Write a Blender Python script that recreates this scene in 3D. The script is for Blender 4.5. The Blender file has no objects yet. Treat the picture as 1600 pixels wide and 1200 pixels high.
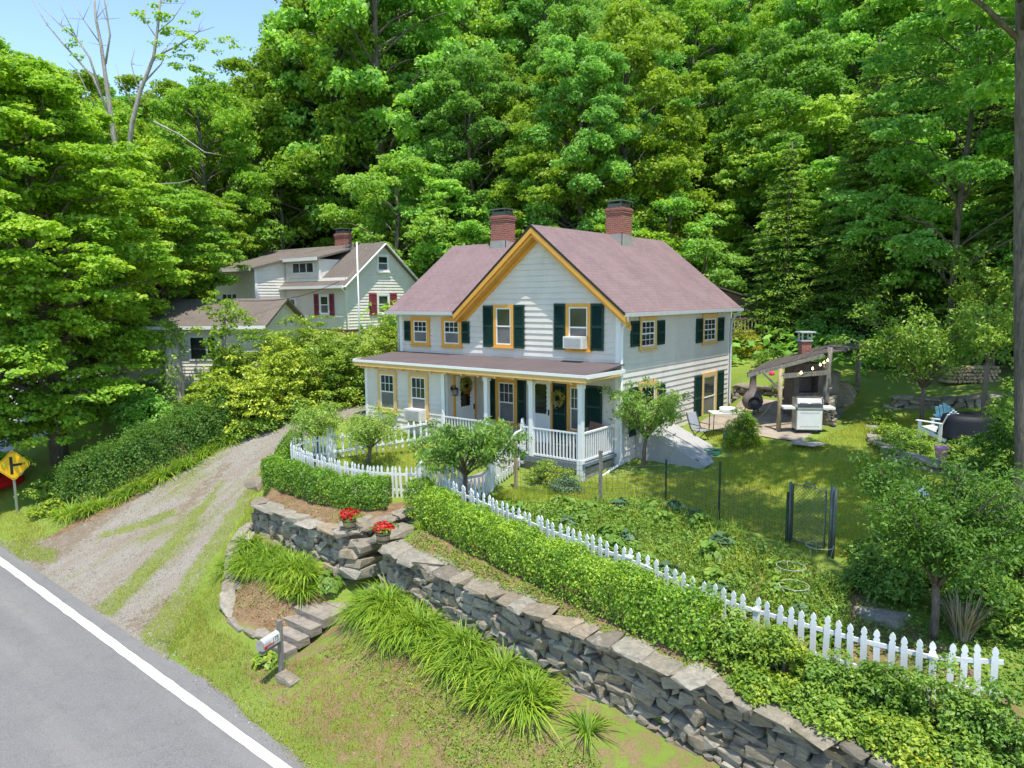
import bpy, bmesh, math, random
import numpy as np
from mathutils import Matrix, Vector
from mathutils.geometry import tessellate_polygon

S = bpy.context.scene
COL = S.collection
R = math.radians
# ------------------------------------------------------------------ camera
CP = Vector((11.629, -20.454, 5.5))          # camera position, house corner is the origin
F_PX, PITCH, ROLL, YAW = 1128.868, 0.1191, -0.0078, 0.6664
EX = Vector((math.cos(YAW), math.sin(YAW), 0))       # camera right on the ground
EY = Vector((-math.sin(YAW), math.cos(YAW), 0))      # camera forward on the ground
_U = EY * math.sin(PITCH) + Vector((0, 0, math.cos(PITCH)))
_FW = EY * math.cos(PITCH) - Vector((0, 0, math.sin(PITCH)))
_cr, _sr = math.cos(ROLL), math.sin(ROLL)
_rx = EX * _cr + _U * _sr
_up = _U * _cr - EX * _sr
cam = bpy.data.cameras.new('camera')
cam.sensor_width = 36.0
cam.lens = F_PX / 1600 * 36.0
cam.clip_end = 2000
cam.clip_start = 0.1
co = bpy.data.objects.new('camera', cam)
COL.objects.link(co)
co.matrix_world = Matrix(((_rx.x, _up.x, -_FW.x, CP.x), (_rx.y, _up.y, -_FW.y, CP.y),
                          (_rx.z, _up.z, -_FW.z, CP.z), (0, 0, 0, 1)))
S.camera = co
# ------------------------------------------------------------------ light
SUN = Vector((0.55, -0.42, 2.1)).normalized()
w = bpy.data.worlds.new('World')
S.world = w
w.use_nodes = True
_n = w.node_tree.nodes
_bg = _n['Background']
_sky = _n.new('ShaderNodeTexSky')
_sky.sky_type = 'NISHITA'
_sky.sun_disc = False
_sky.sun_elevation = math.asin(SUN.z)
_sky.sun_rotation = math.atan2(SUN.x, SUN.y)
_sky.air_density = 1.0
_sky.dust_density = 0.15
_sky.altitude = 1200
_sky.ozone_density = 1.5
_hs = _n.new('ShaderNodeHueSaturation'); _hs.inputs['Saturation'].default_value = 1.0
w.node_tree.links.new(_sky.outputs[0], _hs.inputs['Color'])
w.node_tree.links.new(_hs.outputs[0], _bg.inputs[0])
_bg.inputs[1].default_value = 0.15
_sl = bpy.data.lights.new('sun', 'SUN')
_sl.energy = 2.9
_sl.angle = R(0.53)
_sl.color = (1.0, 0.955, 0.865)
_so = bpy.data.objects.new('sun', _sl)
COL.objects.link(_so)
_so.rotation_euler = SUN.to_track_quat('Z', 'Y').to_euler()
S.view_settings.view_transform = 'Standard'
S.view_settings.look = 'None'
S.view_settings.exposure = 1.14
S.view_settings.gamma = 1
S.cycles.max_bounces = 7
S.cycles.diffuse_bounces = 4
S.cycles.glossy_bounces = 3
S.cycles.transmission_bounces = 4
S.cycles.transparent_max_bounces = 6
S.cycles.use_denoising = True
S.cycles.caustics_reflective = False
S.cycles.caustics_refractive = False

# ------------------------------------------------------------------ where a pixel of the 1600 x 1200 photo lies in the place
def ray(px, py):
    X, Y = px - 800, py - 600
    x, y = _cr * X + _sr * Y, -_sr * X + _cr * Y
    return (_FW + EX * (x / F_PX) - _U * (y / F_PX))
def gp(px, py, z):
    d = ray(px, py); return CP + d * ((z - CP.z) / d.z)
def dp(px, py, D):
    d = ray(px, py); return CP + d * (D / d.dot(EY))
def px_of(x, y, z):
    v = Vector((x, y, z)) - CP
    d = v.dot(_FW)
    return 800 + F_PX * v.dot(_rx) / d, 600 - F_PX * v.dot(_up) / d

# ------------------------------------------------------------------ materials
def newmat(name):
    m = bpy.data.materials.new(name); m.use_nodes = True
    nt = m.node_tree
    return m, nt, nt.nodes['Principled BSDF']
def node(nt, t, **kw):
    n = nt.nodes.new(t)
    for k, v in kw.items():
        if k in n.inputs: n.inputs[k].default_value = v
        else: setattr(n, k, v)
    return n
def ramp(nt, fac, stops):
    r = nt.nodes.new('ShaderNodeValToRGB')
    while len(r.color_ramp.elements) < len(stops): r.color_ramp.elements.new(0.5)
    for e, (p, c) in zip(r.color_ramp.elements, stops):
        e.position = p; e.color = (*c, 1) if len(c) == 3 else c
    nt.links.new(fac, r.inputs[0])
    return r.outputs[0]
def noise(nt, scale, detail=4, rough=0.6, vec=None, dist=0.0):
    n = node(nt, 'ShaderNodeTexNoise', Scale=scale, Detail=detail, Roughness=rough, Distortion=dist)
    if vec: nt.links.new(vec, n.inputs['Vector'])
    return n.outputs['Fac']
def coord(nt, kind='Object'):
    return nt.nodes.new('ShaderNodeTexCoord').outputs[kind]
def mixc(nt, fac, a, b, mode='MIX'):
    m = nt.nodes.new('ShaderNodeMix'); m.data_type = 'RGBA'; m.blend_type = mode
    for s, v in ((0, fac), (6, a), (7, b)):
        if isinstance(v, (int, float)): m.inputs[s].default_value = v
        elif isinstance(v, tuple): m.inputs[s].default_value = (*v, 1)
        else: nt.links.new(v, m.inputs[s])
    return m.outputs[2]
def bump(nt, h, bsdf, strength=0.3, dist=0.02):
    b = node(nt, 'ShaderNodeBump', Strength=strength, Distance=dist)
    nt.links.new(h, b.inputs['Height']); nt.links.new(b.outputs[0], bsdf.inputs['Normal'])
def paint(name, c, rough=0.6, var=0.12, scale=3.0, bmp=0.1, spec=0.3, metal=0.0, dirt=None):
    m, nt, b = newmat(name)
    v = coord(nt)
    f = noise(nt, scale, 6, 0.65, v)
    lo = tuple(x * (1 - var) for x in c); hi = tuple(min(1, x * (1 + var * 0.6)) for x in c)
    col = ramp(nt, f, [(0.3, lo), (0.7, hi)])
    if dirt:
        f2 = noise(nt, scale * 0.45, 8, 0.75, v)
        col = mixc(nt, ramp(nt, f2, [(0.55, (0, 0, 0)), (0.72, (1, 1, 1))]), col, dirt)
    nt.links.new(col, b.inputs['Base Color'])
    b.inputs['Roughness'].default_value = rough
    b.inputs['Specular IOR Level'].default_value = spec
    b.inputs['Metallic'].default_value = metal
    if bmp: bump(nt, noise(nt, scale * 12, 3, 0.6, v), b, bmp, 0.01)
    return m
def leafmat(name, stops, trans=0.5, rough=0.5, objvar=0.35, isl=True, big=0.5):
    """leaf: colour differs leaf by leaf, spray by spray and plant by plant; light passes through"""
    m, nt, b = newmat(name)
    g = nt.nodes.new('ShaderNodeNewGeometry')
    oi = nt.nodes.new('ShaderNodeObjectInfo')
    n1 = noise(nt, big, 3, 0.6, coord(nt))
    a = node(nt, 'ShaderNodeMath', operation='MULTIPLY_ADD')
    nt.links.new(g.outputs['Random Per Island'], a.inputs[0]); a.inputs[1].default_value = 0.45
    k = node(nt, 'ShaderNodeMath', operation='MULTIPLY_ADD')
    nt.links.new(n1, k.inputs[0]); k.inputs[1].default_value = 0.9; k.inputs[2].default_value = -0.2
    nt.links.new(k.outputs[0], a.inputs[2])
    o = node(nt, 'ShaderNodeMath', operation='MULTIPLY_ADD')
    nt.links.new(oi.outputs['Random'], o.inputs[0]); o.inputs[1].default_value = objvar; o.inputs[2].default_value = -objvar / 2
    s = node(nt, 'ShaderNodeMath', operation='ADD', use_clamp=True)
    nt.links.new(a.outputs[0], s.inputs[0]); nt.links.new(o.outputs[0], s.inputs[1])
    col = ramp(nt, s.outputs[0], stops)
    nt.links.new(col, b.inputs['Base Color'])
    b.inputs['Roughness'].default_value = rough
    b.inputs['Specular IOR Level'].default_value = 0.35
    t = nt.nodes.new('ShaderNodeBsdfTranslucent')
    tc = mixc(nt, 1.0, col, (1.05, 1.12, 0.5), 'MULTIPLY')
    nt.links.new(tc, t.inputs[0])
    x = nt.nodes.new('ShaderNodeMixShader'); x.inputs[0].default_value = trans
    nt.links.new(b.outputs[0], x.inputs[1]); nt.links.new(t.outputs[0], x.inputs[2])
    nt.links.new(x.outputs[0], nt.nodes['Material Output'].inputs[0])
    return m
M = {}
L3 = lambda d, m_, l: [(0.12, d), (0.5, m_), (0.88, l)]
M['maple'] = leafmat('maple leaf', L3((0.203, 0.381, 0.050), (0.356, 0.565, 0.059), (0.677, 0.718, 0.085)))
M['wood'] = leafmat('woodland leaf', L3((0.180, 0.350, 0.072), (0.287, 0.493, 0.082), (0.525, 0.673, 0.104)), objvar=0.5)
M['woodyel'] = leafmat('yellow green leaf', L3((0.174, 0.304, 0.034), (0.292, 0.432, 0.044), (0.447, 0.560, 0.071)))
M['wooddark'] = leafmat('dark woodland leaf', L3((0.184, 0.391, 0.090), (0.301, 0.560, 0.114), (0.531, 0.781, 0.143)), trans=0.5)
M['hemlock'] = leafmat('hemlock needle', L3((0.119, 0.226, 0.061), (0.221, 0.386, 0.079), (0.491, 0.632, 0.110)), trans=0.36)
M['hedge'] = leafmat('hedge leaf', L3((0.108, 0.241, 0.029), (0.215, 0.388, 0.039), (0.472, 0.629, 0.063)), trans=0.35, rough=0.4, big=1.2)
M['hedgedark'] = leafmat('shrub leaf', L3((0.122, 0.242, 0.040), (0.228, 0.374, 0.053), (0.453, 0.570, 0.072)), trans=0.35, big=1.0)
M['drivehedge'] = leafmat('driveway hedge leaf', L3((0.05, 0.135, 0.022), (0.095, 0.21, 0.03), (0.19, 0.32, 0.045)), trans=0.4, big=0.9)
M['gravelchip'] = leafmat('loose gravel chip', L3((0.2, 0.18, 0.15), (0.36, 0.33, 0.285), (0.56, 0.52, 0.46)), trans=0.02, rough=0.9)
M['rhodo'] = leafmat('rhododendron leaf', L3((0.136, 0.257, 0.035), (0.318, 0.436, 0.043), (0.682, 0.712, 0.088)), trans=0.3, rough=0.4, big=1.1)
M['lily'] = leafmat('daylily blade', L3((0.134, 0.250, 0.027), (0.249, 0.396, 0.031), (0.499, 0.587, 0.056)), trans=0.35, big=1.6)
M['grass'] = leafmat('grass blade', L3((0.178, 0.276, 0.027), (0.343, 0.405, 0.038), (0.685, 0.573, 0.081)), trans=0.35, big=0.6)
M['grassdry'] = leafmat('thin dry grass', L3((0.204, 0.233, 0.028), (0.377, 0.332, 0.054), (0.564, 0.406, 0.149)), trans=0.3, big=0.9)
M['peach'] = leafmat('peach leaf', L3((0.113, 0.236, 0.040), (0.212, 0.363, 0.060), (0.451, 0.545, 0.100)), trans=0.35)
M['weed'] = leafmat('weed leaf', L3((0.106, 0.216, 0.027), (0.213, 0.355, 0.038), (0.532, 0.554, 0.052)), trans=0.35, big=1.5)
M['gardenplant'] = leafmat('garden leaf', L3((0.121, 0.248, 0.041), (0.225, 0.372, 0.057), (0.419, 0.514, 0.078)), trans=0.35, big=1.2)
M['yellowshrub'] = leafmat('golden leaf', L3((0.2, 0.24, 0.02), (0.36, 0.36, 0.03), (0.5, 0.46, 0.05)), trans=0.3)
M['bluegreen'] = leafmat('grey green leaf', L3((0.08, 0.16, 0.08), (0.13, 0.23, 0.12), (0.2, 0.3, 0.17)), trans=0.3)
M['redflower'] = leafmat('red petal', L3((0.45, 0.01, 0.015), (0.65, 0.02, 0.02), (0.8, 0.06, 0.05)), trans=0.3)
M['straw'] = leafmat('dry straw blade', L3((0.3, 0.24, 0.15), (0.45, 0.37, 0.25), (0.6, 0.52, 0.4)), trans=0.2)

M['soilbit'] = leafmat('brown leaf litter', L3((0.10, 0.06, 0.03), (0.2, 0.13, 0.07), (0.34, 0.25, 0.16)), trans=0.1)

def barkmat(name, a, b_, sc=6):
    m, nt, b = newmat(name)
    mp = node(nt, 'ShaderNodeMapping'); mp.inputs['Scale'].default_value = (1, 1, 0.18)
    nt.links.new(coord(nt), mp.inputs[0])
    f = noise(nt, sc * 2.2, 8, 0.7, mp.outputs[0], 0.6)
    nt.links.new(ramp(nt, f, [(0.35, a), (0.65, b_)]), b.inputs['Base Color'])
    b.inputs['Roughness'].default_value = 0.95
    bump(nt, f, b, 0.9, 0.05)
    return m
M['bark'] = barkmat('tree bark', (0.07, 0.055, 0.04), (0.2, 0.165, 0.13))
M['palebark'] = barkmat('bare pale wood', (0.2, 0.175, 0.14), (0.45, 0.41, 0.35))
M['fruitbark'] = barkmat('fruit tree bark', (0.10, 0.07, 0.055), (0.25, 0.19, 0.15), 12)
M['tan'] = barkmat('tan rough wood', (0.28, 0.2, 0.11), (0.48, 0.37, 0.23), 5)
M['greywood'] = barkmat('weathered grey wood', (0.13, 0.115, 0.095), (0.32, 0.285, 0.24), 7)
M['white'] = paint('white house paint', (0.655, 0.60, 0.54), 0.6, 0.09, 1.2, 0.1, dirt=(0.5, 0.46, 0.4))
M['trim'] = paint('white trim paint', (0.78, 0.77, 0.75), 0.5, 0.05, 2.0, 0.05)
M['picket'] = paint('white fence paint', (0.76, 0.76, 0.75), 0.6, 0.07, 5.0, 0.1, dirt=(0.58, 0.57, 0.53))
M['oldpicket'] = paint('peeling fence paint', (0.62, 0.64, 0.68), 0.7, 0.15, 14, 0.25, dirt=(0.3, 0.29, 0.28))
M['cream'] = paint('cream siding', (0.74, 0.69, 0.61), 0.6, 0.07, 1.5, 0.05, dirt=(0.62, 0.57, 0.48))
M['yellow'] = paint('ochre yellow paint', (0.71, 0.35, 0.065), 0.55, 0.1, 3, 0.08)
M['paleyellow'] = paint('faded ochre paint', (0.70, 0.44, 0.17), 0.6, 0.1, 3, 0.08)
M['green'] = paint('dark green paint', (0.011, 0.042, 0.032), 0.5, 0.3, 5, 0.05)
M['maroon'] = paint('dusty red shutter paint', (0.27, 0.055, 0.07), 0.6, 0.15, 4, 0.05)
M['gutter'] = paint('grey aluminium', (0.5, 0.5, 0.5), 0.45, 0.1, 4, 0.0, 0.5)
M['black'] = paint('black iron', (0.018, 0.018, 0.02), 0.5, 0.2, 5, 0.05, 0.4)
M['grilllid'] = paint('dark grill lid', (0.1, 0.1, 0.105), 0.35, 0.1, 3, 0, 0.5, 0.6)
M['tarp'] = paint('black cover cloth', (0.008, 0.009, 0.014), 0.6, 0.3, 3, 0.1)
M['steel'] = paint('brushed steel', (0.55, 0.54, 0.5), 0.35, 0.08, 2, 0.0, 0.5, 0.7)
M['greyplastic'] = paint('grey plastic', (0.3, 0.31, 0.33), 0.5, 0.1, 4, 0)
M['acw'] = paint('off white plastic', (0.68, 0.66, 0.6), 0.5, 0.06, 4, 0)
M['fence_metal'] = paint('galvanized steel', (0.12, 0.14, 0.13), 0.55, 0.2, 6, 0.1, 0.5, 0.3)
M['greenpost'] = paint('green post paint', (0.02, 0.05, 0.03), 0.6, 0.3, 6, 0.05)
M['concrete'] = paint('weathered concrete', (0.36, 0.345, 0.32), 0.9, 0.18, 4, 0.35, dirt=(0.22, 0.21, 0.19))
M['hatch'] = paint('grey hatch paint', (0.40, 0.385, 0.37), 0.55, 0.12, 3, 0.08, dirt=(0.3, 0.28, 0.26))
M['blueadir'] = paint('pale blue paint', (0.2, 0.45, 0.58), 0.5, 0.08, 4, 0.05)
M['pinkpot'] = paint('pink plastic', (0.62, 0.28, 0.45), 0.45, 0.08, 4, 0)
M['greenbox'] = paint('dark teal plastic', (0.02, 0.17, 0.13), 0.45, 0.15, 4, 0)
M['clay'] = paint('grey brown clay', (0.17, 0.14, 0.125), 0.85, 0.3, 5, 0.3)
M['redpaint'] = paint('red car paint', (0.6, 0.012, 0.02), 0.18, 0.04, 2, 0, 0.6)
M['signyellow'] = paint('sign yellow', (0.85, 0.48, 0.015), 0.45, 0.05, 2, 0)
M['signblack'] = paint('sign black', (0.02, 0.02, 0.02), 0.5, 0.1, 2, 0)
M['soil'] = paint('brown mulch soil', (0.20, 0.115, 0.06), 0.95, 0.4, 8, 0.6)
M['rubber'] = paint('black rubber', (0.02, 0.02, 0.02), 0.8, 0.2, 5, 0.1)
M['brownboard'] = barkmat('brown stained boards', (0.10, 0.065, 0.045), (0.22, 0.15, 0.11), 4)
M['wicker'] = paint('brown wicker', (0.26, 0.15, 0.11), 0.7, 0.25, 20, 0.4)
M['redcloth'] = paint('pink red plastic', (0.7, 0.03, 0.1), 0.5, 0.05, 3, 0)
M['bluegrey'] = paint('blue grey porch paint', (0.16, 0.19, 0.21), 0.6, 0.15, 4, 0.1)
M['greenwall'] = paint('pale green boards', (0.16, 0.32, 0.22), 0.6, 0.08, 3, 0.05)
M['tread'] = paint('tan stone tread', (0.38, 0.27, 0.19), 0.9, 0.2, 5, 0.3)
def glassmat(name, c, rough=0.06, var=0.5):
    m, nt, b = newmat(name)
    f = noise(nt, 1.3, 3, 0.5, coord(nt))
    nt.links.new(ramp(nt, f, [(0.35, tuple(x * (1 - var) for x in c)), (0.65, tuple(x * (1 + var) for x in c))]), b.inputs['Base Color'])
    b.inputs['Roughness'].default_value = rough
    b.inputs['Specular IOR Level'].default_value = 0.7
    return m
M['glass'] = glassmat('window glass', (0.03, 0.035, 0.037))
M['screen'] = glassmat('window screen', (0.13, 0.125, 0.12), 0.6, 0.25)
M['darkglass'] = glassmat('dark door glass', (0.012, 0.013, 0.013))
M['windshield'] = glassmat('car glass', (0.10, 0.13, 0.16), 0.04)
def bulb():
    m, nt, b = newmat('warm bulb')
    b.inputs['Emission Color'].default_value = (1, 0.72, 0.32, 1); b.inputs['Emission Strength'].default_value = 5
    return m
M['bulb'] = bulb()
def shingle(name, a, b_, c, w_=0.3, h_=0.14):
    m, nt, b = newmat(name)
    uv = coord(nt, 'UV')
    br = node(nt, 'ShaderNodeTexBrick', Scale=1.0)
    br.offset = 0.5
    br.inputs['Brick Width'].default_value = w_; br.inputs['Row Height'].default_value = h_
    br.inputs['Mortar Size'].default_value = 0.012; br.inputs['Mortar Smooth'].default_value = 0.4
    br.inputs['Color1'].default_value = (*a, 1); br.inputs['Color2'].default_value = (*b_, 1); br.inputs['Mortar'].default_value = (*c, 1)
    br.inputs['Bias'].default_value = 0.0
    nt.links.new(uv, br.inputs['Vector'])
    f = noise(nt, 0.7, 6, 0.7, uv)
    f2 = noise(nt, 60, 2, 0.5, uv)
    col = mixc(nt, ramp(nt, f, [(0.35, (0, 0, 0)), (0.7, (0.7, 0.7, 0.7))]), br.outputs[0], tuple(x * 1.4 for x in a))
    mp = node(nt, 'ShaderNodeMapping'); mp.inputs['Scale'].default_value = (2.2, 0.16, 1); nt.links.new(uv, mp.inputs[0]); fs = noise(nt, 1.4, 6, 0.7, mp.outputs[0])
    col = mixc(nt, ramp(nt, fs, [(0.5, (0, 0, 0)), (0.75, (0.5, 0.5, 0.5))]), col, tuple(x * 0.55 for x in b_))
    col = mixc(nt, 0.5, col, ramp(nt, f2, [(0.3, tuple(x * 0.6 for x in a)), (0.7, tuple(x * 1.5 for x in b_))]))
    nt.links.new(col, b.inputs['Base Color']); b.inputs['Roughness'].default_value = 0.95
    b.inputs['Specular IOR Level'].default_value = 0.15
    bump(nt, br.outputs['Fac'], b, 0.5, -0.012)
    return m
M['roof'] = shingle('plum brown shingle', (0.25, 0.168, 0.165), (0.175, 0.122, 0.124), (0.085, 0.06, 0.062), 0.32, 0.15)
M['porchroof'] = shingle('dark porch roofing', (0.135, 0.105, 0.10), (0.11, 0.088, 0.088), (0.085, 0.068, 0.068), 0.9, 0.5)
M['brownroof'] = shingle('brown shingle', (0.18, 0.148, 0.125), (0.13, 0.108, 0.092), (0.075, 0.062, 0.052), 0.3, 0.14)
M['greyroof'] = shingle('grey board roof', (0.12, 0.10, 0.085), (0.075, 0.065, 0.055), (0.025, 0.022, 0.02), 3.0, 0.16)
def brickmat():
    m, nt, b = newmat('old red brick')
    uv = coord(nt, 'UV')
    br = node(nt, 'ShaderNodeTexBrick', Scale=1.0)
    br.inputs['Brick Width'].default_value = 0.21; br.inputs['Row Height'].default_value = 0.075
    br.inputs['Mortar Size'].default_value = 0.008
    br.inputs['Color1'].default_value = (0.36, 0.085, 0.05, 1); br.inputs['Color2'].default_value = (0.22, 0.06, 0.042, 1); br.inputs['Mortar'].default_value = (0.34, 0.27, 0.23, 1)
    nt.links.new(uv, br.inputs['Vector'])
    f = noise(nt, 5, 6, 0.75, uv)
    col = mixc(nt, ramp(nt, f, [(0.52, (0, 0, 0)), (0.75, (0.7, 0.7, 0.7))]), br.outputs[0], (0.33, 0.2, 0.16))
    nt.links.new(col, b.inputs['Base Color']); b.inputs['Roughness'].default_value = 0.95
    bump(nt, br.outputs['Fac'], b, 0.7, -0.01)
    return m
M['brick'] = brickmat()
def stonemat(name, stops, sc=3.0):
    m, nt, b = newmat(name)
    g = nt.nodes.new('ShaderNodeNewGeometry')
    v = coord(nt)
    base = ramp(nt, g.outputs['Random Per Island'], stops)
    mp = node(nt, 'ShaderNodeMapping'); mp.inputs['Scale'].default_value = (1, 1, 3.5); mp.inputs['Rotation'].default_value = (0.3, 0.2, 0.4)
    nt.links.new(v, mp.inputs[0])
    f = noise(nt, sc * 2, 8, 0.75, mp.outputs[0], 0.8)
    col = mixc(nt, ramp(nt, f, [(0.3, (0.75, 0.75, 0.75)), (0.62, (0, 0, 0))]), base, (0.09, 0.085, 0.078))
    f2 = noise(nt, sc * 1.3, 6, 0.8, v)
    col = mixc(nt, ramp(nt, f2, [(0.56, (0, 0, 0)), (0.68, (0.75, 0.75, 0.75))]), col, (0.42, 0.37, 0.30))
    f3 = noise(nt, 1.9, 7, 0.8, v)
    col = mixc(nt, ramp(nt, f3, [(0.57, (0, 0, 0)), (0.7, (0.6, 0.6, 0.6))]), col, (0.16, 0.15, 0.06))
    nt.links.new(col, b.inputs['Base Color']); b.inputs['Roughness'].default_value = 0.92
    b.inputs['Specular IOR Level'].default_value = 0.2
    bump(nt, f, b, 0.8, 0.04)
    return m
STN = [(0.0, (0.204, 0.173, 0.128)), (0.2, (0.362, 0.315, 0.244)), (0.4, (0.265, 0.214, 0.145)), (0.6, (0.433, 0.393, 0.315)), (0.8, (0.301, 0.268, 0.205)), (1.0, (0.397, 0.297, 0.183))]
M['stone'] = stonemat('field stone', STN)
M['flag'] = stonemat('pale flagstone', [(0, (0.36, 0.32, 0.27)), (0.5, (0.42, 0.39, 0.34)), (1, (0.34, 0.31, 0.29))], 2)
M['slate'] = stonemat('brown grey stair stone', [(0, (0.31, 0.25, 0.19)), (0.5, (0.35, 0.295, 0.235)), (1, (0.28, 0.235, 0.19))], 1.5)
# ------------------------------------------------------------------ mesh helpers
def frame(o, u, n):
    """local x along u, local y INTO the wall (against outward normal n), z up"""
    u = Vector(u).normalized(); n = Vector(n).normalized(); o = Vector(o)
    return Matrix(((u.x, -n.x, 0, o.x), (u.y, -n.y, 0, o.y), (u.z, -n.z, 1, o.z), (0, 0, 0, 1)))
def rotz(x, y, z, a): return Matrix.Translation((x, y, z)) @ Matrix.Rotation(a, 4, 'Z')
class MB:
    def __init__(s, m=None): s.v = []; s.f = []; s.sm = []; s.m = m or Matrix()
    def add(s, vs, fs, smooth=False):
        o = len(s.v)
        s.v += [tuple(s.m @ Vector(p)) for p in vs]
        s.f += [tuple(i + o for i in f) for f in fs]
        s.sm += [smooth] * len(fs)
        return s
    def box(s, x0, x1, y0, y1, z0, z1):
        vs = [(x, y, z) for z in (z0, z1) for y in (y0, y1) for x in (x0, x1)]
        return s.add(vs, [(0, 2, 3, 1), (4, 5, 7, 6), (0, 1, 5, 4), (2, 6, 7, 3), (0, 4, 6, 2), (1, 3, 7, 5)])
    def bar(s, p, q, w, h=None, up=(0, 0, 1)):
        p, q = Vector(p), Vector(q); d = (q - p).normalized(); h = h or w
        a = d.cross(Vector(up))
        if a.length < 1e-4: a = d.cross(Vector((0, 1, 0)))
        a = a.normalized() * (w / 2); b = a.cross(d).normalized() * (h / 2)
        vs = [c + sa * a + sb * b for c in (p, q) for sa, sb in ((-1, -1), (1, -1), (1, 1), (-1, 1))]
        return s.add(vs, [(0, 1, 2, 3), (7, 6, 5, 4), (0, 4, 5, 1), (1, 5, 6, 2), (2, 6, 7, 3), (3, 7, 4, 0)])
    def tube(s, pts, rad, n=8, cap=True):
        pts = [Vector(p) for p in pts]
        if not hasattr(rad, '__len__'): rad = [rad] * len(pts)
        vs, fs = [], []
        a = None
        for i, p in enumerate(pts):
            d = (pts[min(i + 1, len(pts) - 1)] - pts[max(i - 1, 0)])
            d = d.normalized() if d.length > 1e-9 else Vector((0, 0, 1))
            if a is None: a = d.orthogonal()
            a = (a - d * a.dot(d)); a = a.normalized() if a.length > 1e-6 else d.orthogonal().normalized()
            b = d.cross(a)
            for k in range(n):
                t = 2 * math.pi * k / n
                vs.append(p + (a * math.cos(t) + b * math.sin(t)) * rad[i])
        for i in range(len(pts) - 1):
            for k in range(n):
                fs.append((i * n + k, i * n + (k + 1) % n, (i + 1) * n + (k + 1) % n, (i + 1) * n + k))
        if cap: fs += [tuple(range(n))[::-1], tuple((len(pts) - 1) * n + k for k in range(n))]
        return s.add(vs, fs, True)
    def lathe(s, prof, n=16, c=(0, 0, 0)):
        vs = [(c[0] + r * math.cos(2 * math.pi * k / n), c[1] + r * math.sin(2 * math.pi * k / n), c[2] + z) for r, z in prof for k in range(n)]
        fs = [(i * n + k, i * n + (k + 1) % n, (i + 1) * n + (k + 1) % n, (i + 1) * n + k) for i in range(len(prof) - 1) for k in range(n)]
        return s.add(vs, fs, True)
    def prism(s, poly, y0, y1):
        """polygon in local x,z extruded along y"""
        n = len(poly)
        vs = [(x, y0, z) for x, z in poly] + [(x, y1, z) for x, z in poly]
        fs = [(i, (i + 1) % n, n + (i + 1) % n, n + i) for i in range(n)]
        tr = tessellate_polygon([[Vector((x, z, 0)) for x, z in poly]])
        fs += [t[::-1] for t in tr] + [tuple(n + i for i in t) for t in tr]
        return s.add(vs, fs)
    def slab(s, a, b, c, d, t):
        """quad a b c d (seen from outside counter-clockwise) with thickness t behind it"""
        a, b, c, d = map(Vector, (a, b, c, d)); n = (b - a).cross(d - a).normalized() * t
        vs = [a, b, c, d, a - n, b - n, c - n, d - n]
        return s.add(vs, [(0, 1, 2, 3), (7, 6, 5, 4), (0, 4, 5, 1), (1, 5, 6, 2), (2, 6, 7, 3), (3, 7, 4, 0)])
    def hull(s, pts, smooth=False):
        bm = bmesh.new()
        for p in pts: bm.verts.new(p)
        r = bmesh.ops.convex_hull(bm, input=bm.verts)
        bm.verts.index_update()
        vs = [v.co.copy() for v in bm.verts]
        fs = [tuple(v.index for v in f.verts) for f in bm.faces]
        bm.free()
        return s.add(vs, fs, smooth)
    def mesh(s, name):
        me = bpy.data.meshes.new(name)
        me.from_pydata(s.v, [], s.f)
        me.polygons.foreach_set('use_smooth', s.sm)
        uv = me.uv_layers.new(name='UVMap')
        if len(me.loops):
            nl = len(me.loops)
            vi = np.empty(nl, np.int32); me.loops.foreach_get('vertex_index', vi)
            vv = np.array(s.v)[vi]
            cnt = np.array([len(f) for f in s.f])
            nrm = np.empty(len(s.f) * 3); me.polygons.foreach_get('normal', nrm)
            nn = np.repeat(nrm.reshape(-1, 3), cnt, axis=0)
            t = np.stack([-nn[:, 1], nn[:, 0], np.zeros(nl)], 1); ln = np.linalg.norm(t, axis=1)
            flat = ln < 0.05
            t[flat] = (1, 0, 0); ln[flat] = 1; t /= ln[:, None]
            b = np.cross(nn, t)
            uvs = np.stack([(vv * t).sum(1), (vv * b).sum(1)], 1)
            uv.data.foreach_set('uv', uvs.ravel().astype(np.float32))
        return me
    def build(s, name, mat, parent=None):
        return link(name, s.mesh(name), mat, parent)
def link(name, me, mat, parent=None):
    if mat is not None and not me.materials: me.materials.append(mat)
    o = bpy.data.objects.new(name, me); COL.objects.link(o)
    if parent is not None: o.parent = parent
    return o
def tag(o, label=None, cat=None, group=None, kind=None):
    if label: o['label'] = label
    if cat: o['category'] = cat
    if group: o['group'] = group
    if kind: o['kind'] = kind
    return o
def thing(name, label, cat, loc=(0, 0, 0), rz=0.0, group=None):
    o = bpy.data.objects.new(name, None); COL.objects.link(o)
    o.empty_display_size = 0.2
    o.location = loc; o.rotation_euler = (0, 0, rz)
    return tag(o, label, cat, group)
KIDS = {}
def dup(root, loc, rz=0.0, label=None, group=None, scale=None):
    def cp(o, par):
        c = o.copy(); COL.objects.link(c)
        if par is not None: c.parent = par
        for k in o.children: cp(k, c)
        return c
    r = cp(root, None)
    r.location = loc; r.rotation_euler = (0, 0, rz)
    if scale is not None: r.scale = scale if hasattr(scale, '__len__') else (scale,) * 3
    if label: r['label'] = label
    if group: r['group'] = group
    return r
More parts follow.
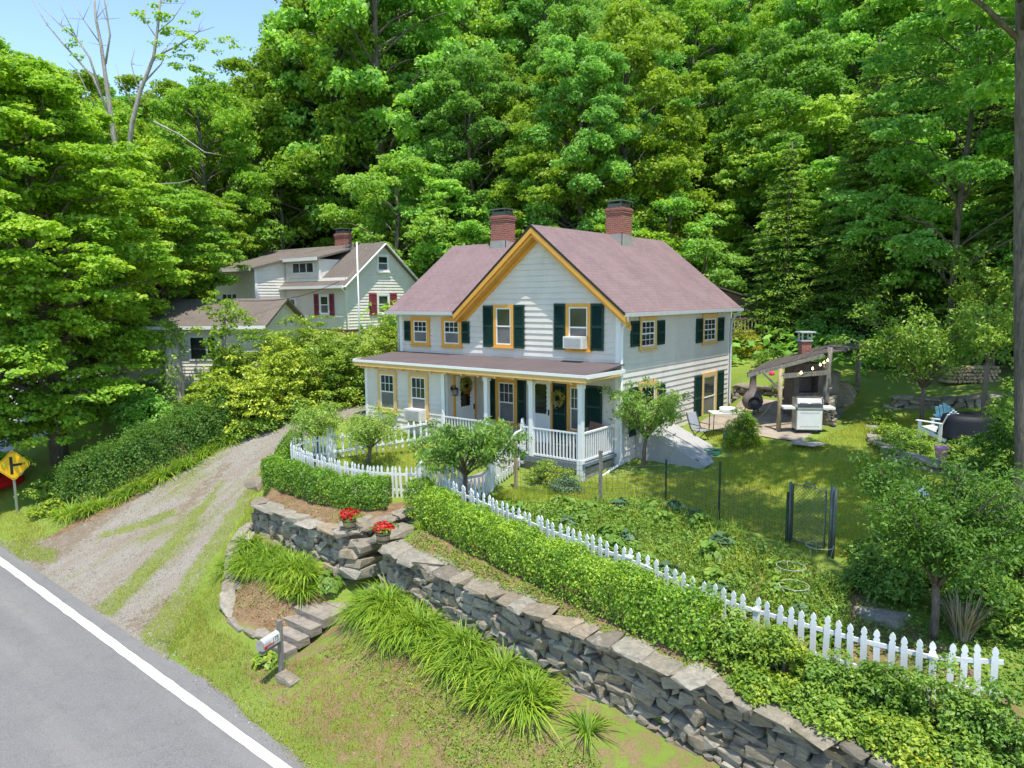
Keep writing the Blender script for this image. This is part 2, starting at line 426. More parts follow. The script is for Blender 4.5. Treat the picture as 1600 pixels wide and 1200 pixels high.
def npmesh(name, V, Fq, smooth=False):
    """quad mesh straight from numpy"""
    me = bpy.data.meshes.new(name)
    nv, nf = len(V), len(Fq); k = Fq.shape[1]
    me.vertices.add(nv); me.vertices.foreach_set('co', np.ascontiguousarray(V, np.float32).ravel())
    me.loops.add(nf * k); me.loops.foreach_set('vertex_index', np.ascontiguousarray(Fq, np.int32).ravel())
    me.polygons.add(nf); me.polygons.foreach_set('loop_start', np.arange(0, nf * k, k, dtype=np.int32))
    me.polygons.foreach_set('loop_total', np.full(nf, k, np.int32))
    if smooth: me.polygons.foreach_set('use_smooth', np.ones(nf, bool))
    me.update(calc_edges=True)
    return me
def unit(a): return a / np.maximum(np.linalg.norm(a, axis=1, keepdims=True), 1e-9)
def leafgeo(rng, P, N, size, asp=0.6, droop=0.25, jit=0.5, T=None):
    """a folded diamond leaf at every P facing N"""
    n = len(P)
    N = unit(N + rng.normal(0, jit, (n, 3)))
    T0 = rng.normal(0, 1, (n, 3)) if T is None else T + rng.normal(0, 0.35, (n, 3))
    T0[:, 2] -= droop
    T0 = unit(T0 - N * (T0 * N).sum(1, keepdims=True))
    B = np.cross(N, T0)
    l = (size * rng.uniform(0.65, 1.3, n))[:, None]; wd = l * asp
    q = np.empty((n, 4, 3))
    q[:, 0] = P - T0 * l * .5; q[:, 2] = P + T0 * l * .5 - N * l * .08
    q[:, 1] = P + B * wd * .5 + N * l * .1 - T0 * l * .08; q[:, 3] = P - B * wd * .5 + N * l * .1 - T0 * l * .08
    return q.reshape(-1, 3), np.arange(4 * n).reshape(n, 4)
def leaves_obj(name, mat, parent, parts, me_name=None):
    V = []; Fq = []; o = 0
    for v, f in parts: V.append(v); Fq.append(f + o); o += len(v)
    return link(name, npmesh(me_name or name, np.concatenate(V), np.concatenate(Fq)), mat, parent)
def sph(rng, n):
    return unit(rng.normal(0, 1, (n, 3)))
def clumps(rng, C, r, per, size, flat=0.6, up=0.9, asp=0.6, droop=0.25, fill=0.55, jit=0.5):
    """C: clump centres, r: radii.  Leaves lie on the domed upper side of every clump, normals up and out."""
    C = np.asarray(C); r = np.broadcast_to(np.asarray(r, float), (len(C),))
    idx = np.repeat(np.arange(len(C)), per); n = len(idx)
    d = sph(rng, n); lowh = d[:, 2] < -0.25
    d[lowh & (rng.random(n) < 0.7), 2] *= -1
    rr = rng.uniform(fill, 1.0, n)[:, None] * r[idx][:, None]
    off = d * rr * np.array([1, 1, flat])
    # ragged edge: push by a coarse hash so that a clump is not a ball
    ph = (C[idx] * 3.1).sum(1)
    a = np.arctan2(d[:, 1], d[:, 0])
    off[:, :2] *= (1 + 0.28 * np.sin(3 * a + ph) + 0.16 * np.sin(7 * a + 2 * ph))[:, None]
    P = C[idx] + off
    Nn = d * np.array([0.6, 0.6, 0.5]) + np.array([0, 0, up])
    return leafgeo(rng, P, Nn, size, asp, droop, jit)
# ------------------------------------------------------------------ terrain
def zroad(x): return -3.05 - 0.045 * np.clip(x, -60, 30)
def rbf(P):
    P = np.array(P, float); X = P[:, :2] / 20; n = len(P)
    A = np.linalg.norm(X[:, None] - X[None], axis=2)
    Q = np.c_[np.ones(n), X]
    Mx = np.zeros((n + 3, n + 3)); Mx[:n, :n] = A; Mx[:n, n:] = Q; Mx[n:, :n] = Q.T
    c = np.linalg.solve(Mx, np.r_[P[:, 2], 0, 0, 0])
    def f(x, y):
        out = np.empty(x.shape); xf, yf = x.ravel() / 20, y.ravel() / 20; o = out.ravel()
        for i in range(0, len(xf), 20000):
            q = np.c_[xf[i:i + 20000], yf[i:i + 20000]]
            o[i:i + 20000] = np.linalg.norm(q[:, None] - X[None], axis=2) @ c[:n] + c[n] + q @ c[n + 1:]
        return o.reshape(x.shape)
    return f
def G(px, py, z): p = gp(px, py, z); return (p.x, p.y, z)
def Dc(X, Y, z):
    p = Vector((CP.x, CP.y, 0)) + EX * X + EY * Y; return (p.x, p.y, z)
far = [Dc(-34, 30, -1.2), Dc(-30, 36, 0.6), Dc(-45, 45, 2), Dc(-25, 44, 3.2), Dc(-12, 46, 5.2), Dc(0, 46, 6), Dc(10, 44, 4.8), Dc(20, 42, 5), Dc(32, 38, 5), Dc(30, 25, 2.5),
       Dc(-60, 72, 6), Dc(-30, 72, 9), Dc(-12, 72, 14), Dc(0, 72, 18), Dc(20, 70, 19), Dc(42, 66, 18), Dc(-90, 110, 10), Dc(-45, 110, 16), Dc(-15, 110, 26), Dc(15, 110, 34), Dc(50, 110, 34),
       Dc(90, 90, 30), Dc(-200, 200, 16), Dc(0, 260, 60), Dc(200, 200, 50), Dc(150, 0, 5), Dc(-150, 0, -1), Dc(-120, 80, 4)]
left = [(-20.3, -9.3, -0.85), (-24, -8, -0.35), (-30, -9, -0.6), (-22.5, -6.5, 0.3), (-20.3, -3.6, 1.5), (-17.5, -5.5, 0.9), (-26, -4, 1.0), (-18.65, 3.5, 3.6), (-24, 1.5, 3.3), (-28, 2, 3.0), (-14.5, -4.1, 0.5), (-12.8, -0.2, 0.95),
        (-13, 5, 1.8), (-14, 1, 1.2), (-10.5, 5, 1.4), (-10.6, 0, 1.0), (-10.4, -3.5, 0.8), G(450, 655, 0.75), G(375, 680, 0.25), G(455, 692, 0.3), (-9.4, -5.9, 0.2)]
near = [G(560, 632, 1.0), (0, 9.2, 0.75), (-5, 9.5, 1.3), (-9, 9, 1.7)]
low = far + left + near + [(x, -12.6, float(zroad(x))) for x in (-40, -30, -24, -20, -16, -12, -8, -4, 0, 4, 8, 12, 20, 30)] + [
    (x, -22., float(zroad(x))) for x in (-40, -20, 0, 20)] + [
    G(440, 1048, -2.78), G(560, 1150, -2.7), G(700, 1150, -2.45), G(900, 1180, -2.25), G(430, 905, -1.6), G(480, 890, -1.45), G(400, 960, -2.15), G(450, 925, -1.95),
    G(300, 745, -0.75), G(250, 800, -1.5), G(380, 830, -1.45), G(410, 745, -0.5), G(290, 990, -2.72), (-15, -11.5, -2.25), (-18.7, -11.4, -2.0), (-17, -9.5, -1.5),
    (-5, -9.3, -1.5), (-6.6, -9.2, -1.3), (-3.2, -9.2, -1.65), (-2.1, -9.3, -2.1), (-2.1, -8.2, -1.75), (-2.3, -7.4, -1.3), (-2.6, -10.0, -2.38), (-2.6, -11.1, -2.76), (-2.4, -10.5, -2.6), (-0.9, -9.5, -1.6), (0.7, -9.6, -1.75), (3, -9.9, -1.95), (5.3, -10.1, -2.05), (8.3, -10.3, -2.2),
    (11, -10.5, -2.3), (15, -10.5, -2.5), (-1.3, -10.6, -2.35), (0.5, -10.8, -2.3), (3, -11, -2.45), (6, -11.3, -2.6), (-7.2, -9.9, -1.75), (-6.3, -10.8, -2.3)]
upp = far + left + near + [(0, 0, -0.02), (0, -2, -0.2), (-6, -2, 0.15), (-9, -2.2, 0.7), (-10.1, -2.0, 0.85), (-7.7, -5.7, 0.22), (-8.6, -6.6, 0.05), (-7.6, -8.1, -0.3), (-7.1, -8.6, -0.45), (-5, -8.6, -0.5), (-3.2, -8.6, -0.55),
    (-5.5, -7, -0.15), (-3.5, -6.4, -0.2), (-2.2, -6.0, -0.25), (-1.9, -6.45, -0.27), (-2.6, -4.5, -0.15), (-1.2, -7.2, -0.42), (-1.3, -8.8, -0.6), (1, -9, -0.66), (4.9, -9.3, -0.8), (8.3, -9.6, -0.92), (12, -9.7, -1.05), (4.9, -8, -0.52), (9.1, -8.2, -0.78), (11.2, -7.9, -0.9),
    (0.4, -1, -0.1), (1.4, -3.5, -0.22), (2.5, 0.7, -0.02), (4.9, 2.5, 0.4), (6.8, -4.4, -0.1), (4.8, -3.4, -0.1), (4, -6, -0.35), (0.5, 3.0, 0.25), (1.2, 4.2, 0.6), (0.5, 6, 0.85), (2.7, 4.7, 0.85), (4.6, 4.0, 0.82), (4.8, 7.5, 0.9), (0.4, 8.7, 0.95), (3.5, 9.2, 0.95),
    (0.3, 9.7, 1.8), (3.5, 10.2, 1.8), (-1.2, 15.3, 2.6), (-3.3, 20, 3.4), (2, 14, 2.4), (6.3, 4.8, 0.8), (7.3, 2.9, 0.6), (8.4, 1.7, 0.5), (8.9, 2.4, 0.85), (8.4, 6.5, 1.1), (9.1, 6.6, 1.1), (7.6, 7.7, 1.15), (8.3, 12.2, 2.0), (10.6, 1.4, 0.3), (9.9, -6.5, -0.55), (10, -3, -0.15), (14, -5, -0.4), (14, 5, 1.2), (20, -8, -0.8), (20, 8, 2.0), (20, -9.7, -1.2)]
hL, hU = rbf(low), rbf(upp)
UPOLY = [(40, -9.8), (12, -9.75), (8.3, -9.62), (4.9, -9.33), (1.0, -9.05), (-1.55, -8.85), (-1.7, -8.0), (-2.0, -7.2), (-2.45, -7.1), (-2.75, -8.2), (-2.75, -8.9), (-4.5, -8.95), (-7.25, -8.75), (-7.75, -8.1), (-8.7, -7.1), (-9.5, -6.1), (-10.6, -3), (-10.7, 2), (-11, 6), (-14, 60), (40, 60)]
def sdf(x, y, poly):
    """signed distance, positive inside"""
    p = np.array(poly, float); q = np.roll(p, -1, axis=0)
    d = np.full(x.shape, 1e9); ins = np.zeros(x.shape, bool)
    for (ax, ay), (bx, by) in zip(p, q):
        ex, ey = bx - ax, by - ay
        t = np.clip(((x - ax) * ex + (y - ay) * ey) / (ex * ex + ey * ey), 0, 1)
        d = np.minimum(d, np.hypot(x - ax - t * ex, y - ay - t * ey))
        c = ((ay > y) != (by > y)) & (x < (bx - ax) * (y - ay) / (by - ay + 1e-12) + ax)
        ins ^= c
    return np.where(ins, d, -d)
def sstep(v, a, b): t = np.clip((v - a) / (b - a), 0, 1); return t * t * (3 - 2 * t)
def edge_y(x):   # the ragged right hand edge of the road
    return np.interp(x, [-60, -20, -15.6, -13.1, -10.9, -7, -3.7, -.95, .95, 3, 30], [-12.4, -12.85, -12.89, -12.8, -12.73, -12.68, -12.78, -12.92, -13.08, -13.13, -13.2])
def axis(a, b, step, far_):
    mid = np.arange(a, b + 1e-6, step); out = [mid]
    g = []; p, s = b, step
    while p < far_: s *= 1.22; p += s; g.append(p)
    h = []; p, s = a, step
    while p > -far_: s *= 1.22; p -= s; h.append(p)
    return np.concatenate([np.array(h[::-1]), mid, np.array(g)])
AX, AY = axis(-32, 18, 0.18, 420), axis(-15.5, 16, 0.18, 420)
gx, gy = np.meshgrid(AX, AY)
s_in = sdf(gx, gy, UPOLY)
zz = hL(gx, gy) * (1 - sstep(s_in, -0.06, 0.1)) + hU(gx, gy) * sstep(s_in, -0.06, 0.1)
rk = sstep(gy - edge_y(gx), -0.05, 0.5)
zz = np.where(gy < 4, zroad(gx) * (1 - rk) + zz * rk, zz)
zz = np.where(gy < edge_y(gx), zroad(gx) - 0.03, zz)
_r = np.random.default_rng(5)
zz += np.where((rk > 0.9), 1, 0) * _r.normal(0, 0.012, zz.shape)
def H(x, y):
    i = int(np.clip(np.searchsorted(AX, x) - 1, 0, len(AX) - 2)); j = int(np.clip(np.searchsorted(AY, y) - 1, 0, len(AY) - 2))
    u = (x - AX[i]) / (AX[i + 1] - AX[i]); v = (y - AY[j]) / (AY[j + 1] - AY[j])
    return float(zz[j, i] * (1 - u) * (1 - v) + zz[j, i + 1] * u * (1 - v) + zz[j + 1, i] * (1 - u) * v + zz[j + 1, i + 1] * u * v)
def Hn(x, y):
    i = np.clip(np.searchsorted(AX, x) - 1, 0, len(AX) - 2); j = np.clip(np.searchsorted(AY, y) - 1, 0, len(AY) - 2)
    u = (x - AX[i]) / (AX[i + 1] - AX[i]); v = (y - AY[j]) / (AY[j + 1] - AY[j])
    return zz[j, i] * (1 - u) * (1 - v) + zz[j, i + 1] * u * (1 - v) + zz[j + 1, i] * (1 - u) * v + zz[j + 1, i + 1] * u * v
# what the ground is made of, point by point: R grass, G bare soil or mulch, B leaf litter
POLY = lambda pts, z: [gp(x, y, z)[:2] for x, y in pts]
mulch1 = [(-7.4, -8.9), (-2.7, -9), (-2.4, -7), (-2.9, -6.2), (-3.4, -7), (-4.3, -7.6), (-6.5, -7.3), (-8.5, -7)]
bank = [(-3.2, -12.2), (-2, -9), (12, -9.9), (16, -14), (2, -13)]
dirtL = POLY([(0, 830), (60, 825), (250, 770), (330, 740), (345, 760), (200, 850), (110, 905), (0, 870)], -1.9)
wedge = [(-7.2, -9.0), (-2.9, -9.3), (-2.3, -11.0), (-4.5, -11.6), (-6.9, -10.0)]
gardenp = [(-1.8, -6.2), (0.6, -4.2), (1.4, -3.6), (2.9, -2.5), (4.8, -3.5), (6.7, -4.5), (8.5, -5.2), (12, -7.7), (9, -8), (5, -7.8), (-1.7, -6.4)]
strip = [(-1.3, -8.7), (-1.7, -6.7), (5, -8.1), (12, -8.3), (16, -9.7), (8, -9.5), (1, -8.95)]
woodm = sstep(gy - 0.25 * gx, 8, 14) * sstep(np.hypot(gx + 1, gy - 13), 4, 8)
grass = np.ones_like(gx); soil = np.zeros_like(gx)
for pl, v in ((mulch1, 1.0), (bank, 0.48), (dirtL, 0.85), (wedge, 0.75), (gardenp, 0.6), (strip, 0.6)):
    soil = np.maximum(soil, v * sstep(sdf(gx, gy, pl), -0.25, 0.25))
ny_, nx_ = gx.shape
Vg = np.stack([gx.ravel(), gy.ravel(), zz.ravel()], 1)
ii = (np.arange(ny_ - 1)[:, None] * nx_ + np.arange(nx_ - 1)[None]).ravel()
me = npmesh('ground', Vg, np.stack([ii, ii + 1, ii + nx_ + 1, ii + nx_], 1), True)
ca = me.color_attributes.new('cover', 'FLOAT_COLOR', 'POINT')
ca.data.foreach_set('color', np.stack([grass, soil, woodm, np.ones_like(gx)], -1).ravel().astype(np.float32))
def groundmat():
    m, nt, b = newmat('grassy ground')
    at = node(nt, 'ShaderNodeVertexColor', layer_name='cover')
    sp = nt.nodes.new('ShaderNodeSeparateColor'); nt.links.new(at.outputs[0], sp.inputs[0])
    v = coord(nt)
    f1 = noise(nt, 0.35, 6, 0.7, v); f2 = noise(nt, 3.5, 8, 0.75, v); f3 = noise(nt, 28, 4, 0.7, v)
    gcol = ramp(nt, f1, [(0.3, (0.13, 0.21, 0.035)), (0.55, (0.21, 0.29, 0.05)), (0.75, (0.31, 0.32, 0.08))])
    gcol = mixc(nt, ramp(nt, f3, [(0.35, (0, 0, 0)), (0.75, (0.8, 0.8, 0.8))]), gcol, (0.22, 0.26, 0.05))
    gcol = mixc(nt, ramp(nt, f2, [(0.62, (0, 0, 0)), (0.74, (0.7, 0.7, 0.7))]), gcol, (0.24, 0.17, 0.085))
    scol = ramp(nt, f2, [(0.3, (0.15, 0.088, 0.045)), (0.5, (0.26, 0.165, 0.09)), (0.7, (0.34, 0.25, 0.15))])
    scol = mixc(nt, ramp(nt, f3, [(0.45, (0, 0, 0)), (0.7, (0.6, 0.6, 0.6))]), scol, (0.12, 0.07, 0.04))
    a = node(nt, 'ShaderNodeMath', operation='ADD'); nt.links.new(sp.outputs[1], a.inputs[0])
    mu = node(nt, 'ShaderNodeMath', operation='MULTIPLY_ADD'); nt.links.new(f2, mu.inputs[0]); mu.inputs[1].default_value = 1.4; mu.inputs[2].default_value = -0.7
    nt.links.new(mu.outputs[0], a.inputs[1])
    col = mixc(nt, ramp(nt, a.outputs[0], [(0.38, (0, 0, 0)), (0.6, (1, 1, 1))]), gcol, scol)
    lit = ramp(nt, f2, [(0.3, (0.05, 0.045, 0.02)), (0.55, (0.1, 0.09, 0.04)), (0.75, (0.17, 0.12, 0.07))])
    col = mixc(nt, sp.outputs[2], col, lit)
    nt.links.new(col, b.inputs['Base Color']); b.inputs['Roughness'].default_value = 1.0
    b.inputs['Specular IOR Level'].default_value = 0.1
    bump(nt, f3, b, 0.8, 0.05)
    return m
tag(link('ground', me, groundmat()), kind='structure')
# ------------------------------------------------------------------ road, edge line, driveway
def asphalt():
    m, nt, b = newmat('old asphalt'); v = coord(nt)
    f = noise(nt, 55, 4, 0.8, v); mp = node(nt, 'ShaderNodeMapping'); mp.inputs['Scale'].default_value = (0.12, 1.1, 1)
    nt.links.new(v, mp.inputs[0]); f2 = noise(nt, 1.1, 5, 0.6, mp.outputs[0]); f3 = noise(nt, 1.6, 8, 0.75, v)
    col = ramp(nt, f, [(0.32, (0.088, 0.086, 0.083)), (0.68, (0.27, 0.262, 0.25))])
    col = mixc(nt, ramp(nt, f2, [(0.45, (0, 0, 0)), (0.7, (0.45, 0.45, 0.45))]), col, (0.26, 0.235, 0.215))
    col = mixc(nt, ramp(nt, f3, [(0.5, (0, 0, 0)), (0.72, (0.3, 0.3, 0.3))]), col, (0.10, 0.098, 0.095))
    vo = node(nt, 'ShaderNodeTexVoronoi', Scale=0.45, feature='DISTANCE_TO_EDGE'); nd_ = noise(nt, 1.5, 5, 0.7, v); wv_ = node(nt, 'ShaderNodeVectorMath', operation='ADD'); nt.links.new(v, wv_.inputs[0]); nt.links.new(nd_, wv_.inputs[1]); nt.links.new(wv_.outputs[0], vo.inputs['Vector'])
    col = mixc(nt, ramp(nt, vo.outputs['Distance'], [(0.0, (0.22, 0.22, 0.22)), (0.008, (0, 0, 0))]), col, (0.055, 0.055, 0.055))
    nt.links.new(col, b.inputs['Base Color']); b.inputs['Roughness'].default_value = 0.9; b.inputs['Specular IOR Level'].default_value = 0.25
    bump(nt, f, b, 0.5, 0.012)
    return m
xs = np.concatenate([[-120, -80], np.arange(-60, 30.1, 0.35), [60, 100]])
rr = np.random.default_rng(2)
def sheet(name, y0, y1, dz, mat, cols=12):
    t = np.linspace(0, 1, cols)
    Y = y0[None] * (1 - t[:, None]) + y1[None] * t[:, None]; X = np.repeat(xs[None], cols, 0)
    V = np.stack([X.ravel(), Y.ravel(), (zroad(X) + dz).ravel()], 1)
    n = len(xs); q = (np.arange(cols - 1)[:, None] * n + np.arange(n - 1)[None]).ravel()
    return tag(link(name, npmesh(name, V, np.stack([q, q + 1, q + n + 1, q + n], 1)), mat), kind='structure')
ey = edge_y(xs) + 0.03 + rr.normal(0, 0.035, len(xs)) + 0.05 * np.sin(xs * 1.7)
sheet('road', np.full(len(xs), -21.0), ey, 0.0, asphalt())
ly = np.full(len(xs), -13.365)
def linemat():
    m, nt, b = newmat('worn white road paint'); v = coord(nt)
    f = noise(nt, 9, 8, 0.8, v)
    nt.links.new(ramp(nt, f, [(0.36, (0.26, 0.26, 0.26)), (0.45, (0.72, 0.715, 0.69)), (0.7, (0.8, 0.79, 0.77))]), b.inputs['Base Color'])
    b.inputs['Roughness'].default_value = 0.75
    return m
sheet('road_edge_line', ly - 0.11 + rr.normal(0, 0.006, len(xs)), ly + 0.11 + rr.normal(0, 0.006, len(xs)), 0.005, linemat(), 2)
def drivemat():
    m, nt, b = newmat('gravel driveway'); v = coord(nt)
    mp = node(nt, 'ShaderNodeMapping'); mp.inputs['Scale'].default_value = (1.0, 0.3, 0.3); mp.inputs['Rotation'].default_value = (0, 0, R(-20))
    nt.links.new(v, mp.inputs[0])
    f = noise(nt, 45, 4, 0.75, v); f2 = noise(nt, 1.5, 8, 0.7, mp.outputs[0]); f3 = noise(nt, 6, 8, 0.8, v); f4 = noise(nt, 0.8, 6, 0.7, mp.outputs[0])
    col = ramp(nt, f, [(0.28, (0.15, 0.132, 0.108)), (0.5, (0.285, 0.255, 0.212)), (0.72, (0.47, 0.43, 0.37))])
    col = mixc(nt, ramp(nt, f2, [(0.45, (0, 0, 0)), (0.68, (0.7, 0.7, 0.7))]), col, (0.24, 0.185, 0.13))
    col = mixc(nt, ramp(nt, f3, [(0.52, (0, 0, 0)), (0.7, (0.55, 0.55, 0.55))]), col, (0.21, 0.185, 0.16))
    col = mixc(nt, ramp(nt, f4, [(0.53, (0, 0, 0)), (0.66, (0.8, 0.8, 0.8))]), col, (0.19, 0.21, 0.05))
    at = node(nt, 'ShaderNodeVertexColor', layer_name='cover'); sp = nt.nodes.new('ShaderNodeSeparateColor'); nt.links.new(at.outputs[0], sp.inputs[0])
    f5 = noise(nt, 4.0, 8, 0.8, v)
    for ch, c1, c2 in ((1, (0.16, 0.115, 0.075), (0.27, 0.215, 0.15)), (0, (0.13, 0.17, 0.03), (0.25, 0.28, 0.07))):
        mu = node(nt, 'ShaderNodeMath', operation='MULTIPLY_ADD'); nt.links.new(f5, mu.inputs[0]); mu.inputs[1].default_value = 2.0; mu.inputs[2].default_value = -1.0
        ad = node(nt, 'ShaderNodeMath', operation='ADD'); nt.links.new(sp.outputs[ch], ad.inputs[0]); nt.links.new(mu.outputs[0], ad.inputs[1])
        col = mixc(nt, ramp(nt, ad.outputs[0], [(0.42, (0, 0, 0)), (0.62, (0.9, 0.9, 0.9))]), col, ramp(nt, f, [(0.3, c1), (0.7, c2)]))
    nt.links.new(col, b.inputs['Base Color']); b.inputs['Roughness'].default_value = 1.0; b.inputs['Specular IOR Level'].default_value = 0.1
    bump(nt, f, b, 0.9, 0.03)
    return m
dl = np.array([(-16.2, -13.0), (-14.9, -11.9), (-14.3, -9.8), (-13.7, -7.6), (-13.6, -5.4), (-12.9, -3.8), (-12.4, -1), (-12.8, 3), (-13.4, 8)])
dr = np.array([(-4.7, -12.85), (-6.0, -11.7), (-7.4, -10.1), (-8.6, -8.4), (-10.0, -6.3), (-10.5, -4.5), (-10.4, -1), (-10.5, 3), (-10.6, 8)])
def resample(p, n):
    d = np.r_[0, np.cumsum(np.hypot(*np.diff(p, axis=0).T))]; t = np.linspace(0, d[-1], n)
    return np.c_[np.interp(t, d, p[:, 0]), np.interp(t, d, p[:, 1])]
def smooth(p, k=3):
    p = resample(np.array(p, float), 80)
    for _ in range(k): p[1:-1] = (p[:-2] + 2 * p[1:-1] + p[2:]) / 4
    return p
def strip_sheet(name, pl, pr, n, cols, dz, mat, rough=0.06):
    A, B = resample(smooth(pl), n), resample(smooth(pr), n)
    sm_ = lambda e: np.stack([np.convolve(np.pad(e[:, k], 2, 'edge'), np.ones(5) / 2.4, 'valid') for k in range(2)], 1)
    A = A + sm_(rr.normal(0, rough, A.shape)); B = B + sm_(rr.normal(0, rough, B.shape))
    t = np.linspace(0, 1, cols)[None, :, None]
    P = A[:, None] * (1 - t) + B[:, None] * t
    X, Y = P[..., 0].ravel(), P[..., 1].ravel(); ed_ = np.minimum(np.arange(cols), np.arange(cols)[::-1]); Z = Hn(X, Y) + np.tile(np.where(ed_ == 0, -.04, np.where(ed_ == 1, dz * .4, dz)), n)
    Z = np.where(Y < edge_y(X) + .02, zroad(X) + 0.003, Z)
    q = (np.arange(n - 1)[:, None] * cols + np.arange(cols - 1)[None]).ravel()
    return tag(link(name, npmesh(name, np.c_[X, Y, Z], np.stack([q, q + 1, q + cols + 1, q + cols], 1), True), mat), kind='structure')
drv = strip_sheet('driveway', dl, dr, 150, 60, 0.03, drivemat())
DSTR = [[(-4.6, -12.9), (-6.3, -12.9), (-7.6, -11.0), (-9.1, -8.9), (-10.2, -7.2), (-10.6, -6.0), (-9.6, -6.3), (-8.2, -8.3), (-7.0, -9.9), (-5.6, -11.6)],
        [(-7.6, -12.9), (-8.6, -11.2), (-9.9, -9.2), (-11.2, -7.3), (-11.5, -7.5), (-10.6, -9.2), (-9.5, -11.2), (-8.7, -12.9)],
        [(-16.5, -13), (-13.6, -12.95), (-12.4, -12.4), (-13.2, -12.0), (-15.5, -12.2)], [(-12.6, -11.2), (-11.4, -9.9), (-11.0, -9.0), (-11.6, -8.9), (-12.3, -9.9), (-13.1, -10.9)],
        [(-13.9, -8.2), (-13.2, -6.6), (-13.0, -5.0), (-13.6, -5.0)], [(-12.9, -4.2), (-12.2, -3.4), (-12.1, 1), (-13, 3)]]
_v = np.empty(len(drv.data.vertices) * 3); drv.data.vertices.foreach_get('co', _v); _v = _v.reshape(-1, 3)
gm = np.zeros(len(_v)); dm = np.zeros(len(_v))
for pl in DSTR: gm = np.maximum(gm, .72 * sstep(sdf(_v[:, 0], _v[:, 1], pl), -.22, .25))
for pl in ([(-16.5, -13), (-12, -13), (-13.2, -10.8), (-14, -8), (-14.6, -9.8)], [(-5, -12.9), (-7.5, -12.9), (-7.3, -11), (-6.2, -11.4)], [(-10.5, -9.5), (-11.8, -6.5), (-12.6, -6.6), (-11.6, -9.5)]): dm = np.maximum(dm, .62 * sstep(sdf(_v[:, 0], _v[:, 1], pl), -.4, .4))
drv.data.color_attributes.new('cover', 'FLOAT_COLOR', 'POINT').data.foreach_set('color', np.stack([gm, dm, gm * 0, gm * 0 + 1], 1).ravel().astype(np.float32))
def paver():
    m, nt, b = newmat('worn paving'); v = coord(nt)
    f = noise(nt, 2.2, 8, 0.75, v)
    nt.links.new(ramp(nt, f, [(0.3, (0.2, 0.165, 0.125)), (0.55, (0.34, 0.28, 0.21)), (0.75, (0.42, 0.36, 0.29))]), b.inputs['Base Color'])
    b.inputs['Roughness'].default_value = 0.95; bump(nt, f, b, 0.5, 0.03)
    return m
PAVE = paver()
def pale():
    m, nt, b = newmat('pale side road'); v = coord(nt)
    f = noise(nt, 3, 6, 0.7, v)
    nt.links.new(ramp(nt, f, [(0.3, (0.36, 0.36, 0.37)), (0.7, (0.48, 0.48, 0.49))]), b.inputs['Base Color']); b.inputs['Roughness'].default_value = 0.9
    return m
strip_sheet('side_road', [(-24.5, -12.2), (-24.3, -9), (-24.5, -6.5), (-27.5, -4.0), (-40, 0)], [(-40, -11.6), (-40, -9), (-42, -7.5), (-44, -6), (-52, -3)], 60, 30, 0.04, pale(), 0.02)
strip_sheet('patio', [(0.3, 4.6), (0.4, 9.0)], [(4.9, 3.55), (4.95, 9.0)], 40, 20, 0.035, PAVE, 0.04)
strip_sheet('garden_path', [(-2.45, -7.3), (-2.75, -6.2), (-3.2, -4.6), (-3.3, -3.2)], [(-1.8, -7.3), (-2.0, -6.2), (-2.2, -4.6), (-2.4, -3.2)], 40, 10, 0.03, PAVE, 0.03)
# ------------------------------------------------------------------ building helpers
def clap(mb, fl, fr, z0, z1, e=0.205, d=0.034):
    """lapped boards between the edges fl(z) and fr(z), local frame of mb"""
    n = max(1, round((z1 - z0) / e)); e = (z1 - z0) / n
    for i in range(n):
        a, b = z0 + i * e, z0 + (i + 1) * e
        xa, xb, ya, yb = fl(a), fr(a), fl(b), fr(b)
        if xb - xa < 0.05 and yb - ya < 0.05: continue
        mb.add([(xa, -d, a), (xb, -d, a), (yb, -0.004, b), (ya, -0.004, b), (xa, 0.01, a), (xb, 0.01, a)],
               [(0, 1, 2, 3), (4, 5, 1, 0)])
def cl(v): return lambda z: v
def window(par, fr, x0, x1, z0, z1, casing='yellow', cw=0.12, muntin=(3, 2), low=True, sill=True, proud=0.085, head=0.0, deep=0.0):
    """window with casing, two sashes, panes; local frame fr (x along wall, y inward)"""
    m = MB(fr)
    m.box(x0, x0 + cw, -proud, 0, z0, z1); m.box(x1 - cw, x1, -proud, 0, z0, z1)
    m.box(x0 + cw, x1 - cw, -proud, 0, z1 - cw, z1)
    m.box(x0 + cw, x1 - cw, -proud, 0, z0, z0 + cw * .75)
    if head: m.box(x0 - .03, x1 + .03, -proud - head, 0, z1 + .002, z1 + .05)
    if sill: m.box(x0 - .03, x1 + .03, -proud - .05, 0, z0 - .045, z0 - .002)
    win = m.build('window', M[casing], par)
    a, b, c, d = x0 + cw, x1 - cw, z0 + cw * .75, z1 - cw
    mid = (c + d) / 2
    s = MB(fr); t = 0.045
    for (l, h, y) in ((mid - .02, d, -.071), (c, mid + .02, -.063)):
        s.box(a, a + t, y, -.004, l, h); s.box(b - t, b, y, -.004, l, h)
        s.box(a + t, b - t, y, -.004, h - t, h); s.box(a + t, b - t, y, -.004, l, l + t)
    nx, nz = muntin
    for (l, h, use) in ((mid + .02, d - t, True), (c + t, mid - .02, low)):
        if not use: continue
        for i in range(1, nx): x = a + t + (b - a - 2 * t) * i / nx; s.box(x - .009, x + .009, -.059, -.04, l, h)
        for i in range(1, nz): z = l + (h - l) * i / nz; s.box(a + t, b - t, -.0585, -.04, z - .009, z + .009)
    s.build('sash', M['trim'], win)
    MB(fr).box(a + .01, b - .01, -.05, -.04, mid, d - .01).build('pane', M['glass'], win)
    MB(fr).box(a + .01, b - .01, -.0495, -.04, c + .01, mid).build('pane', M['glass' if low else 'screen'], win)
    return win
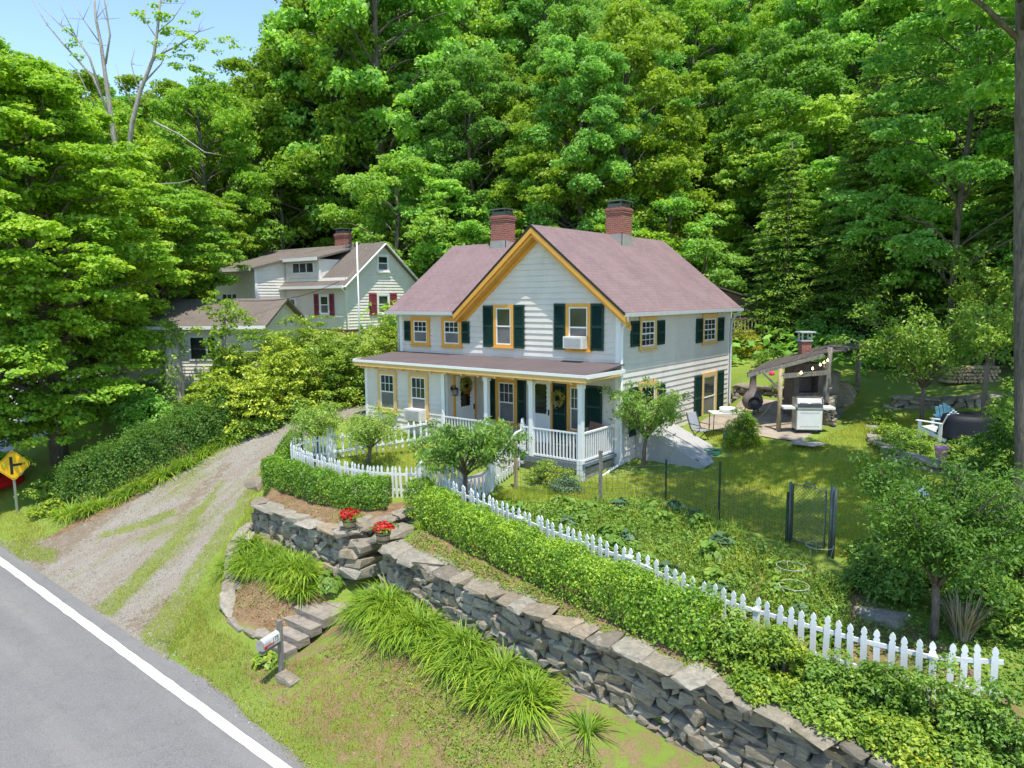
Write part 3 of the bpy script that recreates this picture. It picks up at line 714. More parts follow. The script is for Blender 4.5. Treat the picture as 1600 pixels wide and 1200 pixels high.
def shutter(par, fr, x0, x1, z0, z1, mat='green', slats=True):
    m = MB(fr); y0, y1 = -0.085, -0.038; t = min(.06, (x1 - x0) * .2)
    m.box(x0, x0 + t, y0, y1, z0, z1); m.box(x1 - t, x1, y0, y1, z0, z1)
    zs = [z0, (z0 + z1) / 2 - .04, z1 - .08]
    for z in zs: m.box(x0 + t, x1 - t, y0, y1, z, z + .08)
    for k in range(2):
        z = zs[k] + .08
        while z < zs[k + 1] - .02:
            m.add([(x0 + t, y0 + .006, z), (x1 - t, y0 + .006, z), (x1 - t, y1, z + .05), (x0 + t, y1, z + .05)], [(0, 1, 2, 3)])
            z += .045
    m.add([(x0 + t, y1 - .001, z0), (x1 - t, y1 - .001, z0), (x1 - t, y1 - .001, z1), (x0 + t, y1 - .001, z1)], [(0, 1, 2, 3)])
    return m.build('shutter', M[mat], par)
def chimney(par, x, y, z0, z1, w, d, base):
    c = MB().box(x - w / 2, x + w / 2, y - d / 2, y + d / 2, base, z1)
    for k, g in enumerate((0.03, 0.045)): c.box(x - w / 2 - g, x + w / 2 + g, y - d / 2 - g, y + d / 2 + g, z1 - .22 + k * .09, z1 - .135 + k * .09)
    ch = c.build('chimney', M['brick'], par)
    f = MB(); g = .035
    f.slab((x - w / 2 - g, y - d / 2 - g, z0 - .75), (x + w / 2 + g, y - d / 2 - g, z0 - .75), (x + w / 2 + g, y - d / 2 - g, z0), (x - w / 2 - g, y - d / 2 - g, z0), .02)
    f.slab((x + w / 2 + g, y - d / 2 - g, z0 - .75), (x + w / 2 + g, y + d / 2 + g, z0 - .75), (x + w / 2 + g, y + d / 2 + g, z0 - .06), (x + w / 2 + g, y - d / 2 - g, z0), .02)
    f.slab((x - w / 2 - g, y + d / 2 + g, z0 - .75), (x - w / 2 - g, y - d / 2 - g, z0 - .75), (x - w / 2 - g, y - d / 2 - g, z0), (x - w / 2 - g, y + d / 2 + g, z0 - .06), .02)
    f.build('flashing', M['concrete'], ch)
    q = MB().box(x - w / 2 + .05, x + w / 2 - .05, y - d / 2 + .05, y + d / 2 - .05, z1 + .002, z1 + .14)
    for sx in (-1, 1):
        for sy in (-1, 1): q.box(x + sx * (w / 2 - .1) - .03, x + sx * (w / 2 - .1) + .03, y + sy * (d / 2 - .1) - .03, y + sy * (d / 2 - .1) + .03, z1 + .14, z1 + .22)
    q.box(x - w / 2 - .03, x + w / 2 + .03, y - d / 2 - .03, y + d / 2 + .03, z1 + .222, z1 + .27)
    q.build('chimney_cap', M['fence_metal'], ch)
    return ch
# ------------------------------------------------------------------ main house
HS = thing('farmhouse', 'white clapboard farmhouse with ochre window trim, plum roof and long front porch', 'house')
FRT = frame((0, 0, 0), (1, 0, 0), (0, -1, 0)); RGT = frame((0, 0, 0), (0, 1, 0), (1, 0, 0))
LOW = frame((0, -1.96, 0), (1, 0, 0), (0, -1, 0)); SID = frame((-5.96, 0, 0), (0, 1, 0), (1, 0, 0))
RW, RD, RH = 6.5, 9.2, 7.96; OH = 0.40; SL = (RH - 5.0) / (RW / 2 + OH)
wm = MB(FRT)
clap(wm, cl(-6.5), cl(0), 0.02, 5.25)
gz = lambda z: min(RW / 2, (z - (5.0 + SL * OH)) / SL) if z > 5.0 + SL * OH else 0
clap(wm, lambda z: -6.5 + gz(z), lambda z: -gz(z), 5.25, 7.85)
wm.build('wall', M['white'], HS)
wm = MB(RGT); clap(wm, cl(0), cl(RD), 0.02, 5.1); wm.build('wall', M['white'], HS)
wm = MB(FRT); clap(wm, cl(-10.22), cl(-6.5), 0.3, 5.1); wm.build('wall', M['white'], HS)
wm = MB(LOW); clap(wm, cl(-10.15), cl(-5.96), 0.32, 3.1); wm.build('wall', M['white'], HS)
wm = MB(SID); clap(wm, cl(-1.96), cl(0), 0.42, 3.1, 0.15); wm.build('wall', M['white'], HS)
bk = MB().box(-10.2, -6.5, 0.02, 7.2, 0.3, 4.95); bk.box(-6.5, -0.02, 0.02, RD, -1.2, 4.95).box(-10.12, -5.98, -1.93, .02, .3, 3.1)
bk.prism([(-6.48, 4.95), (-.02, 4.95), (-.02, 5.25), (-3.25, 7.8), (-6.48, 5.25)], .02, RD)
bk.add([(-10.2, 0.02, 4.95), (-10.2, 7.2, 4.95), (-10.2, 3.6, 7.7), (-6.5, 3.6, 7.7), (-6.5, .02, 4.95), (-6.5, 7.2, 4.95)], [(0, 2, 1), (0, 4, 3, 2), (1, 2, 3, 5)])
bk.build('wall', M['white'], HS)
for q in ((-.16, .035, -.035, 0, 0, 4.98), (.0, .0351, -.034, .13, 0, 4.98), (.0, .035, RD - .15, RD + .035, .3, 4.98), (-10.255, -10.1, -.035, 0, 3.2, 4.98), (-10.185, -10.05, -1.995, -1.96, .3, 3.05),
          (-6.1, -5.925, -1.995, -1.96, .3, 3.05), (-5.96, -5.925, -1.9949, -1.85, .3, 3.05), (-10.255, -10.22, -.0351, .1, 3.2, 4.98), (-10.185, -10.15, -1.9951, -1.87, .3, 3.05)):
    MB().box(*q).build('corner_board', M['trim'], HS)
fd = MB().box(-.2, .015, -.012, RD, -1.3, .02).box(-6.2, -.2, -.0121, .3, -1.3, .02).box(-10.17, -5.96, -1.97, 0, -.6, .32)
fd.build('foundation', M['concrete'], HS)
# roofs
rf = MB(); T = .09
y0, y1 = -.42, RD + .24
rf.slab((-3.25, y0, RH), (OH, y0, 5.0), (OH, y1, 5.0), (-3.25, y1, RH), T)
rf.slab((-3.25, y1, RH), (-6.5 - OH, y1, 5.0), (-6.5 - OH, y0, 5.0), (-3.25, y0, RH), T)
roof = rf.build('roof', M['roof'], HS)
zw, sw = 7.79, (7.79 - 5.0) / (3.6 + .42)
xi = -3.25 - (RH - zw) / SL
rf = MB()
rf.slab((-10.58, -.42, 5.0), (-6.5 - OH + .0, -.42, 5.0), (xi, 3.6, zw), (-10.58, 3.6, zw), T)
rf.slab((xi, 3.6, zw), (-6.9, 7.62, 5.0), (-10.58, 7.62, 5.0), (-10.58, 3.6, zw), T)
rf.build('roof', M['roof'], HS)
# rake boards in ochre, two steps deep, with dark drip edge
def rake(y, zo, wd, dep, mat, nm, zoff=0):
    m = MB()
    for sx in (-1, 1):
        a = Vector((-3.25, y, RH - zo)); b = Vector((-3.25 + sx * (3.25 + OH - .01), y, 5.0 - zo + .0))
        m.add([a, b, b - Vector((0, 0, wd)), a - Vector((0, 0, wd)), a + Vector((0, dep, 0)), b + Vector((0, dep, 0)), b + Vector((0, dep, -wd)), a + Vector((0, dep, -wd))],
              [(0, 1, 2, 3), (7, 6, 5, 4), (0, 4, 5, 1), (1, 5, 6, 2), (2, 6, 7, 3), (3, 7, 4, 0)])
    m.build(nm, M[mat], HS)
rake(-.455, .0, .07, .03, 'black', 'drip_edge')
rake(-.44, .10, .19, .08, 'yellow', 'rake_board')
rake(-.36, .12, .30, .30, 'yellow', 'soffit')
rake(-.052, .40, .17, .052, 'yellow', 'frieze')
MB().box(OH - .02, OH + .10, -.40, RD + .22, 4.87, 4.99).build('gutter', M['gutter'], HS)
MB().box(-10.6, -6.95, -.53, -.42, 4.87, 4.99).build('gutter', M['gutter'], HS)
MB().box(0.037, OH - .03, -.35, RD + .2, 4.86, 4.90).box(-10.5, -6.95, -.41, -.037, 4.84, 4.89).build('soffit', M['trim'], HS)
dsp = MB().tube([(.43, -.32, 4.88), (.40, -.25, 4.75), (.12, -.08, 4.5), (.10, -.08, 4.2), (.10, -.08, .25), (.12, -.25, .08), (.02, -1.5, -.22), (-.05, -2.25, -.32)], .045, 8)
dsp.build('downspout', M['trim'], HS)
MB().tube([(.43, RD - .1, 4.86), (.12, RD - .05, 4.5), (.10, RD - .06, 4.3), (.10, RD - .06, 1.0), (.22, RD - .08, .85)], .045, 8).build('downspout', M['gutter'], HS)
MB().tube([(-10.3, -.06, 4.88), (-10.3, -.06, 3.3)], .04, 8).build('downspout', M['gutter'], HS)
# upper windows and shutters
window(HS, FRT, -5.24, -4.32, 3.72, 5.25, muntin=(1, 1), low=False); shutter(HS, FRT, -5.74, -5.26, 3.7, 5.22); shutter(HS, FRT, -4.30, -3.84, 3.7, 5.24)
window(HS, FRT, -2.07, -1.09, 3.72, 5.29, muntin=(1, 1), low=False); shutter(HS, FRT, -2.56, -2.09, 3.72, 5.29); shutter(HS, FRT, -1.07, -.6, 3.74, 5.29)
window(HS, FRT, -9.55, -8.52, 3.65, 4.75, cw=.14, low=False); shutter(HS, FRT, -9.94, -9.57, 3.8, 4.6)
window(HS, FRT, -7.86, -6.82, 3.65, 4.76, cw=.14, low=False); shutter(HS, FRT, -6.80, -6.44, 3.8, 4.62)
window(HS, LOW, -9.4, -8.38, 1.24, 2.78, 'paleyellow', .13, low=False); window(HS, LOW, -7.72, -6.72, 1.0, 2.78, 'paleyellow', .13, low=False)
window(HS, RGT, 1.17, 2.38, 3.72, 4.81, 'paleyellow', .13, low=True, head=.03); shutter(HS, RGT, .6, 1.15, 3.85, 4.71); shutter(HS, RGT, 2.4, 3.02, 3.82, 4.67)
window(HS, RGT, 6.3, 7.7, 3.64, 4.76, 'paleyellow', .15, low=True, head=.03); shutter(HS, RGT, 5.72, 6.28, 3.7, 4.64); shutter(HS, RGT, 7.72, 8.42, 3.67, 4.63)
window(HS, RGT, 1.19, 2.48, .76, 2.6, 'paleyellow', .15, muntin=(1, 1), low=False); shutter(HS, RGT, .55, 1.17, .86, 2.5); shutter(HS, RGT, 2.5, 3.12, .74, 2.42)
window(HS, RGT, 6.34, 7.8, .54, 2.48, 'paleyellow', .16, muntin=(1, 1), low=False); shutter(HS, RGT, 5.68, 6.32, .64, 2.42); shutter(HS, RGT, 7.82, 8.54, .54, 2.42)
# porch wall, behind the posts
window(HS, FRT, -5.18, -4.17, .86, 2.58, cw=.15, low=False); shutter(HS, FRT, -5.46, -5.2, 1.0, 2.52); shutter(HS, FRT, -4.15, -3.8, 1.0, 2.6)
window(HS, FRT, -2.02, -1.31, .9, 2.6, cw=.13, low=False); shutter(HS, FRT, -1.27, -.64, 1.15, 2.57)
def scalloped(fr, par, x0, x1, z0, z1, gx0, gx1, gz0, gz1, hinge):
    d = MB(fr).box(x0, x1, -.06, 0, z0, z1).build('door', M['trim'], par)
    pts = []; k = 7
    for (ax, az, bx, bz, n) in ((gx0, gz0, gx1, gz0, 5), (gx1, gz0, gx1, gz1, k), (gx1, gz1, gx0, gz1, 5), (gx0, gz1, gx0, gz0, k)):
        L = math.hypot(bx - ax, bz - az); nx, nz = -(bz - az) / L, (bx - ax) / L
        for i in range(n):
            for s in range(4):
                u = (i + s / 4) / n; w_ = .03 * math.sin(math.pi * s / 4)
                pts.append((ax + (bx - ax) * u + nx * w_, az + (bz - az) * u + nz * w_))
    MB(fr).prism(pts, -.0655, -.058).build('pane', M['darkglass'], d)
    MB(fr).box(hinge - .02, hinge + .02, -.1, -.06, 1.4, 1.6).build('handle', M['black'], d)
    c = MB(fr).box(x0 - .1, x0 - .002, -.065, 0, z0, z1 + .1).box(x1 + .002, x1 + .1, -.065, 0, z0, z1 + .1).box(x0 - .002, x1 + .002, -.065, 0, z1 + .002, z1 + .1)
    c.build('door_frame', M['yellow'], d)
    return d
scalloped(SID, HS, -1.44, -.42, .42, 2.72, -1.2, -.66, 1.55, 2.62, -.47)
scalloped(FRT, HS, -3.50, -2.72, .42, 2.58, -3.40, -2.86, 1.42, 2.50, -2.78)
shutter(HS, FRT, -2.61, -2.06, .45, 2.55)
# porch
pf = MB().box(-5.95, -.08, -2.0, -.03, .29, .39)
for k in range(1): pf.box(-5.95, -.06, -2.03, -2.0, .2, .385)
pf.build('porch_floor', M['bluegrey'], HS)
MB().box(-5.9, -.2, -1.9, -1.8, -1.0, .2).box(-.3, -.16, -1.8, -.1, -1.0, .2).build('porch_skirt', M['stone'], HS)
pr = MB()
pr.slab((-10.47, -2.28, 3.16), (.16, -2.28, 3.16), (.16, -.003, 3.36), (-10.47, -.003, 3.36), .05)
pr.build('porch_roof', M['porchroof'], HS)
pt = MB().box(-10.49, .18, -2.32, -2.284, 3.09, 3.175).box(.163, .2, -2.283, -.003, 3.06, 3.18)
pt.box(-10.51, -10.473, -2.283, -.003, 3.06, 3.2).build('porch_fascia', M['trim'], HS)
pt = MB().box(-10.44, .15, -2.30, -2.0, 2.94, 3.085).box(-10.3, -.02, -2.1, -1.97, 2.86, 3.0).box(-.15, .1, -1.95, -.04, 2.96, 3.05)
for k in range(14):
    x = -10.1 + k * .745
    pt.box(x - .035, x + .035, -2.27, -2.1, 2.86, 2.938)
pt.build('porch_cornice', M['paleyellow'], HS)
MB().box(-5.9, 0, -1.95, -.03, 2.98, 3.04).build('porch_ceiling', M['paleyellow'], HS)
for x, zb in ((-4.0, .39), (-2.11, .39), (-.23, -.2)):
    p = MB().box(x - .075, x + .075, -2.035, -1.885, zb, 2.86).box(x - .1, x + .1, -2.06, -1.86, 2.72, 2.86)
    if x > -1: p.box(x - .095, x + .095, -2.055, -1.865, -.25, .5)
    p.build('porch_post', M['trim'], HS)
bal = MB().box(-.02, .02, -.02, .02, 0, .78).mesh('baluster')
def railing(p, q, zt=1.32, zb=.46, n=None):
    p, q = Vector(p), Vector(q); L = (q - p).length
    r = MB().bar((p.x, p.y, zt), (q.x, q.y, zt), .075, .05).bar((p.x, p.y, zb), (q.x, q.y, zb), .05, .06).build('porch_railing', M['trim'], HS)
    n = n or int(L / .125)
    for i in range(n):
        o = link('baluster', bal, M['trim'], r); v = p.lerp(q, (i + .5) / n); o.location = (v.x, v.y, zb + .03); o.scale = (1, 1, (zt - zb - .05) / .78)
railing((-2.45, -1.96, 0), (-.31, -1.96, 0)); railing((-.20, -1.88, 0), (-.20, -.06, 0)); railing((-5.95, -1.96, 0), (-4.08, -1.96, 0))
for x in (-2.48, -6.02):
    MB().box(x - .06, x + .06, -2.03, -1.91, .1 if x > -3 else .3, 1.42).lathe([(.0, 1.42), (.05, 1.42), (.075, 1.46), (.05, 1.5), (.06, 1.56), (.0, 1.62)], 10, (x, -1.97, 0)).build('newel', M['trim'], HS)
st = MB()
for k in range(3): st.box(-3.75, -2.6, -2.35 - .3 * k, -2.03 - .3 * k, -.4, .24 - .18 * k)
st.build('porch_steps', M['tread'], HS)
for x in (-3.85, -2.5):
    MB().tube([(x, -2.06, 1.2), (x, -2.35, 1.15), (x, -2.7, .9), (x, -3.05, .68), (x, -3.2, .6)], .035, 8).box(x - .05, x + .05, -3.27, -3.17, -.35, .68).build('stair_rail', M['trim'], HS)
chimney(HS, -7.72, 3.62, 7.85, 8.9, .78, .66, 6.2)
chimney(HS, -3.05, 5.15, 7.95, 8.98, .72, .8, 6.5)
# things on the house
def air_con(fr, x0, x1, z0, z1, label):
    o = fr @ Vector(((x0 + x1) / 2, 0, z0))
    t = thing('air_conditioner', label, 'air conditioner', o)
    L = fr.copy(); L.translation = (0, 0, 0)
    W_, Hh = (x1 - x0) / 2, z1 - z0
    MB(L).box(-W_, W_, -.42, -.06, 0, Hh).build('body', M['acw'], t)
    g = MB(L)
    g.box(-W_ + .05, W_ - .05, -.427, -.421, .05, Hh - .05)
    g.build('grille', M['greyplastic'], t)
    s = MB(L)
    for k in range(9): z = .06 + (Hh - .12) * k / 8; s.box(-W_ + .05, W_ - .05, -.437, -.428, z - .006, z + .006)
    for k in range(5):
        z = .08 + (Hh - .16) * k / 4; s.box(W_ + .0005, W_ + .006, -.36, -.14, z - .008, z + .008)
    s.build('louvre', M['acw'], t)
    return t
air_con(FRT, -1.95, -1.2, 3.80, 4.2, 'off white window air conditioner in upstairs gable window')
air_con(LOW, -7.62, -6.82, 1.08, 1.5, 'window air conditioner in ground floor window left of the porch')
air_con(RGT, 1.45, 2.2, .92, 1.3, 'window air conditioner behind the peach tree on the side wall')
rg = np.random.default_rng(11)
def wreath(loc, nrm, label, r=.24, red=True):
    t = thing('wreath', label, 'wreath', loc)
    n = np.array(nrm, float); u = np.cross([0, 0, 1], n); k = 420
    a = rg.uniform(0, 2 * np.pi, k); q = rg.normal(0, .055, (k, 3))
    P = r * (np.cos(a)[:, None] * u + np.sin(a)[:, None] * np.array([0, 0, 1.])) + q * .9 + n * .07
    leaves_obj('foliage', M['grassdry'], t, [leafgeo(rg, P, q * 8 + n, .075)])
    P2 = np.array([0, 0, -r]) + rg.normal(0, .06, (40, 3)) + n * .12
    leaves_obj('flowers', M['straw'] if not red else M['redflower'], t, [leafgeo(rg, P2, np.tile(n, (40, 1)), .05, .9)])
wreath((-5.88, -.95, 2.35), (1, 0, 0), 'round green wreath hanging on left porch door', .22)
wreath((-2.34, -.09, 2.05), (0, -1, 0), 'dried wreath hanging on dark shutter beside right porch door', .2, False)
t = thing('wall_lantern', 'black wall lantern beside the left porch door', 'lantern', (-5.96, -1.62, 2.3))
MB().tube([(0.01, 0, .0), (.12, 0, .08), (.2, 0, .12), (.22, 0, .05)], .014).box(0.0, .03, -.05, .05, -.1, .1).build('bracket', M['black'], t)
l = MB().lathe([(0, .06), (.1, .0), (.105, -.02), (.085, -.26), (0, -.28)], 6, (.22, 0, 0)).build('lantern_body', M['black'], t)
MB().lathe([(.108, -.05), (.092, -.22)], 6, (.22, 0, 0)).build('pane', M['screen'], l)
t = thing('porch_chair', 'brown wicker armchair at right end of the porch', 'chair', (-.85, -.75, .39), R(-25))
MB().box(-.32, .32, -.3, .3, .36, .46).build('seat', M['wicker'], t)
MB().slab((-.34, .26, .44), (.34, .26, .44), (.34, .42, 1.02), (-.34, .42, 1.02), .06).build('backrest', M['wicker'], t)
for s in (-1, 1):
    MB().box(s * .36 - .05, s * .36 + .05, -.34, .3, .6, .66).build('armrest', M['wicker'], t)
    for y in (-.28, .24): MB().box(s * .34 - .03, s * .34 + .03, y - .03, y + .03, 0, .6).build('leg', M['wicker'], t)
# cellar bulkhead against the right wall
t = thing('cellar_bulkhead', 'sloping grey cellar bulkhead doors against right house wall', 'bulkhead', (0, 1.0, 0))
P8 = [(.04, 1.15), (.04, -.35), (2.5, -.35), (2.5, .12)]
mm = MB(Matrix(((1, 0, 0, 0), (0, 1, 0, 0), (0, 0, 1, 0), (0, 0, 0, 1))))
mm.prism(P8, 0, .12).prism(P8, 1.88, 2.0).box(2.38, 2.5, .12, 1.88, -.35, .115)
mm.build('bulkhead_wall', M['hatch'], t)
for y in (-.02, 1.005):
    MB().slab((2.56, y, .14), (2.56, y + 1.0, .14), (.04, y + 1.0, 1.2), (.04, y, 1.2), .045).build('hatch_door', M['hatch'], t)
for y in (.0, 1.93):
    for u in (.12, .5, .88): MB().slab((2.56 - 2.52 * u + .05, y, .14 + 1.06 * u + .012), (2.56 - 2.52 * u + .05, y + .06, .14 + 1.06 * u + .012), (2.56 - 2.52 * u - .05, y + .06, .14 + 1.06 * u + .054), (2.56 - 2.52 * u - .05, y, .14 + 1.06 * u + .054), .02).build('hinge', M['fence_metal'], t)
MB().bar((1.0, .9, .83), (1.0, 1.1, .83), .025, .04).build('handle', M['fence_metal'], t)
sp = MB(); sp.slab((2.5, .97, .2), (2.5, 1.03, .2), (.06, 1.03, 1.225), (.06, .97, 1.225), .02); sp.build('batten', M['hatch'], t)
MB().hull([(2.6 + rg.uniform(0, .5), rg.uniform(-.15, 2.0), rg.uniform(-.3, .12)) for _ in range(22)]).build('stone_base', M['stone'], t)
# ------------------------------------------------------------------ stones and dry stone walls
rs = np.random.default_rng(21)
def rock_pts(c, s, n=16, ax=None, e=0.45):
    """points of an angular stone with half sizes s about c; ax: 3 axes"""
    d = rs.normal(0, 1, (n, 3)); d /= np.abs(d).max(1, keepdims=True)
    d = np.sign(d) * np.abs(d) ** e
    d *= rs.uniform(.82, 1.0, (n, 1)) * np.asarray(s)
    if ax is not None: d = d @ np.asarray(ax)
    return d + np.asarray(c)
def path_pts(p, ds):
    p = np.array(p, float); L = np.r_[0, np.cumsum(np.linalg.norm(np.diff(p[:, :2], axis=0), axis=1))]
    n = max(2, int(L[-1] / ds) + 1); t = np.linspace(0, L[-1], n)
    return t, np.stack([np.interp(t, L, p[:, k]) for k in range(p.shape[1])], 1)
def stone_wall(name, label, pts, thick, side, batter=.12, cap=(.28, .75), course=(.08, .23), base=None, capt=.08, length=(.14, .56)):
    """pts: (x, y, ztop, zbottom) along the outer face; side: +1 when the bank lies to the left of the path"""
    t = thing(name, label, 'stone wall', (pts[0][0], pts[0][1], pts[0][3]))
    off = -np.array([pts[0][0], pts[0][1], pts[0][3]])
    L, P = path_pts(pts, .05); tot = L[-1]
    def at(s):
        v = np.array([np.interp(s, L, P[:, k]) for k in range(4)])
        v2 = np.array([np.interp(min(s + .08, tot), L, P[:, k]) for k in range(2)]) - np.array([np.interp(max(s - .08, 0), L, P[:, k]) for k in range(2)])
        d = v2 / np.linalg.norm(v2); return v, np.array([d[0], d[1], 0]), np.array([-d[1], d[0], 0]) * side
    m = MB(); zmax = max(p[2] - p[3] for p in pts)
    h = 0.0; up = np.array([0, 0, 1.])
    while h < zmax:
        ch = rs.uniform(*course); s = -rs.uniform(0, .3)
        while s < tot:
            ln = rs.uniform(*length) * (1.35 if rs.random() < .15 else 1); sc = min(max(s + ln / 2, 0), tot)
            v, d, n = at(sc); top = v[2] - capt; z = v[3] + h
            if z < top - .03:
                hh = min(ch * rs.uniform(.85, 1.25), top - z + .03)
                dep = rs.uniform(.16, .28)
                c = v[:3] * [1, 1, 0] + up * (z + hh / 2) + n * (dep - .02 + batter * h + rs.normal(0, .025)) + off
                tw = rs.normal(0, .12); tl = rs.normal(0, .11)
                a = d * math.cos(tw) + n * math.sin(tw); b = np.cross(up, a)
                a2 = a * math.cos(tl) + up * math.sin(tl); u2 = up * math.cos(tl) - a * math.sin(tl)
                m.hull(rock_pts(c, (ln * .55, dep, hh * .6), 20, (a2, b, u2)))
            s += ln * rs.uniform(.88, 1.0)
        h += ch * .9
    st = m.build('stones', M['stone'], t)
    m = MB(); s = 0
    while s < tot:
        ln = rs.uniform(*cap); sc = min(s + ln / 2, tot); v, d, n = at(sc); k = rs.uniform(.8, 1.15)
        c = v[:3] * [1, 1, 0] + up * (v[2] - capt * .4) + n * (thick * .5 * k - .06 + rs.normal(0, .03)) + off
        tw = rs.normal(0, .1); tl = rs.normal(0, .04); a = d * math.cos(tw) + n * math.sin(tw); b = np.cross(up, a)
        sl = (v[2] - at(max(sc - .3, 0))[0][2]) / .3 if sc > .35 else 0
        a2 = a + up * (sl + tl); b2 = b + up * rs.normal(0, .05)
        m.hull(rock_pts(c, (ln * .53, thick * .52 * k, rs.uniform(.035, .08)), 26, (a2, b2, up), .5))
        if rs.random() < .8:
            c2 = c + n * (thick * .75) + d * rs.normal(0, .1) - up * .05
            m.hull(rock_pts(c2, (ln * .3, .2, .07), 14, (a2, b2, up)))
        s += ln * .96
    m.build('capstones', M['stone'], t)
    # dark earth core behind the face
    m = MB(); L2, Q = path_pts(pts, .5)
    vs = []
    for i, s in enumerate(L2):
        v, d, n = at(s)
        lo = v[:3] * [1, 1, 0] + up * (v[3] - .3) + n * .18 + off; hi = v[:3] * [1, 1, 0] + up * (v[2] - .12) + n * (.2 + batter * (v[2] - v[3])) + off
        vs += [lo, hi, hi + n * (thick - .25)]
    fs = [(3 * i, 3 * i + 3, 3 * i + 4, 3 * i + 1) for i in range(len(L2) - 1)] + [(3 * i + 1, 3 * i + 4, 3 * i + 5, 3 * i + 2) for i in range(len(L2) - 1)]
    m.add(vs, fs); m.build('earth_core', M['soil'], t)
    return t
stone_wall('stone_wall', 'long grey dry stone retaining wall running below hedge to lower right', [(-1.45, -9.12, -.52, -1.85), (1.0, -9.35, -.62, -2.0), (4.9, -9.65, -.75, -2.2), (8.3, -9.95, -.86, -2.4), (10.0, -10.05, -.95, -2.5), (13, -10.1, -1.1, -2.6)], .72, 1)
stone_wall('stone_wall', 'stone retaining wall under the curved picket fence, left of the entrance steps', [(-7.7, -8.5, -.42, -1.2), (-7.2, -9.0, -.42, -1.35), (-5.9, -9.1, -.46, -1.55), (-4.4, -9.2, -.48, -1.75), (-2.9, -9.15, -.48, -1.95), (-2.66, -8.6, -.44, -1.7), (-2.5, -7.6, -.35, -1.2), (-2.4, -6.9, -.3, -.7)], .62, 1, .1, (.5, 1.1), (.08, .24))
t = stone_wall('stone_edging', 'low rough stone edging along driveway below the daylilies', [(-7.6, -9.1, -1.1, -1.7), (-6.9, -9.9, -1.45, -2.0), (-6.05, -10.5, -1.8, -2.4), (-5.1, -11.25, -2.1, -2.6), (-4.2, -11.5, -2.3, -2.75), (-3.3, -11.4, -2.4, -2.8)], .4, 1, .1, (.35, .8), (.15, .3))
stone_wall('stone_wall', 'curved low stone wall round the raised bed with pink pot', [(6.35, 5.6, .98, .7), (6.6, 4.4, .98, .6), (7.2, 3.2, .98, .4), (7.9, 2.4, .95, .25), (8.7, 1.9, .9, .2), (9.6, 1.75, .85, .1), (10.4, 1.9, .85, .1)], .5, 1, .1, (.5, .95), (.14, .26))
stone_wall('stone_wall', 'stone retaining wall behind the patio and the chiminea', [(.25, 9.15, 1.75, .85), (1.8, 9.25, 1.75, .85), (3.6, 9.5, 1.75, .85), (4.6, 9.9, 1.8, .9)], .6, 1, .08, (.5, 1.0), (.1, .22))
stone_wall('stone_wall', 'dark stone terrace wall behind the garden chairs under fruit tree', [(6.3, 9.0, 1.75, 1.2), (7.4, 9.1, 1.75, 1.2), (8.8, 9.4, 1.9, 1.2), (10.2, 10, 2.0, 1.2)], .6, 1, .08, (.5, 1.0), (.12, .24))
def boulder(loc, s, label, mat='stone', n=26, cat='boulder', nm='boulder'):
    p = rock_pts((0, 0, 0), s, n, None, .6)
    o = MB().hull(p).build(nm, M[mat]); o.location = loc
    return tag(o, label, cat)
m = MB()
for (cx_, cy_, cz_, sx, sy, sz_) in ((0, 0, -.3, .45, .5, .2), (.03, .06, -.02, .42, .48, .12), (-.05, .0, .2, .44, .46, .13), (.06, .1, .4, .36, .45, .11), (-.5, .2, -.25, .2, .3, .3)):
    tl = rs.normal(0, .12); m.hull(rock_pts((cx_, cy_, cz_), (sx, sy, sz_), 24, ((math.cos(tl), 0, math.sin(tl)), (0, 1, 0), (-math.sin(tl), 0, math.cos(tl))), .5))
o = m.build('layered_boulder', M['stone']); o.location = (-2.55, -8.75, -1.15); tag(o, 'big layered boulder at wall end beside the entrance steps', 'boulder')
boulder((-2.2, -8.0, -.62), (.35, .75, .16), 'long flat ledge stone between the two flower pots')
p = gp(380, 655, .0); p = gp(400, 752, -.55); boulder((p.x, p.y, -.62), (.62, .35, .2), 'flat grey boulder at driveway edge left of curved hedge')
p = gp(450, 1060, -2.75); boulder((p.x, p.y, -2.82), (.34, .18, .16), 'small pale boulder at foot of the mailbox post')
p = gp(1378, 962, -.45); boulder((p.x, p.y, -.55), (.5, .42, .22), 'rounded grey boulder behind the picket fence beside the dark tree')
p = gp(1215, 695, .55); boulder((p.x, p.y, .47), (.55, .35, .12), 'flat pale rock set in the lawn before patio')
p = gp(1225, 600, 1.2); boulder((4.5, 9.6, 1.3), (.5, .5, .85), 'tall rounded boulder behind the barbecue shelter')
p = gp(1080, 1180, -2.2); boulder((p.x, p.y, -2.3), (.4, .3, .2), 'half buried stone at foot of wall near bottom of picture')
p = gp(1240, 690, .78); boulder((5.0, 3.3, .78), (.55, .3, .05), 'flat pink stone slab at patio edge before the grill', 'flag', cat='stone slab', nm='stone_slab')
p = gp(1365, 668, .95); boulder((p.x, p.y, .93), (.3, .22, .12), 'pale block of stone on lawn at left end of raised bed', 'flag', cat='stone block', nm='stone_block')
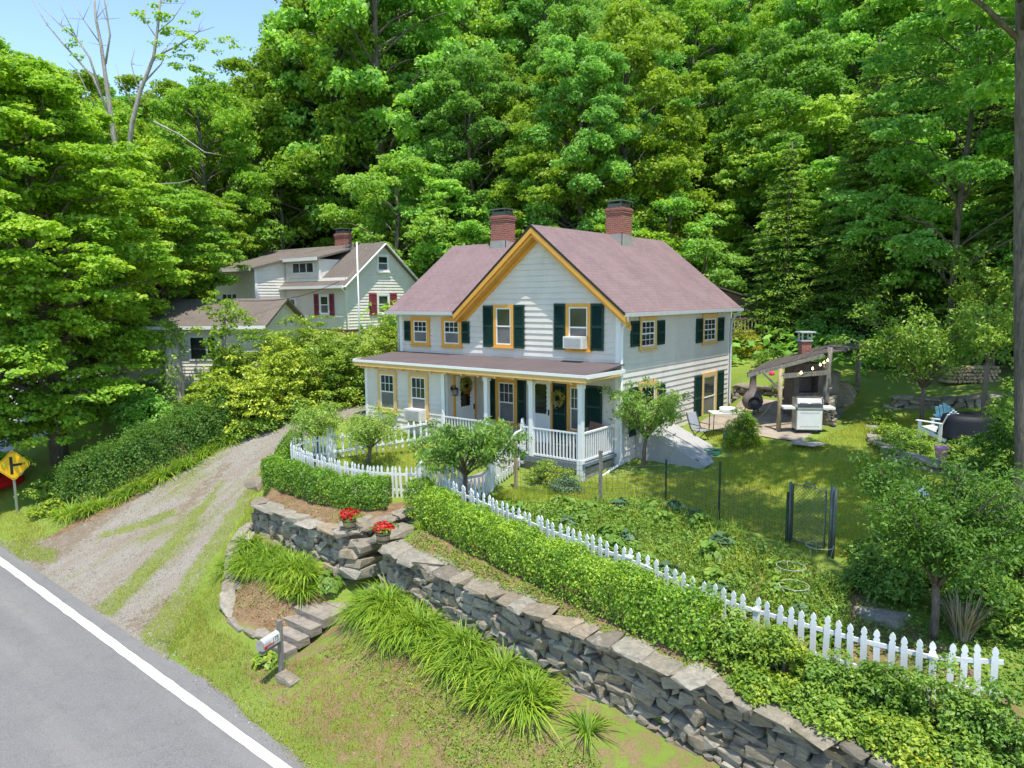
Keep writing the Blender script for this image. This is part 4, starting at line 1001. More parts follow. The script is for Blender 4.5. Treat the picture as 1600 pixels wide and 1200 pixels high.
# ------------------------------------------------------------------ entrance steps
t = thing('entrance_steps', 'wide brown stone steps with landing leading up from mailbox', 'steps', (-2.3, -10.3, -2.2))
def tread(x0, x1, y0, y1, z, h, nm='tread', mat='slate', sk=0.0):
    m = MB(); m.slab((x0 + sk, y0, z), (x1 + sk, y0, z), (x1, y1, z + .01), (x0, y1, z + .01), h); o = m.build(nm, M[mat], t); return o
LO = (-2.3, -10.3, -2.2)
lx0, lx1 = gp(460, 946, -2.1).x - LO[0], gp(500, 969, -2.1).x - LO[0]
ly = gp(480, 958, -2.1).y - LO[1]
tread(lx0, lx1 + .05, ly, ly + .62, .10, .22, 'landing')
tread(lx0 + .03, lx1 + .12, ly + .635, ly + 1.35, .115, .24, 'landing')
for k in range(3): tread(lx0 + .05 - .05 * k, lx1 - .02 - .03 * k, ly - .33 * (k + 1) + .012, ly - .33 * k, .10 - .155 * (k + 1), .2, sk=.0)
tread(.0 - .1, .85 - .1, ly + 1.5, ly + 2.1, .38, .25, 'tread', 'flag'); tread(-.02, .75, ly + 2.12, ly + 2.6, .62, .25, 'tread', 'flag'); tread(-.05, .7, ly + 2.62, ly + 3.1, .9, .3, 'tread', 'stone')
# ------------------------------------------------------------------ picket fences
def picket_mesh(w, h):
    q = w / 2; z = h
    prof = [(-q, 0), (q, 0), (q, z - .17), (q * .62, z - .145), (q * 1.05, z - .10), (q * .75, z - .045), (0, z), (-q * .75, z - .045), (-q * 1.05, z - .10), (-q * .62, z - .145), (-q, z - .17)]
    return MB().prism(prof, -.011, .011).mesh('picket')
def fence(name, label, pts, n, pm, h, mat='picket', posts=(), rails=(.22, .68), pw=.055, group=None, lift=.03, hs=None, back=True, jitter=.02):
    """pickets evenly along pts (x, y, z)"""
    o = Vector(pts[0]); t = thing(name, label, 'picket fence', o, 0, group)
    L, P = path_pts(pts, .05)
    for zr in rails:
        m = MB(); k = max(2, int(L[-1] / .5) + 1); ss = np.linspace(0, L[-1], k)
        q = [Vector([np.interp(s, L, P[:, i]) for i in range(3)]) - o + Vector((0, 0, zr + lift)) for s in ss]
        for a, b in zip(q[:-1], q[1:]):
            d = (b - a).normalized(); nrm = Vector((-d.y, d.x, 0)) * (.03 if back else -.03)
            m.bar(a + nrm, b + nrm + d * .012, .03, .07)
        m.build('rail', M[mat], t)
    for i in range(n):
        s = L[-1] * (i + .5) / n
        v = np.array([np.interp(s, L, P[:, k]) for k in range(3)]); v2 = np.array([np.interp(min(s + .1, L[-1]), L, P[:, k]) - np.interp(max(s - .1, 0), L, P[:, k]) for k in range(2)])
        k = link('picket', pm, M[mat], t)
        k.location = Vector(v) - o + Vector((0, 0, lift)); k.rotation_euler = (rs.normal(0, jitter), rs.normal(0, jitter), math.atan2(v2[1], v2[0]))
        k.scale = (1, 1, (hs(s / L[-1]) if hs else 1) * rs.uniform(.98, 1.02))
    for s, hp, wd in posts:
        v = np.array([np.interp(s * L[-1], L, P[:, k]) for k in range(3)]); p = Vector(v) - o
        MB(Matrix.Translation(p)).box(-wd, wd, -wd, wd, -.3, hp).box(-wd - .02, wd + .02, -wd - .02, wd + .02, hp, hp + .03).lathe([(wd, hp + .03), (.0, hp + .1)], 4).build('post', M[mat], t)
    return t
PM = picket_mesh(.068, .92); PW = picket_mesh(.095, .95)
fence('picket_fence', 'white picket fence curving round the little fruit tree yard', [(-7.5, -5.75, .2), (-8.2, -6.0, .12), (-8.55, -6.5, .02), (-8.1, -6.9, -.08), (-6.9, -7.1, -.14), (-5.4, -7.15, -.18), (-4.2, -6.95, -.22), (-3.5, -6.5, -.24), (-3.1, -6.15, -.26)], 54, PM, .92, hs=lambda u: 1.0, posts=((.02, 1.02, .06),))
fence('picket_gate', 'straight white picket gate and posts at top of the path', [(-3.0, -6.1, -.26), (-2.6, -5.5, -.24), (-2.45, -4.9, -.2)], 11, PM, .9, posts=((.0, 1.06, .075), (1.0, 1.02, .05)))
fence('picket_fence', 'short white picket fence beside the driveway in front of left house windows', [(-7.55, -5.7, .22), (-6.9, -4.75, .34), (-6.3, -3.7, .42), (-5.9, -2.8, .5)], 15, PM, .9, hs=lambda u: .9, posts=((.0, 1.0, .065),), back=False)
fence('picket_fence', 'white picket fence from old post to porch newel beside the steps', [(-1.8, -4.45, -.2), (-2.1, -3.3, -.1), (-2.4, -2.2, .05)], 12, PM, .92, posts=((0, 1.08, .075),))
fence('picket_fence', 'weathered grey peeling picket fence section behind the peach tree', [(-1.95, -6.35, -.26), (-1.65, -5.6, -.26), (-1.5, -5.1, -.25), (-1.75, -4.55, -.22)], 14, PM, .92, 'oldpicket', hs=lambda u: .72)
fence('picket_fence', 'long white picket fence running down to right behind the long hedge', [(-1.9, -6.5, -.3), (.2, -7.05, -.36), (2.5, -7.55, -.45), (4.9, -7.98, -.51), (6.3, -8.05, -.75), (7.1, -8.07, -.82), (9.05, -8.1, -.85), (10.2, -8.0, -.86), (11.05, -7.75, -.76)], 66, PW, .95, posts=((.27, .74, .045), (.52, .78, .05), (.72, .74, .045), (.93, .74, .045)), jitter=.03)
# ------------------------------------------------------------------ garden wire fence and chain link gate
t = thing('wire_fence', 'thin wire garden fence on stakes across the vegetable garden', 'wire fence', (-1.3, -3.85, -.2))
ws = [gp(806, 765, -.2), gp(938, 788, -.25), gp(1040, 779, -.1), gp(1123, 812, -.1), gp(1228, 850, -.1)]
O = Vector((-1.3, -3.85, -.2))
for i, (p, hgt, mt) in enumerate(zip(ws, (1.45, 1.5, 1.15, 1.5, 1.2), ('tan', 'greywood', 'greenpost', 'greenpost', 'greenpost'))):
    p = Vector((p.x, p.y, H(p.x, p.y))) - O
    if i < 2: MB().box(p.x - .04, p.x + .04, p.y - .04, p.y + .04, p.z - .2, p.z + hgt).build('stake', M[mt], t)
    else: MB().bar(p + Vector((0, 0, -.2)), p + Vector((0, 0, hgt)), .045, .03).build('stake', M[mt], t)
m = MB()
for a, b in zip(ws[:-1], ws[1:]):
    for z in np.arange(.1, 1.15, .15):
        m.bar(Vector((a.x, a.y, H(a.x, a.y) + z)) - O, Vector((b.x, b.y, H(b.x, b.y) + z)) - O, .008)
    k = int((b - a).length / .16)
    for i in range(1, k):
        v = a.lerp(b, i / k); z = H(v.x, v.y); m.bar(Vector((v.x, v.y, z + .05)) - O, Vector((v.x, v.y, z + 1.15)) - O, .005)
m.build('wire_mesh', M['fence_metal'], t)
ga, gb = gp(1232, 851, -.12), gp(1291, 866, -.12)
za = H(ga.x, ga.y)
t = thing('garden_gate', 'dark chain link garden gate standing in vegetable garden', 'gate', (ga.x, ga.y, za))
d = Vector((gb.x - ga.x, gb.y - ga.y, 0)); Lg = d.length
t.rotation_euler = (0, 0, math.atan2(d.y, d.x))
MB().tube([(0, 0, -.2), (0, 0, 1.42)], .035).build('post', M['fence_metal'], t)
MB().tube([(Lg + .08, 0, -.2), (Lg + .08, 0, 1.5)], .05).tube([(Lg + .16, -.04, -.2), (Lg + .16, -.04, 1.45)], .035).build('post', M['fence_metal'], t)
MB().tube([(.06, 0, .08), (.06, 0, 1.38), (Lg - .06, 0, 1.38), (Lg - .06, 0, .08), (.06, 0, .08)], .024).build('gate_frame', M['fence_metal'], t)
m = MB(); hh = 1.3; wv = Lg - .12; st_ = .085
for s in (1, -1):
    for c in np.arange(-hh, wv + hh, st_):
        xa, xb = max(0, c), min(wv, c + hh)
        if xb - xa < .02: continue
        z1, z2 = xa - c, xb - c
        if s < 0: xa, xb = wv - xa, wv - xb
        m.bar((.06 + xa, 0.003 * s, .08 + z1), (.06 + xb, .003 * s, .08 + z2), .006)
m.build('chain_link', M['fence_metal'], t)
MB().tube([(Lg * .35, 0, 1.4), (Lg * .4, 0, 1.46), (Lg * .6, 0, 1.46), (Lg * .65, 0, 1.4)], .014).build('handle', M['fence_metal'], t)
# ------------------------------------------------------------------ mailbox
mp_ = gp(440, 1048, -2.75); mz = H(mp_.x, mp_.y)
t = thing('mailbox', 'grey metal mailbox numbered 175 with red flag on a wooden post by road', 'mailbox', (mp_.x, mp_.y, mz))
MB().box(-.045, .045, -.05, .05, -.3, 1.22).build('post', M['greywood'], t)
va = dp(403, 995, 14.6) - dp(436, 985, 15.2)
az = math.atan2(va.y, va.x)
mrot = Matrix.Translation((0, 0, .80)) @ Matrix.Rotation(az, 4, 'Z')
MB(mrot).box(.0, .62, -.045, .045, -.09, -.0).build('arm', M['greywood'], t)
def mbprof(w_, h_): return [(-w_, 0), (w_, 0), (w_, h_ * .55)] + [(w_ * math.cos(a), h_ * .55 + h_ * .45 * math.sin(a)) for a in np.linspace(.2, math.pi - .2, 9)] + [(-w_, h_ * .55)]
sw_ = mrot @ Matrix(((0, 1, 0, 0), (1, 0, 0, 0), (0, 0, 1, 0), (0, 0, 0, 1)))
mbx = MB(sw_).prism(mbprof(.095, .235), .10, .62).build('mailbox_body', M['gutter'], t)
MB(sw_).prism(mbprof(.1, .242), .62, .64).box(-.02, .02, .64, .66, .19, .21).build('mailbox_door', M['steel'], t)
for sgn in (1,):
    f = MB(mrot); y = .1 * sgn
    f.box(.30, .60, y - .004, y + .008, .065, .085).box(.53, .60, y - .004, y + .0085, .02, .0649)
    f.build('flag', M['redflower'], t)
def text(par, body, size, mat, mtx, name='number'):
    c = bpy.data.curves.new(name, 'FONT'); c.body = body; c.size = size; c.extrude = .002; c.align_x = 'CENTER'; c.align_y = 'CENTER'
    o = bpy.data.objects.new(name, c); COL.objects.link(o); dg = bpy.context.evaluated_depsgraph_get()
    me = bpy.data.meshes.new_from_object(o.evaluated_get(dg)); bpy.data.objects.remove(o)
    me.name = name
    o = link(name, me, mat, par); o.matrix_local = mtx
    return o
# the side of the box that faces the camera: local +y of mrot
pl = MB(mrot).box(.12, .38, .0952, .099, .075, .195).build('number_plate', M['trim'], t)
tm = mrot @ Matrix.Translation((.25, .1005, .135)) @ Matrix(((-1, 0, 0, 0), (0, 0, 1, 0), (0, 1, 0, 0), (0, 0, 0, 1)))
text(t, '175', .13, M['signblack'], tm)
# ------------------------------------------------------------------ road sign
sp_ = gp(27, 800, -2.05); sz = H(sp_.x, sp_.y)
t = thing('road_sign', 'yellow diamond side road warning sign with black symbol by the road', 'road sign', (sp_.x, sp_.y, sz))
top = dp(20, 727, (sp_ - CP).dot(EY)) - Vector((sp_.x, sp_.y, sz))
pm_ = MB(); pm_.bar((0, 0, -.3), top + Vector((-.03, 0, .55)), .07, .04); pm_.build('post', M['steel'], t)
nd = (CP - sp_); nd.z = 0; nd.normalize(); nd = (nd * .94 + EX * .22).normalized(); ux = Vector((-nd.y, nd.x, 0))
fm = Matrix(((ux.x, -nd.x, 0, top.x + nd.x * .04), (ux.y, -nd.y, 0, top.y + nd.y * .04), (0, 0, 1, top.z), (0, 0, 0, 1)))
def dia(r, c=.06): return [(-c, -r + c), (c, -r + c), (r - c, -c), (r - c, c), (c, r - c), (-c, r - c), (-r + c, c), (-r + c, -c)]
MB(fm).prism(dia(.57), -.004, .0).build('panel', M['signyellow'], t)
bd = MB(fm); pts_ = dia(.535); pin = dia(.515)
for i in range(8): a, b, c, d_ = pts_[i], pts_[(i + 1) % 8], pin[(i + 1) % 8], pin[i]; bd.add([(a[0], -.006, a[1]), (b[0], -.006, b[1]), (c[0], -.006, c[1]), (d_[0], -.006, d_[1])], [(0, 1, 2, 3)])
bd.box(-.10, -.005, -.0075, -.0045, -.32, .32).box(-.0049, .27, -.0075, -.0045, -.035, .055)
bd.build('symbol', M['signblack'], t)
# ------------------------------------------------------------------ flower tubs
def tub(loc, label):
    t = thing('flower_tub', label, 'flower pot', loc)
    m = MB(); n = 14
    for k in range(n):
        a0, a1 = 2 * math.pi * k / n + .02, 2 * math.pi * (k + 1) / n - .02
        vs = []
        for r0, z in ((.145, 0), (.19, .26)):
            for a in (a0, a1):
                for dr in (0, -.025): vs.append(((r0 + dr) * math.cos(a), (r0 + dr) * math.sin(a), z))
        m.add(vs, [(0, 2, 6, 4), (1, 5, 7, 3), (4, 6, 7, 5), (0, 4, 5, 1), (2, 3, 7, 6), (0, 1, 3, 2)])
    m.build('tub', M['tan'], t)
    MB().lathe([(.156, .04), (.161, .07)], 24).lathe([(.186, .2), (.191, .23)], 24).build('hoop', M['black'], t)
    MB().lathe([(0, .22), (.165, .22)], 16).build('soil', M['soil'], t)
    C = rg.normal(0, .11, (34, 3)) * [1.25, 1.25, .55] + [0, 0, .34]
    leaves_obj('foliage', M['weed'], t, [clumps(rg, C, .08, 12, .07, .7)])
    k = 260; d = sph(rg, k); d[:, 2] = np.abs(d[:, 2]); P = d * [.27, .27, .19] * rg.uniform(.75, 1.05, (k, 1)) + [0, 0, .33]
    leaves_obj('flowers', M['redflower'], t, [leafgeo(rg, P, d + [0, 0, .6], .062, .95)])
tub((-2.95, -8.78, -.42), 'barrel tub of red flowers on the left wall end, farther back')
tub((-1.62, -8.82, -.5), 'barrel tub of red flowers on right wall end beside the long wall')
# ------------------------------------------------------------------ barbecue shelter
GZ = .86
t = thing('barbecue_shelter', 'rustic open shelter with sloping board roof over the grill and stone oven', 'shelter', (0, 0, 0))
pA = dp(1216, 679, 24.6); pA.z = GZ
pB = dp(1290, 650, 25.6); pB.z = GZ + .05
pC = dp(1338, 640, 29); pC.z = 1.0
MB().tube([pA - Vector((0, 0, .2)), pA + Vector((.01, 0, .9)), pA + Vector((0, .02, 2.15))], [.085, .075, .075], 9).build('post', M['tan'], t)
pts = [pB + Vector(v) for v in ((0, 0, -.2), (.03, .02, .6), (-.03, 0, 1.2), (.04, .02, 1.6), (.02, 0, 2.1), (.06, 0, 2.75))]
pb = MB().tube(pts, [.12, .105, .115, .09, .095, .09], 9)
pb.tube([pB + Vector((-.02, 0, 1.15)), pB + Vector((.16, -.05, 1.32))], [.07, .05], 7).tube([pB + Vector((.02, 0, 1.95)), pB + Vector((-.16, -.03, 2.1))], [.06, .04], 7)
pb.build('post', M['greywood'], t)
MB().tube([pC - Vector((0, 0, .2)), pC + Vector((0, 0, 2.55))], [.1, .09], 8).build('post', M['greywood'], t)
# roof: low eave at left, ridge at right; seen edge-on from the yard
e1 = dp(1166, 583, 24.8); r1 = dp(1287, 551, 25.4); e2 = e1 + Vector((-.6, 3.9, .1)); r2 = r1 + Vector((-.6, 3.9, .15)); f1 = dp(1345, 545, 28.0); 
m = MB(); nb = 9
for k in range(nb):
    a, b = k / nb + .004, (k + 1) / nb - .004
    za = Vector((0, 0, rs.uniform(-.012, .012)))
    m.slab(e1.lerp(r1, a) + za, e1.lerp(r1, b) + za, e2.lerp(r2, b) + za, e2.lerp(r2, a) + za, .03)
m.build('roof', M['greyroof'], t)
m = MB(); q1 = r1 + Vector((.02, 0, 0)); q2 = r2 + Vector((.02, 0, 0)); s1 = r1 + EX * 1.9 + EY * 1.2 + Vector((0, 0, .02)); s2 = s1 + Vector((-.6, 3.0, 0))
m.slab(q1, s1, s2, q2, .03); m.build('roof', M['greyroof'], t)
dn = Vector((0, 0, -.1))
m = MB().bar(e1 + dn + (r1 - e1) * .02, r1 + dn, .07, .12).bar(e2 + dn, r2 + dn, .07, .12).bar(e1.lerp(e2, .5) + dn, r1.lerp(r2, .5) + dn, .07, .12)
m.build('rafter', M['greywood'], t)
m = MB().bar(pA + Vector((-.05, 0, 1.88)), pB + Vector((0, -.02, 1.85)), .06, .15); m.build('cross_beam', M['greywood'], t)
m = MB().bar(pA + Vector((0, 0, 1.45)), e1.lerp(r1, .2) + dn, .05, .07); m.build('brace', M['greywood'], t)
# stone counter with paved top, running back
t = thing('stone_counter', 'L shaped stone barbecue counter with flat tan top under the shelter', 'counter', (0, 0, 0))
cA = gp(1292, 700, GZ - .05); 
cx, cy = cA.x + .05, cA.y + .2
def facestones(a, b, z0, z1, m, n=60, d=.12):
    a, b = Vector(a), Vector(b); L = (b - a).length; u = (b - a).normalized(); nn = Vector((u.y, -u.x, 0))
    z = z0
    while z < z1 - .02:
        h = min(rs.uniform(.1, .22), z1 - z); s = 0
        while s < L:
            l = rs.uniform(.15, .4); c = a + u * min(s + l / 2, L) + Vector((0, 0, z + h / 2 - a.z)) - nn * (d - .05)
            m.hull(rock_pts(c, (l * .53, d, h * .55), 14, (u, nn, (0, 0, 1)))); s += l
        z += h
m = MB(); cA2 = pB + Vector((.25, -.25, 0)); cB2 = cA2 + EX * .95 + EY * 1.75; cC2 = cB2 + Vector((-1.6, 2.0, 0))
facestones(cA2, cB2, GZ - .2, GZ + .88, m); facestones(cA2 + Vector((-1.4, .6, 0)), cA2, GZ - .1, GZ + .88, m)
m.build('stones', M['stone'], t)
tp = GZ + .93
MB().slab((cA2.x - .1, cA2.y - .1, tp), (cB2.x + .06, cB2.y, tp), (cC2.x, cC2.y, tp), (cA2.x - 1.4, cA2.y + .7, tp), .07).build('countertop', PAVE, t)
t = thing('brick_oven', 'dark stone and brick outdoor oven with brick chimney under the shelter', 'oven', (0, 0, 0))
oc = dp(1262, 600, 27.0)
m = MB(Matrix.Translation((oc.x, oc.y, GZ)) @ Matrix.Rotation(YAW, 4, 'Z'))
m.box(-.55, .55, -.1, .9, 0, 1.0).box(-.55, -.36, -.1, .9, 1.0, 1.75).box(.36, .55, -.1, .9, 1.0, 1.75).box(-.36, .36, .5, .9, 1.0, 1.75).box(-.55, .55, -.1, .9, 1.752, 2.1)
m.build('oven_body', M['clay'], t)
ch = MB(Matrix.Translation((oc.x, oc.y, GZ)) @ Matrix.Rotation(YAW, 4, 'Z')).box(-.18, .18, .22, .58, 2.102, dp(1267, 533, 27.4).z - GZ).build('chimney', M['brick'], t)
zt = dp(1267, 533, 27.4).z - GZ
m = MB(Matrix.Translation((oc.x, oc.y, GZ)) @ Matrix.Rotation(YAW, 4, 'Z')).box(-.22, .22, .18, .62, zt + .002, zt + .05)
for sx in (-1, 1):
    for sy in (0, 1): m.box(sx * .17 - .025, sx * .17 + .025, .21 + sy * .34, .26 + sy * .34, zt + .05, zt + .32)
m.box(-.29, .29, .11, .69, zt + .322, zt + .37).build('chimney_cap', M['gutter'], ch)
MB(Matrix.Translation((oc.x, oc.y, GZ)) @ Matrix.Rotation(YAW, 4, 'Z')).hull(rock_pts((.95, .5, .95), (.42, .4, .85), 30, None, .7), True).build('dome', M['stone'], t)
# bulbs on a string
t = thing('string_lights', 'string of small lit bulbs hanging under the shelter roof', 'string lights', tuple(pA + Vector((0, 0, 2.05))))
O = pA + Vector((0, 0, 2.05)); ps = []
for k in range(13):
    u = k / 12; p = pA.lerp(pB + Vector((-.05, 0, .35)), u) + Vector((0, 0, 2.0 - .14 * math.sin(u * math.pi) - .0)) - EY * .1; ps.append(p - O)
MB().tube(ps, .008, 5).build('cord', M['black'], t)
for k in (5, 8, 10, 11, 12):
    c = ps[k] + Vector((0, 0, -.06)); MB().lathe([(0, -.045), (.032, -.025), (.036, 0), (.02, .035), (.012, .06)], 8, c).build('bulb', M['bulb'], t)
t = MB().lathe([(0, -.02), (.09, .0), (.1, .05), (.07, .12), (0, .14)], 12); o = t.build('lantern', M['redcloth']); o.location = dp(1206, 583, 24.6) + Vector((0, 0, -.07)); tag(o, 'small pink red lantern hanging from the shelter eave', 'lantern')
# grill
gl = dp(1260, 672, 24.3); gl.z = H(gl.x, gl.y) + .03
t = thing('gas_grill', 'stainless steel gas grill with closed lid and side shelves', 'grill', gl, YAW - .12)
MB().box(-.42, .42, -.3, .3, .1, .78).build('cabinet', M['steel'], t)
dpanel = MB().box(-.40, .40, -.318, -.302, .13, .75); dpanel.build('door', M['acw'], t)
v = MB()
for zz_ in (.2, .66):
    for k in range(14): x = -.3 + k * .045; v.box(x, x + .02, -.3215, -.3185, zz_, zz_ + .045)
v.build('vent', M['greyplastic'], t)
MB().prism([(-.40, .80), (.40, .80), (.40, .86), (-.40, .86)], -.32, .3).build('control_panel', M['steel'], t)
LM = Matrix(((0, 1, 0, 0), (1, 0, 0, 0), (0, 0, 1, 0), (0, 0, 0, 1)))
MB(LM).prism([(-.3, .862), (.3, .862), (.3, .98), (.2, 1.16), (.02, 1.22), (-.16, 1.17), (-.29, 1.0)], -.40, .40).build('lid', M['grilllid'], t)
MB().tube([(-.33, -.33, 1.02), (.33, -.33, 1.02)], .016).box(-.43, -.405, -.31, .3, .864, 1.16).box(.405, .43, -.31, .3, .864, 1.16).build('lid_handle', M['steel'], t)
for s in (-1, 1):
    MB().box(s * .64 - .2, s * .64 + .2, -.26, .26, .80, .87).build('side_shelf', M['acw'], t)
    for y in (-.24, .24): MB().lathe([(0, -.03), (.05, -.03), (.05, .03), (0, .03)], 10, (s * .36, y, .05)).box(s * .36 - .02, s * .36 + .02, y - .02, y + .02, .05, .1).build('wheel', M['rubber'], t)
# chiminea
c0 = gp(1175, 648, .9); cz = H(c0.x, c0.y) + .03
t = thing('chiminea', 'clay chiminea with dark round mouth standing on patio', 'chiminea', (c0.x, c0.y, cz), YAW - .1)
MB().lathe([(0, .2), (.18, .2), (.33, .32), (.4, .5), (.36, .7), (.24, .86), (.15, .95), (.125, 1.25), (.11, 1.5), (.14, 1.53), (.17, 1.6), (.15, 1.6), (.09, 1.5), (.1, 1.0)], 22).build('body', M['clay'], t)
MB(Matrix.Translation((0, -.315, .5)) @ Matrix.Rotation(R(90), 4, 'X') @ Matrix.Scale(1, 4)).lathe([(0, .06), (.21, .06), (.225, .075), (.235, .07), (.24, .0)], 20).build('mouth', M['black'], t)
MB().lathe([(.15, 1.52), (.178, 1.62), (.15, 1.72), (.10, 1.73)], 12).build('chimney_collar', M['black'], t)
for k in range(3): a = k * 2.09 + .5; MB().tube([(.24 * math.cos(a), .24 * math.sin(a), .32), (.33 * math.cos(a), .33 * math.sin(a), 0)], .02, 6).build('leg', M['black'], t)
# white table with tub beside the house wall
t0 = dp(1133, 668, 25.3); tz = H(t0.x, t0.y)
t = thing('patio_table', 'small white patio table on thin legs beside house wall', 'table', (t0.x, t0.y, tz), YAW)
MB().box(-.55, .6, -.33, .33, .72, .76).build('tabletop', M['acw'], t)
for x in (-.5, .55):
    for y in (-.28, .28): MB().tube([(x, y, 0), (x * .96, y, .72)], .016, 6).build('leg', M['fence_metal'], t)
t = MB().lathe([(0, 0), (.22, 0), (.27, .06), (.27, .16), (.24, .16), (.23, .08), (0, .06)], 20); o = t.build('basin', M['trim']); o.location = (t0.x + .05, t0.y + .03, tz + .762); tag(o, 'round white basin on the white patio table', 'basin')
gb_ = gp(1155, 681, .72); o = MB(Matrix.Translation((0, 0, 0))).hull([(x * .55 * s, y * .13 * s, z) for x in (-1, 1) for y in (-1, 1) for s, z in ((1, 0), (1, .17), (.95, .22))]).build('storage_tray', M['greenbox']); o.location = (gb_.x, gb_.y, H(gb_.x, gb_.y) + .01); o.rotation_euler = (0, 0, YAW + .25); tag(o, 'long dark teal plastic tray lying on grass beside the patio table', 'tray')
# folded dark chair and hose by the wall
c1 = dp(1093, 690, 25.0); cz = H(c1.x, c1.y)
t = thing('garden_chair', 'dark grey folding garden chair against the side wall of the house', 'chair', (c1.x, c1.y, cz), YAW + .6)
MB().slab((-.24, -.24, .44), (.24, -.24, .44), (.24, .2, .42), (-.24, .2, .42), .03).build('seat', M['greyplastic'], t)
MB().slab((-.24, .2, .45), (.24, .2, .45), (.24, .42, 1.0), (-.24, .42, 1.0), .03).build('backrest', M['greyplastic'], t)
for x in (-.25, .25): MB().tube([(x, -.26, 0), (x, .2, .5), (x, .4, 1.02)], .016, 6).tube([(x, .3, 0), (x, -.2, .46), (x, -.24, .62), (x, .25, .64)], .014, 6).build('leg', M['black'], t)
t = MB(); h0 = gp(1108, 700, .45)
for k in range(3): t.tube([((.3 - .02 * k) * math.cos(a), (.3 - .02 * k) * math.sin(a), .04 + .045 * k) for a in np.linspace(0, 6.4, 26)], .018, 6)
o = t.build('garden_hose', M['greenbox']); o.location = (h0.x + .1, h0.y, H(h0.x, h0.y)); tag(o, 'coiled green garden hose on the grass by the side wall', 'hose')
# adirondack chairs
def adirondack(loc, rz, mat, label):
    t = thing('adirondack_chair', label, 'chair', loc, rz)
    for k in range(6): y = -.32 + k * .1; MB().box(-.28, .28, y, y + .085, .36 - k * .025, .385 - k * .025).build('seat_slat', M[mat], t)
    for k in range(5):
        x = -.24 + k * .115; hgt = 1.0 - abs(k - 2) * .06
        MB().slab((x, .24, .24), (x + .1, .24, .24), (x + .1, .52, hgt), (x, .52, hgt), .022).build('back_slat', M[mat], t)
    for s in (-1, 1):
        MB().box(s * .36 - .07, s * .36 + .07, -.42, .4, .56, .585).build('armrest', M[mat], t)
        MB().box(s * .33 - .02, s * .33 + .02, -.38, -.28, 0, .558).build('leg', M[mat], t)
        MB().slab((s * .31 - .012, -.3, .36), (s * .31 + .012, -.3, .36), (s * .31 + .012, .55, .12), (s * .31 - .012, .55, .12), .12).box(s * .33 - .02, s * .33 + .02, .3, .4, 0, .558).build('leg', M[mat], t)
    return t
a1 = gp(1487, 677, 1.05); adirondack((a1.x, a1.y, H(a1.x, a1.y)), YAW + 2.2, 'blueadir', 'pale blue slatted garden armchair beside covered black table')
a2 = gp(1462, 684, 1.0); adirondack((a2.x, a2.y, H(a2.x, a2.y)), YAW + 3.6, 'trim', 'white slatted garden armchair in front of the pale blue one')
# covered table
k0 = gp(1517, 688, 1.0); kz = H(k0.x, k0.y)
m = MB(); n = 28; rng_ = np.random.default_rng(4)
prof = [(0, .8), (.55, .8), (.68, .77), (.72, .6), (.76, .35), (.8, .1)]
vs = []; 
for i, (r_, z) in enumerate(prof):
    for k in range(n):
        a = 2 * math.pi * k / n; q = 1 + (.05 * math.sin(7 * a + 1) + .03 * math.sin(11 * a)) * (i / 5) ** 1.5
        vs.append((r_ * q * 1.25 * math.cos(a), r_ * q * .9 * math.sin(a), z + (.03 * math.sin(9 * a) if i == 5 else 0)))
m.add(vs, [(i * n + k, i * n + (k + 1) % n, (i + 1) * n + (k + 1) % n, (i + 1) * n + k) for i in range(5) for k in range(n)], True)
o = m.build('covered_table', M['tarp']); o.location = (k0.x, k0.y, kz); o.rotation_euler = (0, 0, YAW); tag(o, 'garden table draped in a black cover with sagging folds', 'table')
pk = gp(1470, 718, .98); t = thing('flower_pot', 'pink plastic bucket standing on the raised bed wall', 'flower pot', (pk.x, pk.y, 1.0))
MB().lathe([(0, .01), (.13, .01), (.17, .3), (.18, .31), (.18, .34), (.155, .34), (.15, .26), (0, .26)], 20).build('pot', M['pinkpot'], t)
MB().tube([(-.17, 0, .32), (-.15, -.1, .42), (0, -.16, .46), (.15, -.1, .42), (.17, 0, .32)], .008, 5).build('handle', M['pinkpot'], t)
# firewood
f0 = gp(1512, 612, 1.7); fz = H(f0.x, f0.y)
t = thing('firewood_pile', 'low stacked pile of split firewood under the trees', 'firewood', (f0.x, f0.y, fz), YAW)
m = MB()
for r_ in range(5):
    for k in range(13):
        x = -.95 + k * .155 + (.07 if r_ % 2 else 0) + rs.normal(0, .015); z = .07 + r_ * .13
        m.hull([(x + .085 * math.cos(a) * rs.uniform(.8, 1.1), y, z + .075 * math.sin(a) * rs.uniform(.8, 1.1)) for a in np.linspace(0, 5.2, 6) for y in (-.28 + rs.normal(0, .03), .28)])
m.build('logs', M['tan'], t)
# pale lying things in the right hand shrubbery: two bits of white board
w0 = gp(1418, 788, .1)
o = MB().hull([(x, y, z) for x in (-.38, .36) for y in (-.2, .22) for z in (.3, .34)]).build('white_board', M['trim']); o.location = (w0.x, w0.y, H(w0.x, w0.y)); o.rotation_euler = (.5, .15, YAW); tag(o, 'broken white board leaning among right hand shrubs', 'board')
# garden hoops
for i, (px, py) in enumerate(((1280, 868), (1235, 897), (1240, 925))):
    p = gp(px, py, -.1 - .08 * i); z = H(p.x, p.y)
    m = MB().tube([(.28 * math.cos(a), .28 * math.sin(a), .3) for a in np.linspace(0, 2 * math.pi, 25)], .006, 5, False)
    for a in (0, 2.1, 4.2): m.tube([(.28 * math.cos(a), .28 * math.sin(a), .3), (.2 * math.cos(a), .2 * math.sin(a), -.05)], .005, 5)
    o = m.build('plant_support', M['gutter']); o.location = (p.x, p.y, z)
    tag(o, ('thin wire plant ring nearest the garden gate', 'thin wire plant ring in the middle of the vegetable bed', 'thin wire plant ring nearest the picket fence')[i], 'plant support', 'plant rings in the vegetable garden')
